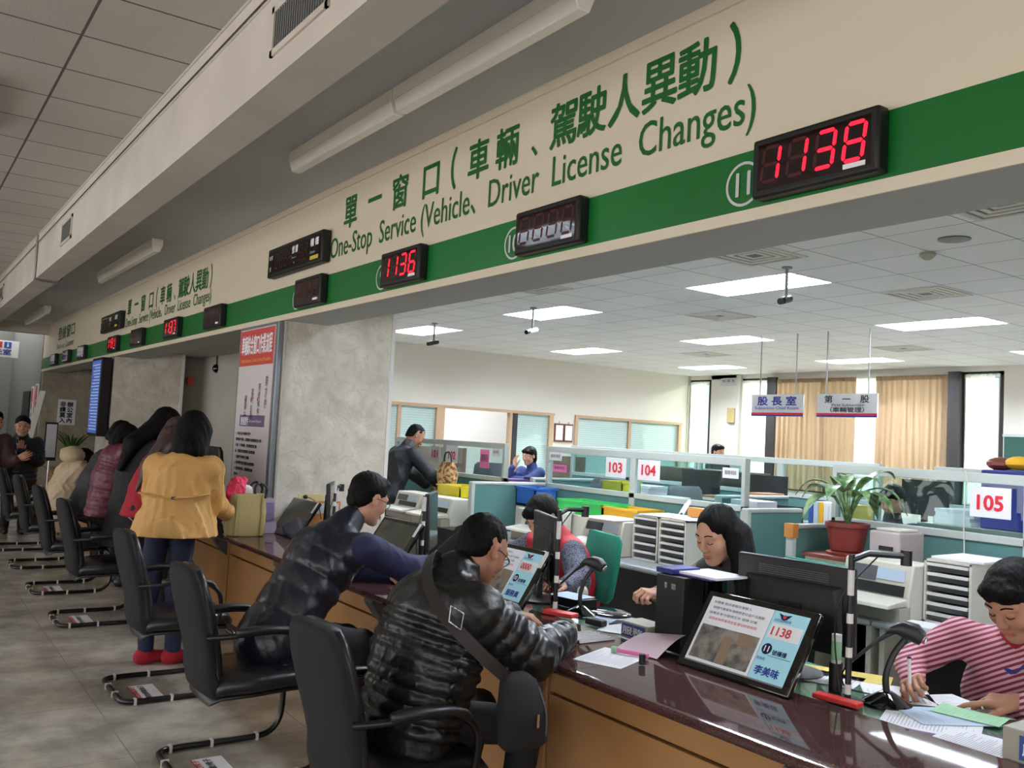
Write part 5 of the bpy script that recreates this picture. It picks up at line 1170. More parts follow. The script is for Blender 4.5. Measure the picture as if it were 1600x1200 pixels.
office_desk(5.6, 8.9, 'long desk in front of the far glazed partition', x0=7.0, x1=7.7, z=.95); office_desk(3.05, 4.9, 'long high cabinet row behind the 105 pane', x0=7.4, x1=8.2, z=1.0); office_desk(9.3, 12.0, 'desk below the left office wall windows', x0=9.2, x1=10.4)
office_desk(4.0, 6.4, 'farthest desk before the chalkboard', x0=10.8, x1=11.8)
far_monitor(6.2, 4.95, .747, R(20), 'dark monitor near the right end of the 104 pane'); far_monitor(6.25, 8.3, .747, R(10), 'dark monitor seen through the 102 pane, beside the pink notice'); far_monitor(7.3, 5.95, .952, R(10), 'dark monitor on the long desk, nearer the beige curtains'); far_monitor(7.4, 6.9, .952, R(5), 'dark monitor on the long desk, seen through the 103 pane')
far_monitor(7.9, 4.6, 1.002, R(-10), 'dark monitor left in the 105 pane'); far_monitor(9.6, 10.2, .747, R(60), 'dark monitor beside the woman in the blue top')
i = 0
def stack(x, y, z, w, d, n, label, m=('paper', 'paper_blue', 'folder_blue')):
    t = thing('paper_stack', label, 'paper stack', (x, y, z))
    for k in range(n):
        MB().box((x, y, z + .0125 + k * .025), (d, w, .024), m[k % len(m)], Matrix.Rotation(R(random.uniform(-9, 9)), 3, 'Z')).build('bundle', t, smooth=0)
stack(6.0, 4.62, .747, .24, .22, 12, 'tall stack of files behind the end of the 104 partition', ('paper', 'paper_blue', 'paper_grey')); stack(6.0, 3.2, 1.202, .26, .3, 4, 'white paper stack left inside the 105 pane', ('paper',)); stack(6.2, 5.75, .747, .3, .22, 14, 'file stack through the 104 pane, by the number sheet'); stack(7.8, 4.1, 1.002, .3, .3, 7, 'pink-grey file stack in the middle of the 105 pane', ('pale_pink', 'paper')); stack(7.7, 3.6, 1.002, .4, .3, 6, 'blue file stack in the 105 pane', ('box_blue', 'folder_blue'))
stack(7.8, 3.2, 1.002, .28, .3, 12, 'pale pink stack right in the 105 pane', ('pale_pink', 'paper', 'pink')); stack(6.1, 9.15, .747, .26, .22, 15, 'dark files below the 101 sheet', ('dark_metal', 'paper_grey')); stack(6.1, 8.6, .747, .3, .3, 16, 'violet and brown folders low in the 102 pane', ('folder_violet', 'brown_top', 'paper')); stack(9.7, 11.2, .747, .3, .3, 9, 'bright stack in front of the woman in the blue top', ('paper', 'paper_green', 'paper_yellow'))
stack(4.95, 8.5, .747, .24, .3, 8, 'white and green papers beside the man bending over the desk', ('paper', 'paper_green'))
tag(B('low_cabinet', None, 5.75, 6.35, 2.45, 3.4, 0, 1.2, 'machine_beige'), 'cabinet behind the 105 partition carrying the blue box', 'cabinet')
crate(7.75, 3.85, 1.002, .16, .2, .32, 'crate_yellow', 'orange-yellow tray in the middle of the 105 pane')
cols = ['box_blue', 'paper_blue', 'crate_orange', 'paper', 'paper', 'paper_grey', 'paper', 'paper_yellow', 'paper_yellow']
for k, c in enumerate(cols):
    tag(B('ring_binder', None, 5.85, 6.08, 4.30 - k * .045, 4.34 - k * .045, 1.0, 1.26, c, .002), '%s binder, number %s from the left in the row beside the green divider' % (('blue', 'pale blue', 'orange', 'white', 'white', 'grey', 'white', 'yellow', 'yellow')[k], ('one', 'two', 'three', 'four', 'five', 'six', 'seven', 'eight', 'nine')[k]), 'binder', 'binders beside the green divider')
tag(B('low_cabinet', None, 5.8, 6.4, 3.75, 4.40, 0, 1.0, 'machine_beige'), 'cabinet under the row of coloured binders', 'cabinet')
# colourful bags on top at the right edge
for k, (y, m, lb) in enumerate([(2.98, 'brown_top', 'small dark red bowl on the far cabinet at the right edge'), (2.86, 'crate_orange', 'orange bundle on the far cabinet at the right edge'), (2.72, 'crate_yellow', 'yellow bundle on the far cabinet at the right edge'), (2.60, 'crate_green', 'green folded cloth at the right edge')]):
    tag(MB().ball((6.0, y, 1.62 + .01 * k), (.09, .085, .045), m, 14).build(['bowl', 'cloth_bundle', 'cloth_bundle', 'folded_cloth'][k]), lb, 'bundle')
tag(B('storage_box', None, 5.85, 6.2, 2.46, 3.03, 1.2, 1.58, 'folder_blue', .01), 'blue box carrying coloured bundles at the right edge', 'box')
t = MB().tube([(XP - .04, 2.87, 1.57), (XP - .05, 2.85, 1.50), (XP - .045, 2.87, 1.3), (XP - .05, 2.86, 1.1), (XP - .04, 2.87, .98)], .004, 'offwhite', 6, smooth=4).build('cable'); tag(t, 'pale power cord hanging down over the 105 pane', 'cord')
tag(B('power_socket', None, XP - .06, XP - .03, 2.83, 2.91, .95, 1.06, 'offwhite', .004), 'socket at the foot of the cord under the 105 pane', 'socket')
# black chair back seen beyond the yellow jacket
staff_chair(3.10, 9.45, PI, 'black_plastic', 'black chair back showing between the yellow jacket and the sign board', z=.95)

# more of the clutter that shows through the 101 to 104 panes
mat('brown_cabinet', (112, 86, 68), .5); mat('carton', (150, 116, 82), .7)
tag(B('tall_cabinet', None, 7.95, 8.35, 10.02, 10.30, 0, 1.40, 'brown_cabinet', .005), 'narrow brown cabinet left of the woman in the blue top', 'cabinet')
tag(B('tall_cabinet', None, 6.85, 7.75, 12.3, 12.75, 0, 1.42, 'brown_cabinet', .005), 'wide brown cabinet against the left office wall, behind the 102 pane', 'cabinet')
tag(B('tall_cabinet', None, 8.3, 8.7, 7.0, 8.6, 0, 1.36, 'brown_cabinet', .005), 'long brown cabinet behind the 103 pane', 'cabinet')
staff_chair(6.45, 9.75, R(40), 'machine_grey', 'dark grey chair back showing through the 102 pane', z=.86)
staff_chair(6.45, 7.5, R(20), 'machine_grey', 'dark grey chair back at the left of the 103 pane', z=.80)
staff_chair(6.80, 6.3, R(90), 'machine_grey', 'dark grey chair back between the 103 and 104 sheets', z=.80)
stack(7.25, 7.6, .985, .4, .3, 7, 'paper pile on the long desk, left in the 103 pane', ('paper', 'pale_pink', 'paper_grey')); stack(7.25, 6.45, .985, .3, .3, 6, 'brown and white pile on the long desk beyond the 104 sheet', ('carton', 'paper', 'carton')); stack(7.25, 8.4, .985, .4, .3, 6, 'grey pile at the left end of the long desk', ('paper_grey', 'dark_metal', 'paper'))
tag(B('carton_box', None, 6.9, 7.2, 5.62, 5.80, .952, 1.22, 'carton', .004), 'brown carton at the right end of the long desk', 'box')
for k, (x, y, lb) in enumerate(((5.86, 5.95, 'left white box on the desk beyond the 104 sheet'), (5.86, 4.98, 'white box left of the tall file stack, beyond the 104 pane'))): tag(B('paper_box', None, x, x + .25, y - .14, y + .14, .747, 1.16 + .05 * k, 'paper_grey', .004), lb, 'box')
# ------------------------------------------------------------------ smooth distance-field sculpting for bodies and clothes
class Frame:
    def __init__(s, o, fwd, up=(0, 0, 1), k=1.0):
        f = Vector(fwd).normalized(); u = Vector(up); r = f.cross(u).normalized(); u = r.cross(f).normalized()
        s.o = Vector(o); s.r, s.f, s.u, s.k = r, f, u, k
    def P(s, x, y, z): return s.o + (s.r * x + s.f * y + s.u * z) * s.k
    def D(s, x, y, z): return s.r * x + s.f * y + s.u * z
class Sculpt:
    def __init__(s, lo, hi, h):
        s.h = h; s.lo = np.array(lo, np.float64); n = np.ceil((np.array(hi) - s.lo) / h).astype(int) + 1; s.n = n
        s.F = np.full(n, 0.2, np.float32); s.ax = [s.lo[i] + np.arange(n[i]) * h for i in range(3)]
    def _sub(s, lo, hi, m):
        i0 = np.maximum(((np.array(lo) - m - s.lo) / s.h).astype(int), 0); i1 = np.minimum(((np.array(hi) + m - s.lo) / s.h).astype(int) + 2, s.n)
        if (i1 <= i0).any(): return None
        sl = tuple(slice(a, b) for a, b in zip(i0, i1))
        X, Y, Z = np.meshgrid(s.ax[0][sl[0]], s.ax[1][sl[1]], s.ax[2][sl[2]], indexing='ij')
        return sl, np.stack((X, Y, Z), -1).astype(np.float32)
    def _mix(s, sl, d, k, sub):
        a = s.F[sl]
        if sub:
            d = -d; h = np.clip(.5 - .5 * (d - a) / k, 0, 1) if k else (d < a); s.F[sl] = (a * h + d * (1 - h) + k * h * (1 - h)) if k else np.maximum(a, d)
        else:
            h = np.clip(.5 + .5 * (a - d) / max(k, 1e-5), 0, 1); s.F[sl] = a * (1 - h) + d * h - k * h * (1 - h)
    def cap(s, a, b, ra, rb=None, k=.02, sub=False, side=None, wf=1.0, quilt=None, flat=None):
        rb = ra if rb is None else rb; a = np.array(a, np.float32); b = np.array(b, np.float32); R_ = max(ra, rb) * max(wf, 1)
        g = s._sub(np.minimum(a, b) - R_, np.maximum(a, b) + R_, k + 3 * s.h + .01)
        if g is None: return s
        sl, p = g; q = p - a; ba = b - a
        if side is not None:
            sd = np.array(side, np.float32); sd /= np.linalg.norm(sd); q = q - sd * ((q @ sd) * (1 - 1 / wf))[..., None]; ba = ba - sd * (ba @ sd) * (1 - 1 / wf)
        t = np.clip((q @ ba) / max(float(ba @ ba), 1e-9), 0, 1); r = ra + (rb - ra) * t
        if quilt: r = r + quilt[1] * (np.abs(np.sin(PI * quilt[0] * t + .3)) ** .6 - 1)
        d = np.linalg.norm(q - t[..., None] * ba, axis=-1) - r
        s._mix(sl, d, k, sub); return s
    def ell(s, c, r, fr=None, k=.02, sub=False):
        """ellipsoid with radii along the frame axes r,f,u (or world)"""
        c = np.array(c, np.float32); r = np.array(r, np.float32); m = float(r.max())
        g = s._sub(c - m, c + m, k + 3 * s.h + .01)
        if g is None: return s
        sl, p = g; q = p - c
        if fr is not None: q = q @ np.array([fr.r, fr.f, fr.u], np.float32).T
        k0 = np.linalg.norm(q / r, axis=-1); k1 = np.linalg.norm(q / (r * r), axis=-1) + 1e-6
        s._mix(sl, k0 * (k0 - 1) / k1, k, sub); return s
    def half(s, c, n, k=.01):
        """cuts away everything beyond the plane through c with outward normal n"""
        X, Y, Z = np.meshgrid(*s.ax, indexing='ij'); n = Vector(n).normalized()
        d = ((X - c[0]) * n[0] + (Y - c[1]) * n[1] + (Z - c[2]) * n[2]).astype(np.float32); s.F = np.maximum(s.F, d); return s
    def wrinkle(s, amp, freq=18.0, seed=1, lo=None, hi=None, stretch=(1, 1, 1)):
        r = np.random.default_rng(seed); X, Y, Z = np.meshgrid(*s.ax, indexing='ij'); X = X * stretch[0]; Y = Y * stretch[1]; Z = Z * stretch[2]
        n = np.zeros(s.F.shape, np.float32)
        for i in range(5):
            d = r.normal(size=3); d /= np.linalg.norm(d); f = freq * (1 + .5 * i); e = r.normal(size=3); e /= np.linalg.norm(e)
            w = np.sin(X * e[0] * f * .6 + Y * e[1] * f * .6 + Z * e[2] * f * .6 + r.random() * 6) * 1.6
            n += (1 - np.abs(np.sin(X * d[0] * f + Y * d[1] * f + Z * d[2] * f + w + r.random() * 6))).astype(np.float32) ** 2 / (1 + .4 * i)
        s.F = s.F + amp * (.9 - n * .8); return s
    def mesh(s):
        F = s.F; n = F.shape; F = F.copy()
        for ax in range(3):
            sl = [slice(None)] * 3; sl[ax] = 0; F[tuple(sl)] = .1; sl[ax] = -1; F[tuple(sl)] = .1
        ins = F < 0
        cn = (n[0] - 1, n[1] - 1, n[2] - 1); acc = np.zeros(cn + (3,), np.float32); cnt = np.zeros(cn, np.float32)
        def cs(o): return tuple(slice(o[i], o[i] + cn[i]) for i in range(3))
        for ax in range(3):
            o1, o2 = [a for a in range(3) if a != ax]
            for i in (0, 1):
                for j in (0, 1):
                    A = [0, 0, 0]; A[o1] = i; A[o2] = j; Bq = list(A); Bq[ax] = 1
                    fa, fb = F[cs(A)], F[cs(Bq)]; cr = (fa < 0) != (fb < 0)
                    with np.errstate(divide='ignore', invalid='ignore'): t = np.where(cr, fa / (fa - fb), 0)
                    for c in range(3): acc[..., c] += np.where(cr, A[c] + (t if c == ax else 0), 0)
                    cnt += cr
        act = cnt > 0; idx = np.full(cn, -1, np.int64); idx[act] = np.arange(act.sum()); w = np.argwhere(act)
        V = (w + acc[act] / cnt[act][:, None]) * s.h + s.lo; Q = []
        for ax in range(3):
            o1, o2 = [(1, 2), (2, 0), (0, 1)][ax]
            sl = [slice(1, n[i] - 1) for i in range(3)]; sl[ax] = slice(0, n[ax] - 1); s2 = list(sl); s2[ax] = slice(1, n[ax])
            a, b = ins[tuple(sl)], ins[tuple(s2)]; e = np.argwhere(a != b)
            if not len(e): continue
            base = e.copy()
            for i in range(3):
                if i != ax: base[:, i] += 1
            sg = a[tuple(e.T)]
            def at(d1, d2):
                c = base.copy(); c[:, o1] += d1; c[:, o2] += d2; return idx[tuple(c.T)]
            q = np.stack((at(-1, -1), at(0, -1), at(0, 0), at(-1, 0)), 1); q[~sg] = q[~sg][:, ::-1]; Q.append(q)
        return V, np.concatenate(Q) if Q else np.zeros((0, 4), int)
def sculpt_obj(name, parts, m, parent, smooth=True):
    """parts: list of (V, F) joined into one mesh"""
    vs = []; fs = []; b = 0
    for V, F in parts: vs.append(V); fs.append(F + b); b += len(V)
    V = np.concatenate(vs); F = np.concatenate(fs); F = F[(F >= 0).all(1)]
    me = bpy.data.meshes.new(name); me.vertices.add(len(V)); me.vertices.foreach_set('co', V.astype(np.float32).ravel())
    me.loops.add(len(F) * 4); me.loops.foreach_set('vertex_index', F.ravel().astype(np.int32)); me.polygons.add(len(F)); me.polygons.foreach_set('loop_start', np.arange(len(F), dtype=np.int32) * 4)
    me.update(calc_edges=True); me.validate(); me.materials.append(MATS[m]); me.shade_smooth()
    return link_mesh(name, me, parent)
def bounds(pts, m):
    a = np.array([list(p) for p in pts], float); return a.min(0) - m, a.max(0) + m

def sculpt_head(S, fr, male=True):
    k = fr.k; P = fr.P
    S.ell(P(0, -.014, .040), (.076 * k, .094 * k, .086 * k), fr, .02)
    S.ell(P(0, .022, -.022), (.060 * k, .062 * k, .086 * k), fr, .035 * k)
    S.cap(P(-.046, .005, -.045), P(-.020, .060, -.088), .017 * k, .014 * k, .03); S.cap(P(.046, .005, -.045), P(.020, .060, -.088), .017 * k, .014 * k, .03)
    S.ell(P(0, .068, -.090), (.022 * k, .018 * k, .017 * k), fr, .025)
    for x in (-1, 1):
        S.ell(P(x * .040, .058, -.022), (.022 * k, .020 * k, .022 * k), fr, .03)
        S.ell(P(x * .031, .100, .010), (.019 * k, .017 * k, .012 * k), fr, .016, sub=True)
        S.cap(P(x * .012, .082, .032), P(x * .044, .072, .030), .010 * k, .009 * k, .018)
        S.ell(P(x * .030, .075, .010), (.0145 * k, .013 * k, .0115 * k), fr, .005)
        S.ell(P(x * .0115, .094, -.026), (.0085 * k, .010 * k, .008 * k), fr, .007)
        S.ell(P(x * .077, -.008, .002), (.007 * k, .019 * k, .031 * k), fr, .006); S.ell(P(x * .083, -.002, .004), (.005 * k, .010 * k, .018 * k), fr, .004, sub=True)
    S.cap(P(0, .084, .022), P(0, .101, -.018), .0085 * k, .0115 * k, .014)
    S.ell(P(0, .086, -.0515), (.023 * k, .0115 * k, .0065 * k), fr, .006); S.ell(P(0, .083, -.0625), (.019 * k, .011 * k, .007 * k), fr, .007)
    S.cap(P(-.024, .091, -.0565), P(.024, .091, -.0565), .0025 * k, .0025 * k, .004, sub=True)
def face_parts(t, fr, eyes='down', mouth='closed', brow=1.0, hair='hair_black'):
    P = fr.P; k = fr.k
    m = MB()
    for x in (-1, 1): m.tube([P(x * .014, .0915, .036), P(x * .030, .0875, .041), P(x * .047, .0765, .035)], .0026 * k * brow, hair, 6, smooth=3)
    m.build('eyebrow', t)
    m = MB()
    if eyes == 'down':
        for x in (-1, 1): m.tube([P(x * .018, .0865, .0055), P(x * .030, .0895, .0015), P(x * .043, .0815, .005)], .0014 * k, 'hair_black', 6, smooth=3)
        m.build('eyelash', t)
    else:
        for x in (-1, 1):
            m.ball(P(x * .030, .0775, .010), (.0135 * k, .0120 * k, .0062 * k), 'eye_white', 12, Matrix((fr.r, fr.f, fr.u)).transposed())
            m.ball(P(x * .030, .0875, .0095), (.0055 * k, .003 * k, .0055 * k), 'hair_black', 10, Matrix((fr.r, fr.f, fr.u)).transposed())
            m.tube([P(x * .017, .086, .011), P(x * .030, .0895, .0165), P(x * .044, .080, .011)], .0016 * k, 'hair_black', 6, smooth=3)
        m.build('eye', t)
    m = MB(); rot = Matrix((fr.r, fr.f, fr.u)).transposed()
    if mouth == 'smile':
        m.tube([P(-.026, .084, -.050), P(-.012, .0955, -.058), P(.012, .0955, -.058), P(.026, .084, -.050)], .0035 * k, 'lips', 8, smooth=4); m.ball(P(0, .094, -.0565), (.014 * k, .004 * k, .0035 * k), 'eye_white', 10, rot)
    else:
        m.ball(P(0, .0925, -.0520), (.0205 * k, .0062 * k, .0042 * k), 'lips', 14, rot).ball(P(0, .0900, -.0622), (.0165 * k, .0062 * k, .0048 * k), 'lips', 14, rot)
    m.build('lips', t)
def glasses(t, fr, m='black_frame'):
    P = fr.P; k = fr.k; q = MB()
    for x in (-1, 1):
        ring = [P(x * .033 + .022 * math.cos(a), .103 - .004 * abs(math.cos(a)) - (x * math.cos(a) > 0) * .006, .008 + .014 * math.sin(a)) for a in [2 * PI * i / 20 for i in range(20)]]
        q.tube(ring, .0016 * k, m, 6, closed=True)
        q.tube([P(x * .055, .094, .013), P(x * .074, .06, .013), P(x * .080, .0, .012), P(x * .079, -.022, -.004)], .0018 * k, m, 6, smooth=3)
    q.tube([P(-.011, .103, .012), P(0, .106, .015), P(.011, .103, .012)], .0016 * k, m, 6)
    o = q.build('glasses', t)
    l = MB()
    for x in (-1, 1): l.raw([P(x * .033 + .021 * math.cos(a), .102, .008 + .0135 * math.sin(a)) for a in [2 * PI * i / 16 for i in range(16)]], [tuple(range(16))], 'glass')
    l.build('lens', o, smooth=0)
def hair_sculpt(t, fr, style, m='hair_black', extra=(), seed=1, h=.007):
    """style short / bob / long / thin; extra = [(a, b, ra, rb, side, wf)] world-space locks"""
    k = fr.k; P = fr.P; pts = [P(0, 0, 0)] + [e[0] for e in extra] + [e[1] for e in extra]
    lo, hi = bounds(pts, .17 * k); S = Sculpt(lo, hi, h)
    if style == 'short':
        S.ell(P(0, -.020, .050), (.083 * k, .102 * k, .090 * k), fr); S.ell(P(0, -.055, -.012), (.066 * k, .055 * k, .062 * k), fr, .03)
        S.ell(P(0, .045, .100), (.055 * k, .035 * k, .026 * k), fr, .03)
        S.ell(P(0, .105, -.010), (.082 * k, .085 * k, .082 * k), fr, .010, sub=True); S.ell(P(0, .03, -.085), (.10 * k, .11 * k, .06 * k), fr, .01, sub=True)
        for x in (-1, 1): S.ell(P(x * .085, .004, -.008), (.022 * k, .030 * k, .040 * k), fr, .008, sub=True)
    elif style == 'thin':
        S.ell(P(0, -.020, .045), (.0780 * k, .0965 * k, .087 * k), fr); S.ell(P(0, -.058, -.014), (.064 * k, .050 * k, .058 * k), fr, .03)
        S.ell(P(0, .095, .0), (.085 * k, .075 * k, .105 * k), fr, .012, sub=True); S.ell(P(0, .02, -.085), (.10 * k, .11 * k, .058 * k), fr, .01, sub=True)
        for x in (-1, 1): S.ell(P(x * .085, .0, -.008), (.022 * k, .034 * k, .042 * k), fr, .008, sub=True)
    else:
        S.ell(P(0, -.018, .046), (.083 * k, .102 * k, .091 * k), fr); S.ell(P(0, -.038, -.03), (.082 * k, .068 * k, .088 * k), fr, .04)
        if style == 'fringe': S.ell(P(0, .062, .078), (.064 * k, .036 * k, .032 * k), fr, .03)
        S.ell(P(0, .108, -.028), (.064 * k, .078 * k, .086 * k), fr, .012, sub=True)
        if style == 'fringe': S.ell(P(0, .02, -.14), (.11 * k, .12 * k, .06 * k), fr, .01, sub=True)
    if style == 'long': S.ell(P(.004, .098, .045), (.040 * k, .052 * k, .050 * k), fr, .02, sub=True)
    for e in extra:
        a, b, ra, rb = e[:4]; S.cap(a, b, ra, rb, .04, side=e[4] if len(e) > 4 else None, wf=e[5] if len(e) > 5 else 1)
    S.wrinkle(.0045, 55, seed, stretch=(1, 1, .12) if style not in ('short', 'fringe', 'thin') else (1, 1, 1))
    return sculpt_obj('hair', [S.mesh()], m, t)
def hand_mesh(wrist, direction, back, side=1, curl=(.3, .35, .4, .5), thumb=.4, k=1.0, h=.0035, spread=.06):
    """side=+1: thumb towards +x of the frame (x = direction cross back)"""
    fr = Frame(wrist, direction, back, k); P = fr.P; lo, hi = bounds([wrist, P(0, .10, 0), P(0, .14, -.02)], .11 * k); S = Sculpt(lo, hi, h)
    xs = [.030, .010, -.010, -.028]
    S.cap(P(0, -.05, 0), P(0, .01, 0), .026 * k, .027 * k, .02, side=fr.r, wf=1.15)
    for i, x in enumerate(xs): S.cap(P(side * x * .55, .012, 0), P(side * x, .086 - abs(i - 1) * .005, .002), .0145 * k, .0105 * k, .012)
    S.ell(P(side * .026, .035, -.010), (.018 * k, .030 * k, .014 * k), fr, .015)
    L = [(.042, .026, .021), (.046, .029, .022), (.042, .027, .021), (.033, .021, .018)]
    for i, x in enumerate(xs):
        p = Vector((side * x, .086 - abs(i - 1) * .005, .001)); a = curl[i] * .6; yaw = side * (x * spread / .03)
        for j, l in enumerate(L[i]):
            d = Vector((math.sin(yaw), math.cos(a), -math.sin(a))); q = p + d * l; r0 = (.0092, .0084, .0076)[j]; r1 = (.0084, .0076, .0062)[j]
            S.cap(P(*p), P(*q), r0 * k, r1 * k, .003); p = q; a += curl[i] * (1.3 if j == 0 else .8)
    p = Vector((side * .030, .022, -.010)); a = R(48) - thumb * .5
    for j, (l, r0, r1) in enumerate(((.036, .0125, .0105), (.030, .0105, .0095), (.024, .0095, .0072))):
        d = Vector((side * math.sin(a), math.cos(a), -.25 - thumb * .3 * j)).normalized(); q = p + d * l; S.cap(P(*p), P(*q), r0 * k, r1 * k, .005); p = q; a -= thumb * .45
    return S.mesh()
def limb(S, pts, rads, k=.03, quilt=None, **kw):
    for i in range(len(pts) - 1): S.cap(pts[i], pts[i + 1], rads[i], rads[i + 1], k, quilt=quilt[i] if quilt else None, **kw)

def figure(name_label, J, look, base=None):
    """J: joints (world). pel, chest, neck, head, face(dir), up(head up), side (left->right axis of the torso, towards its right shoulder),
       sh/el/wr/hip/kn/an: pairs (right, left). look: clothes and hair."""
    k = look.get('k', 1.1); V = lambda p: Vector(p)
    t = thing('person', name_label, 'person', base or (J['pel'][0], J['pel'][1], 0))
    fr = Frame(J['head'], J['face'], J.get('up', (0, 0, 1)), k)
    pel, ch, nk = V(J['pel']), V(J['chest']), V(J['neck']); side = V(J['side']).normalized()
    sh = [V(p) for p in J['sh']]; el = [V(p) for p in J['el']]; wr = [V(p) for p in J['wr']]
    hip = J.get('hip') or [pel + side * .072 * k, pel - side * .072 * k]; kn = J.get('kn'); an = J.get('an')
    skin = look.get('skin', 'skin')
    # one continuous body: trunk, limbs, neck, then the head in finer detail, then hands
    pts = [pel, ch, nk] + sh + el + wr + list(hip) + (list(kn) if kn else []) + (list(an) if an else []); lo, hi = bounds(pts, .16); S = Sculpt(lo, hi, .016)
    S.cap(pel, pel.lerp(ch, .5), .085 * k, .075 * k, .03, side=side, wf=1.35); S.cap(pel.lerp(ch, .5), ch, .075 * k, .09 * k, .04, side=side, wf=1.4); S.cap(ch, nk, .08 * k, .055 * k, .05)
    for i in (0, 1): limb(S, [ch.lerp(sh[i], .6), sh[i], el[i], wr[i]], [.06 * k, .045 * k, .035 * k, .024 * k])
    if kn:
        for i in (0, 1): limb(S, [hip[i], kn[i]] + ([an[i]] if an else []), [.075 * k, .050 * k, .035 * k])
    parts = [S.mesh()]
    hl, hh = bounds([fr.P(0, 0, 0), nk], .135 * k); S = Sculpt(hl, hh, look.get('hh', .0055)); sculpt_head(S, fr); S.cap(fr.P(0, -.022, -.05), nk, .050 * k, .056 * k, .03); parts.append(S.mesh())
    for i, hd in enumerate(J.get('hands', ())):
        if hd: parts.append(hand_mesh(hd['at'], hd['dir'], hd['back'], hd.get('side', 1), hd.get('curl', (.4, .45, .5, .6)), hd.get('thumb', .5), k * .95, look.get('hdh', .004)))
    sculpt_obj('body', parts, skin, t)
    if look.get('face', True): face_parts(t, fr, look.get('eyes', 'down'), look.get('mouth', 'closed'), hair=look.get('hairmat', 'hair_black'))
    if look.get('glasses'): glasses(t, fr)
    # top
    r0 = look.get('r', .02); q = look.get('quilt'); wfac = look.get('wf', 1.35)
    hemz = look.get('hem', .0); hem = pel + (pel - ch).normalized() * hemz if 'hemdir' not in look else pel + V(look['hemdir']) * hemz
    pts = [hem, pel, ch, nk] + sh + el + wr; lo, hi = bounds(pts, .20 * k + r0); S = Sculpt(lo, hi, look.get('h', .010))
    belly = look.get('belly', .0)
    mid = pel.lerp(ch, .5) + V(J.get('bulge', (0, 0, 0)))
    S.cap(hem, mid, (.115 + look.get('flare', 0)) * k + r0, (.105 + belly) * k + r0, .03, side=side, wf=wfac, quilt=q and (q[0] * .5, q[1]))
    S.cap(mid, ch, (.105 + belly) * k + r0, (.108 + look.get('chest', 0)) * k + r0, .05, side=side, wf=wfac + .05, quilt=q and (q[0] * .5, q[1]))
    S.cap(ch, nk, .09 * k + r0, .058 * k + r0 * .6, .06)
    for i in (0, 1):
        a, b = look.get('arm', (.055, .045)); lst = [ch.lerp(sh[i], .55), sh[i], el[i], wr[i]]; rr = [.075 * k + r0 * .6, a * k + r0 * .7, b * k + r0 * .8, .030 * k + r0 * .7]
        if look.get('sleeves'):
            S.cap(lst[0], lst[1].lerp(lst[0], .15), rr[0], .078 * k, .035); continue
        for j in range(3): S.cap(lst[j], lst[j + 1], rr[j], rr[j + 1], .035 if j == 0 else .02, quilt=(q[0] * .55, q[1]) if (q and j) else None)
    if look.get('collar', 1): c = nk.lerp(V(J['head']), look.get('collar_up', .28)); S.cap(nk, c, .066 * k, .064 * k, .02)
    S.wrinkle(look.get('wr_amp', .006), look.get('wr_freq', 16), look.get('seed', 1), stretch=look.get('wr_st', (1, 1, 1)))
    if 'cut' in look: S.half(look['cut'][0], look['cut'][1])
    jo = sculpt_obj(look.get('top_name', 'jacket'), [S.mesh()], look['top'], t)
    if look.get('sleeves'):
        pts = sh + el + wr; lo, hi = bounds(pts, .12 * k); S = Sculpt(lo, hi, .010)
        for i in (0, 1): limb(S, [sh[i], el[i], wr[i]], [.062 * k + r0 * .4, .052 * k + r0 * .5, .036 * k + r0 * .4], .02)
        S.wrinkle(.006, 20, 5); sculpt_obj('sleeves', [S.mesh()], look['sleeves'], t)
    if kn:
        pts = list(hip) + list(kn) + (list(an) if an else []); lo, hi = bounds(pts, .16 * k); S = Sculpt(lo, hi, .013)
        S.cap(hip[0], hip[1], .076 * k, .076 * k, .02)
        for i in (0, 1): limb(S, [hip[i], kn[i]] + ([an[i]] if an else []), [.078 * k, .064 * k, .048 * k], .025)
        S.wrinkle(.005, 14, 3); sculpt_obj('trousers', [S.mesh()], look.get('bottom', 'trouser_black'), t)
        if an:
            f2 = V(look.get('foot', (1, 0, 0)))
            for i in (0, 1):
                a = V(an[i]); c = a.copy(); c.z = .045
                S = Sculpt(*bounds([c, c + f2 * .2], .09), .008); S.cap(c - f2 * .03, c + f2 * .14, .045, .036, .02); S.cap((a.x, a.y, .10), c, .045, .045, .03); S.half((0, 0, .004), (0, 0, -1)); sculpt_obj('shoe', [S.mesh()], look.get('shoe', 'black_plastic'), t)
    if look.get('hair'): hair_sculpt(t, fr, look['hair'], look.get('hairmat', 'hair_black'), look.get('locks', ()), look.get('seed', 1), look.get('hairh', .007))
    return t, fr, jo
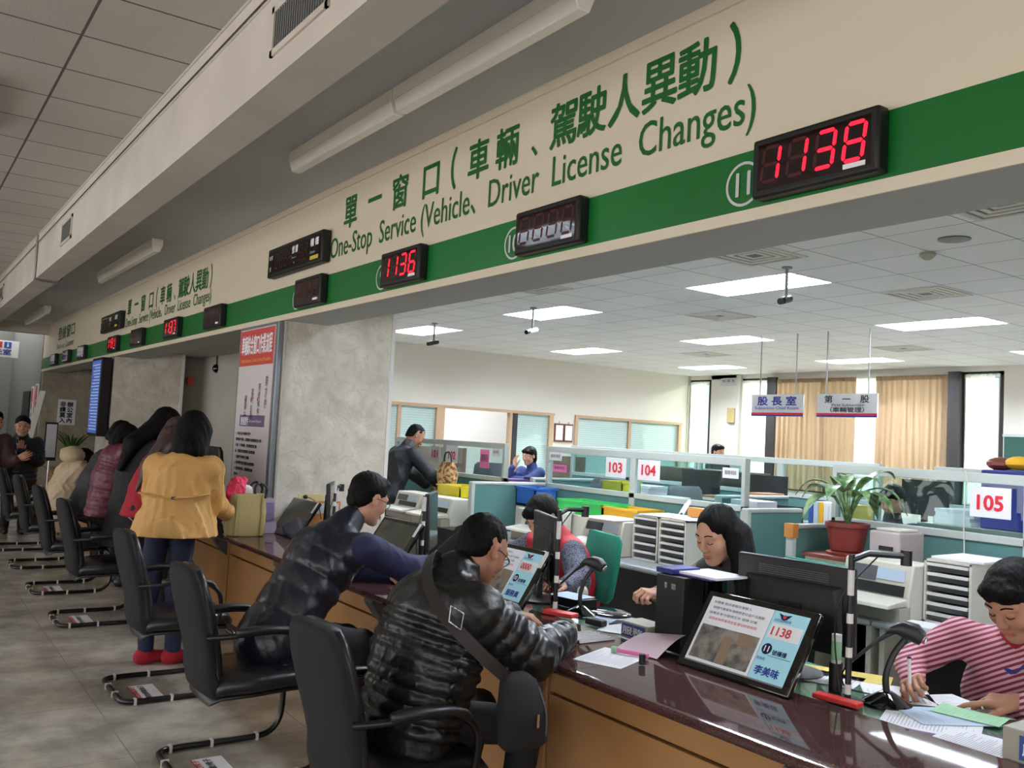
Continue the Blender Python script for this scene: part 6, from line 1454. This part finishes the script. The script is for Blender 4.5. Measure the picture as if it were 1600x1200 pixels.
# ------------------------------------------------------------------ people
mat('puffer_black', (17, 18, 20), 0.36, spec=.5, bump=(30, .35)); mat('puffer_navy', (20, 24, 38), 0.33, spec=.5, bump=(26, .35)); mat('knit_navy', (26, 28, 64), 0.85, bump=(180, .25)); mat('trouser_black', (16, 16, 19), 0.85)
mat('jacket_yellow', (196, 150, 84), 0.6, bump=(22, .3)); mat('jeans', (24, 32, 60), 0.85, bump=(120, .2)); mat('sweater_red', (150, 16, 38), 0.85, bump=(120, .2)); mat('coat_black', (18, 18, 21), 0.8); mat('puffer_maroon', (88, 24, 44), 0.5, bump=(30, .3)); mat('jacket_charcoal', (30, 32, 38), 0.7)
mat('parka_beige', (178, 158, 132), 0.7, bump=(22, .4)); mat('hair_longbrown', (56, 30, 22), 0.45, bump=(60, .6, (1, 1, .1))); mat('sweater_charcoal', (58, 58, 62), .85); mat('sleeve_grey', (120, 112, 106), .85); mat('vest_red', (176, 26, 40), .6); mat('shirt_blue', (34, 52, 104), .8); mat('shirt_dots', (34, 40, 56), .8, noise=(110, .02, (92, 96, 112), 1)); mat('coat_brown', (60, 34, 34), .7)
m = mat('stripes', (196, 150, 160), .8); nt, N, L = nodes_of(m); tc = N.new('ShaderNodeTexCoord'); sp = N.new('ShaderNodeSeparateXYZ'); L.new(tc.outputs['Object'], sp.inputs[0])
a = N.new('ShaderNodeMath'); a.operation = 'MULTIPLY_ADD'; L.new(sp.outputs[1], a.inputs[0]); a.inputs[1].default_value = .55; L.new(sp.outputs[2], a.inputs[2])
b = N.new('ShaderNodeMath'); b.operation = 'MULTIPLY'; b.inputs[1].default_value = 46; L.new(a.outputs[0], b.inputs[0]); c = N.new('ShaderNodeMath'); c.operation = 'FRACT'; L.new(b.outputs[0], c.inputs[0]); d = N.new('ShaderNodeMath'); d.operation = 'GREATER_THAN'; d.inputs[1].default_value = .5; L.new(c.outputs[0], d.inputs[0])
mi = N.new('ShaderNodeMix'); mi.data_type = 'RGBA'; L.new(d.outputs[0], mi.inputs[0]); mi.inputs[6].default_value = (*lin((206, 166, 176)), 1); mi.inputs[7].default_value = (*lin((132, 34, 62)), 1); L.new(mi.outputs[2], N['Principled BSDF'].inputs['Base Color'])

# the man in the black puffer jacket
t, fr, jo = figure('man in a black puffer jacket with glasses, seated nearest the camera', dict(
    pel=(1.66, 2.95, .60), chest=(1.77, 2.95, .93), neck=(1.84, 2.95, 1.09), head=(1.955, 2.95, 1.175), face=(.82, .18, -.52), up=(.5, .1, .85), side=(.05, -1, 0),
    sh=[(1.80, 2.73, 1.00), (1.90, 3.16, 1.00)], el=[(2.02, 2.68, .825), (2.16, 3.38, .82)], wr=[(2.34, 2.90, .825), (2.40, 3.36, .815)],
    kn=[(2.10, 2.80, .52), (2.12, 3.16, .50)], an=[(2.02, 2.78, .12), (2.0, 3.14, .12)],
    hands=[dict(at=(2.36, 2.925, .82), dir=(.75, .65, -.08), back=(-.1, 0, 1), side=-1), dict(at=(2.41, 3.35, .825), dir=(.65, -.75, -.12), back=(0, 0, 1), side=1, curl=(.6, .7, .8, .9), thumb=.8)]),
    dict(top='puffer_black', r=.046, quilt=(8.5, .020), hem=.06, hemdir=(0, 0, -1), wf=1.42, belly=.015, hair='thin', glasses=True, skin='skin_dark', bottom='trouser_black', wr_amp=.007, wr_freq=17, chest=.012, h=.009, hdh=.0032, hh=.0045, hairh=.006, arm=(.062, .056)))
# crossbody bag
SP = smooth_path([(1.83, 2.545, .79), (1.735, 2.53, .86), (1.64, 2.56, .95), (1.59, 2.64, 1.03), (1.615, 2.78, 1.11), (1.70, 2.91, 1.16), (1.80, 3.05, 1.15), (1.92, 3.14, 1.08)], 8)
t = thing('crossbody_bag', 'black crossbody bag hanging at the hip of the man in the puffer jacket', 'bag', (1.86, 2.60, .5))
MB().loft([((1.885, 2.53, .56), (.075, 0, 0), (0, .03, 0)), ((1.882, 2.525, .58), (.092, 0, 0), (0, .048, 0)), ((1.87, 2.525, .70), (.088, 0, 0), (0, .05, 0)), ((1.855, 2.53, .79), (.068, 0, .0), (0, .036, 0)), ((1.85, 2.535, .815), (.04, 0, 0), (0, .02, 0))], 'trouser_black', 24, 3.2).build('bag_body', t, smooth=1)
MB().box((1.90, 2.468, .665), (.010, .006, .045), 'chrome').build('zip_pull', t); MB().tube([(1.92, 2.50, .77), (1.945, 2.48, .68), (1.95, 2.49, .59)], .004, 'machine_grey', 6, smooth=3).build('zip', t)
MB().grid(lambda u, v: tuple((lambda q, w: q + w * (v - .5) * .045)(SP[min(int(u * (len(SP) - 1)), len(SP) - 1)], Vector((.75, -.1, .55)).normalized())), 40, 1, 'machine_dark', thick=.004).build('strap', t, smooth=1) if mat('machine_dark', (36, 32, 32), .6) else 0
MB().tube([(1.625, 2.555, .975), (1.59, 2.575, 1.0), (1.60, 2.585, 1.05), (1.64, 2.565, 1.025)], .003, 'chrome', 6, closed=True).build('buckle', t)

# the man in the navy vest
t, fr, jo = figure('man in a navy quilted vest and glasses, seated and reaching along the counter', dict(
    pel=(1.66, 4.32, .60), chest=(1.92, 4.38, .95), neck=(2.04, 4.40, 1.115), head=(2.175, 4.42, 1.245), face=(.93, .12, -.36), up=(.35, .05, .93), side=(.1, -1, 0),
    sh=[(2.04, 4.155, 1.025), (2.05, 4.61, 1.025)], el=[(2.33, 4.22, .90), (2.26, 4.78, .83)], wr=[(2.60, 4.42, .885), (2.44, 4.64, .80)],
    kn=[(2.08, 4.20, .54), (2.13, 4.48, .50)], an=[(2.0, 4.18, .12), (2.02, 4.46, .12)],
    hands=[dict(at=(2.62, 4.44, .875), dir=(.75, .6, -.2), back=(0, 0, 1), side=-1), dict(at=(2.45, 4.62, .80), dir=(.6, -.75, -.1), back=(0, 0, 1), side=1)]),
    dict(top='puffer_navy', top_name='vest', r=.040, quilt=(4, .014), hem=.04, chest=.022, collar_up=.3, hair='short', glasses=True, bottom='trouser_black', wr_amp=.006, hdh=.004, hh=.0045, hairh=.006, seed=4, wf=1.3, arm=(.03, .02), sleeves='knit_navy'))

# standing row, near to far
def standing(label, y, x, lean, hx, hz, look, head=None, face=(.8, .0, -.6), up=(.6, 0, .8), arms=None, hipz=.95, side=(0, -1, 0), turn=0.0, wid=.19, **kw):
    """leans over the counter towards +x"""
    pel = Vector((x, y, hipz)); ch = Vector((x + lean * .62, y + turn * .3, hipz + .36 - lean * .25)); nk = Vector((x + lean, y + turn * .5, hipz + .53 - lean * .55)); hd = Vector(head or (hx, y + turn, hz)); s = Vector(side).normalized()
    sh = [ch.lerp(nk, .55) + s * wid, ch.lerp(nk, .55) - s * wid]
    el = [Vector((max(2.05, x + lean + .12), y - .26, .98)), Vector((max(2.05, x + lean + .12), y + .26, .98))]
    wr = [Vector((2.36, y - .12, .83)), Vector((2.38, y + .14, .83))]
    if arms: el, wr = arms
    J = dict(pel=pel, chest=ch, neck=nk, head=hd, face=face, up=up, side=side, sh=sh, el=el, wr=wr, kn=[(1.94, y - .11, .52), (1.95, y + .11, .52)], an=[(1.99, y - .12, .10), (2.0, y + .12, .10)], hands=kw.get('hands', ()))
    return figure(label, J, look)
t, fr, jo = figure('person with black shoulder-length hair in a mustard yellow belted jacket, standing back to camera', dict(
    pel=(1.645, 6.22, 1.03), chest=(1.67, 6.22, 1.25), neck=(1.71, 6.25, 1.42), head=(1.745, 6.29, 1.545), face=(.6, .65, -.45), up=(.3, .3, .9), side=(.9, -.42, 0),
    sh=[(1.83, 6.14, 1.30), (1.53, 6.33, 1.30)], el=[(1.895, 6.20, 1.07), (1.60, 6.60, 1.07)], wr=[(2.06, 6.44, .98), (1.86, 6.74, .95)], kn=[(1.70, 6.26, .50), (1.54, 6.34, .50)], an=[(1.70, 6.24, .10), (1.54, 6.30, .10)]),
    dict(top='jacket_yellow', r=.034, hem=.27, hemdir=(0, 0, -1), flare=.065, wf=1.34, hair='bob', bottom='jeans', wr_amp=.013, wr_freq=24, seed=8, wr_st=(1, 1, .3), cut=((0, 0, .855), (0, 0, -1)), shoe='sweater_red', arm=(.062, .05),
         locks=[((1.74, 6.27, 1.55), (1.71, 6.22, 1.43), .100, .096, (1, -.4, 0), 1.25)]))
q = MB().tube([(1.41, 6.22, 1.135), (1.47, 6.11, 1.12), (1.58, 6.055, 1.115), (1.70, 6.03, 1.125), (1.81, 6.06, 1.14)], .017, 'jacket_yellow', 8, smooth=4, flat=.4).box((1.58, 6.045, 1.115), (.03, .012, .02), 'chrome').build('belt', t)
t, fr, jo = standing('person with very long brown hair in a red sweater, bending beside the mustard jacket', 7.05, 1.60, .22, 1.84, 1.50,
    dict(top='sweater_red', top_name='sweater', r=.02, hem=.12, cut=((0, 0, .90), (0, 0, -1)), hemdir=(0, 0, -1), hair='bob', hairmat='hair_longbrown', bottom='trouser_black', seed=11, hairh=.009,
         locks=[((1.78, 7.0, 1.50), (1.62, 6.88, 1.28), .07, .06, (0, 1, 0), 1.4), ((1.62, 6.88, 1.28), (1.53, 6.86, 1.10), .055, .012, (0, 1, 0), 1.3)]), face=(.8, .1, -.6))
t, fr, jo = standing('person with long black hair in a long black coat, bending over the counter', 7.75, 1.66, .22, 1.92, 1.57,
    dict(top='coat_black', top_name='coat', r=.04, hem=.50, cut=((0, 0, .60), (0, 0, -1)), hemdir=(0, 0, -1), flare=.02, hair='bob', bottom='trouser_black', seed=12, hairh=.009, k=1.13,
         locks=[((1.86, 7.72, 1.58), (1.66, 7.66, 1.42), .08, .07, (0, 1, 0), 1.3), ((1.66, 7.66, 1.42), (1.57, 7.62, 1.22), .07, .03, (0, 1, 0), 1.3)]), face=(.85, 0, -.5), hipz=1.0)
standing('person in a quilted dark red jacket with dark curly hair, bending over the counter', 8.45, 1.62, .16, 1.76, 1.42,
    dict(top='puffer_maroon', r=.035, quilt=(11, .010), hem=.24, cut=((0, 0, .76), (0, 0, -1)), hemdir=(0, 0, -1), hair='fringe', bottom='trouser_black', seed=13, hairh=.009), face=(.8, .1, -.6), hipz=.93)
standing('person in a charcoal jacket, bent low between the dark red and beige coats', 9.35, 1.66, .24, 1.90, 1.44,
    dict(top='jacket_charcoal', r=.04, hem=.06, hemdir=(0, 0, -1), hair='fringe', bottom='trouser_black', seed=14, hairh=.009), face=(.8, .1, -.6), hipz=.86)
t, fr, jo = standing('person hunched in a beige hooded parka, farthest at the counter', 10.5, 1.58, .18, 1.78, 1.12,
    dict(top='parka_beige', top_name='parka', r=.06, hem=.10, hemdir=(0, 0, -1), hair='bob', bottom='trouser_black', seed=15, hairh=.01, wr_amp=.014), face=(.8, .1, -.6), hipz=.66)
S = Sculpt(*bounds([(1.70, 10.5, 1.2)], .24), .011); S.ell((1.68, 10.5, 1.19), (.13, .17, .10)); S.ell((1.85, 10.5, 1.16), (.10, .11, .09), None, .03, sub=True); S.wrinkle(.014, 18, 3); sculpt_obj('hood', [S.mesh()], 'parka_beige', t)

# two people at the far left
figure('young person in a dark navy puffer jacket with folded arms, smiling at the far left', dict(
    pel=(1.52, 13.6, .82), chest=(1.52, 13.6, 1.10), neck=(1.53, 13.6, 1.27), head=(1.53, 13.57, 1.425), face=(-.1, -1, -.05), side=(-1, 0, 0), sh=[(1.34, 13.6, 1.2), (1.72, 13.6, 1.2)], el=[(1.32, 13.5, .98), (1.74, 13.5, .98)], wr=[(1.52, 13.40, 1.04), (1.50, 13.38, 1.09)],
    kn=[(1.42, 13.6, .48), (1.62, 13.6, .48)], an=[(1.42, 13.62, .1), (1.62, 13.62, .1)], hands=[dict(at=(1.50, 13.38, 1.08), dir=(0, 0, 1), back=(0, -1, 0)), None]),
    dict(top='puffer_navy', r=.05, quilt=(9, .012), hem=.12, hair='short', eyes='open', mouth='smile', bottom='trouser_black', k=1.15, foot=(0, -1, 0), hairh=.008, seed=21))
figure('person in a dark brown jacket at the far left edge, arm across the waist', dict(
    pel=(1.10, 13.2, .85), chest=(1.10, 13.2, 1.14), neck=(1.11, 13.2, 1.32), head=(1.17, 13.17, 1.47), face=(.3, -1, -.05), side=(-1, 0, 0), sh=[(.90, 13.2, 1.24), (1.30, 13.2, 1.24)], el=[(.9, 13.1, 1.0), (1.36, 13.1, .98)], wr=[(1.1, 13.0, 1.0), (1.42, 12.95, 1.02)],
    kn=[(1.0, 13.2, .48), (1.2, 13.2, .48)], an=[(1.0, 13.2, .1), (1.2, 13.2, .1)], hands=[dict(at=(1.43, 12.93, 1.03), dir=(.5, -.2, .3), back=(0, -1, 0)), None]),
    dict(top='coat_brown', r=.045, hem=.12, hair='short', eyes='open', mouth='smile', bottom='jeans', k=1.15, foot=(0, -1, 0), hairh=.008, seed=22))

# staff
t, fr, jo = figure('woman with long black hair and grey sleeves, seated behind the black document stand', dict(
    pel=(3.78, 3.06, .58), chest=(3.66, 3.06, .90), neck=(3.58, 3.06, 1.06), head=(3.46, 3.10, 1.185), face=(-.80, -.02, -.32), up=(-.2, 0, .95), side=(0, 1, 0),
    sh=[(3.58, 3.26, .98), (3.58, 2.86, .98)], el=[(3.50, 3.42, .85), (3.36, 2.76, .84)], wr=[(3.36, 3.40, .85), (3.18, 2.92, .79)],
    hands=[dict(at=(3.35, 3.395, .855), dir=(-.75, -.1, .1), back=(-.1, -.3, 1), side=1, curl=(1.0, 1.1, 1.2, 1.2), thumb=.9), dict(at=(3.18, 2.92, .785), dir=(-.9, .3, 0), back=(0, 0, 1), side=-1)]),
    dict(top='sweater_charcoal', top_name='sweater', r=.012, hem=.05, hair='long', sleeves='sleeve_grey', wr_amp=.004, hh=.0045, hdh=.0035, hairh=.0065, seed=31, k=1.16,
         locks=[((3.52, 3.02, 1.20), (3.50, 2.94, 1.02), .070, .060, (1, 0, 0), 1.1), ((3.50, 2.94, 1.02), (3.46, 2.92, .86), .060, .04, (1, 0, 0), 1.1), ((3.56, 3.12, 1.20), (3.60, 3.18, 1.02), .06, .05), ((3.60, 3.1, 1.1), (3.66, 3.08, .88), .08, .06)]))
t, fr, jo = figure('short-haired woman in a pink and red striped sweater, writing at the right edge', dict(
    pel=(3.70, 1.70, .60), chest=(3.60, 1.69, .86), neck=(3.56, 1.665, 1.00), head=(3.45, 1.645, 1.12), face=(-.78, .12, -.52), up=(-.5, .1, .85), side=(.1, 1, 0),
    sh=[(3.52, 1.89, .94), (3.52, 1.46, .94)], el=[(3.40, 2.02, .82), (3.36, 1.40, .82)], wr=[(3.22, 1.905, .80), (3.30, 1.53, .80)],
    hands=[dict(at=(3.225, 1.90, .80), dir=(-.7, -.3, .1), back=(-.2, .5, .85), side=1, curl=(1.0, 1.0, 1.1, 1.2), thumb=.9), dict(at=(3.29, 1.56, .80), dir=(-.35, .95, -.12), back=(-.2, 0, 1), side=-1, curl=(.15, .8, .9, 1.0), thumb=.5)]),
    dict(top='stripes', top_name='sweater', r=.012, hem=.05, belly=.03, hair='fringe', skin='skin_dark', wr_amp=.004, hh=.0045, hdh=.0032, hairh=.0065, seed=32, k=1.16))
MB().tube([(3.60, 1.76, 1.02), (3.50, 1.74, .93), (3.455, 1.66, .86), (3.46, 1.60, .92), (3.50, 1.54, 1.0)], .010, 'ink_blue', 6, smooth=4, flat=.3).build('lanyard', t)
MB().tube([(3.56, 1.72, 1.03), (3.49, 1.70, .99), (3.46, 1.64, .96)], .022, 'sweater_red', 8, smooth=3, flat=.5).build('collar', t)
tag(MB().cyl((3.10, 1.84, .75), (3.16, 1.885, .885), .006, m='white').cyl((3.16, 1.885, .885), (3.163, 1.887, .892), .007, m='ink_blue').cyl((3.097, 1.838, .747), (3.11, 1.846, .765), .004, m='ink_blue').build('ballpoint_pen'), 'white and blue ballpoint pen in the writing hand', 'pen')
MB().lathe((3.31, 1.52, .80), [(.034, -.01), (.036, 0), (.034, .01)], 'wood_orange', axis=(.3, -.9, 0)).build('bracelet', t)
t, fr, jo = figure('woman in a red vest over a dotted blouse, half hidden by the grey monitor', dict(
    pel=(3.80, 4.62, .58), chest=(3.66, 4.58, .86), neck=(3.60, 4.56, 1.0), head=(3.50, 4.60, 1.12), face=(-.75, -.15, -.55), up=(-.4, 0, .9), side=(0, 1, 0),
    sh=[(3.58, 4.80, .93), (3.58, 4.38, .93)], el=[(3.40, 4.90, .80), (3.42, 4.12, .80)], wr=[(3.2, 4.72, .80), (3.22, 4.0, .80)], hands=[dict(at=(3.22, 4.0, .81), dir=(-.8, -.1, .2), back=(0, 0, 1), side=-1), None]),
    dict(top='vest_red', top_name='vest', r=.03, hem=.05, hair='fringe', sleeves='shirt_dots', arm=(.02, .01), seed=33, k=1.14, hairh=.0075))
t, fr, jo = figure('man in a dark jacket standing and bending over papers below the 101 sheet', dict(
    pel=(4.78, 9.20, .98), chest=(4.88, 9.20, 1.28), neck=(4.98, 9.20, 1.45), head=(5.09, 9.22, 1.575), face=(.75, -.25, -.6), up=(.5, 0, .8), side=(-.1, -1, 0),
    sh=[(4.96, 9.00, 1.37), (4.96, 9.42, 1.37)], el=[(5.14, 8.92, 1.16), (5.16, 9.46, 1.16)], wr=[(5.30, 9.08, 1.06), (5.30, 9.30, 1.02)], kn=[(4.76, 9.10, .5), (4.76, 9.30, .5)], an=[(4.76, 9.10, .1), (4.76, 9.30, .1)], hands=[dict(at=(5.31, 9.10, 1.05), dir=(.4, .2, -.8), back=(.8, -.2, .3), side=-1), None]),
    dict(top='jacket_charcoal', r=.035, hem=.08, hair='thin', skin='skin_dark', seed=41, hairh=.008, k=1.12))
t, fr, jo = figure('woman with bobbed black hair in a blue top, seated in front of the slatted window', dict(
    pel=(8.15, 10.9, .62), chest=(8.08, 10.9, 1.0), neck=(8.04, 10.9, 1.2), head=(7.98, 10.9, 1.36), face=(-1, -.15, -.2), side=(-.1, 1, 0), sh=[(8.0, 11.1, 1.12), (8.04, 10.7, 1.12)], el=[(7.80, 11.1, 1.0), (7.78, 10.66, 1.0)], wr=[(7.72, 10.95, 1.18), (7.66, 10.8, 1.02)], kn=[(7.8, 11.0, .5), (7.8, 10.8, .5)], an=[(7.8, 11.0, .1), (7.8, 10.8, .1)],
    hands=[dict(at=(7.74, 10.93, 1.2), dir=(-.1, -.1, 1), back=(-1, 0, 0)), None]), dict(top='shirt_blue', top_name='shirt', r=.03, hem=.05, hair='fringe', seed=42, hairh=.009, k=1.14))
# heads seen over the desks
def half_hidden(label, x, y, z, face, hair='fringe', top='jacket_charcoal'):
    figure(label, dict(pel=(x, y, z - .62), chest=(x, y, z - .33), neck=(x, y, z - .16), head=(x, y, z), face=face, side=Vector(face).cross(Vector((0, 0, 1))), sh=[Vector((x, y, z - .24)) + Vector(face).cross(Vector((0, 0, 1))).normalized() * .19, Vector((x, y, z - .24)) - Vector(face).cross(Vector((0, 0, 1))).normalized() * .19],
        el=[Vector((x, y, z - .46)) + Vector(face).cross(Vector((0, 0, 1))).normalized() * .24 + Vector(face) * .1, Vector((x, y, z - .46)) - Vector(face).cross(Vector((0, 0, 1))).normalized() * .24 + Vector(face) * .1], wr=[Vector((x, y, z - .5)) + Vector(face) * .3, Vector((x, y, z - .5)) + Vector(face) * .3], kn=[Vector((x, y, .48)) + Vector((face[0], face[1], 0)) * .3 + Vector(face).cross(Vector((0, 0, 1))) * q for q in (.1, -.1)], an=[Vector((x, y, .1)) + Vector((face[0], face[1], 0)) * .3 + Vector(face).cross(Vector((0, 0, 1))) * q for q in (.1, -.1)]), dict(top=top, r=.02, hem=.03, hair=hair, seed=int(x * 7), hairh=.01, hh=.009))
half_hidden('person whose dark hair shows left behind the 105 pane', 7.1, 4.42, 1.25, (-1, 0, -.3)); half_hidden('person whose black hair just tops the partition below the small room sign', 11.6, 10.45, 1.56, (0, -1, 0)); half_hidden('person with bowed dark hair low in the 105 pane', 6.75, 3.3, 1.14, (-1, -.3, -.6))

S = Sculpt(*bounds([(2.27, 6.90, 1.14)], .16), .008); S.cap((2.25, 6.90, 1.07), (2.27, 6.90, 1.17), .065, .05); S.cap((2.28, 6.88, 1.10), (2.32, 6.90, 1.19), .045, .03); S.wrinkle(.016, 40, 6)
tag(sculpt_obj('cloth_bundle', [S.mesh()], 'hot_pink', None), 'bright pink crumpled bundle sticking out of the tote bag', 'bundle')
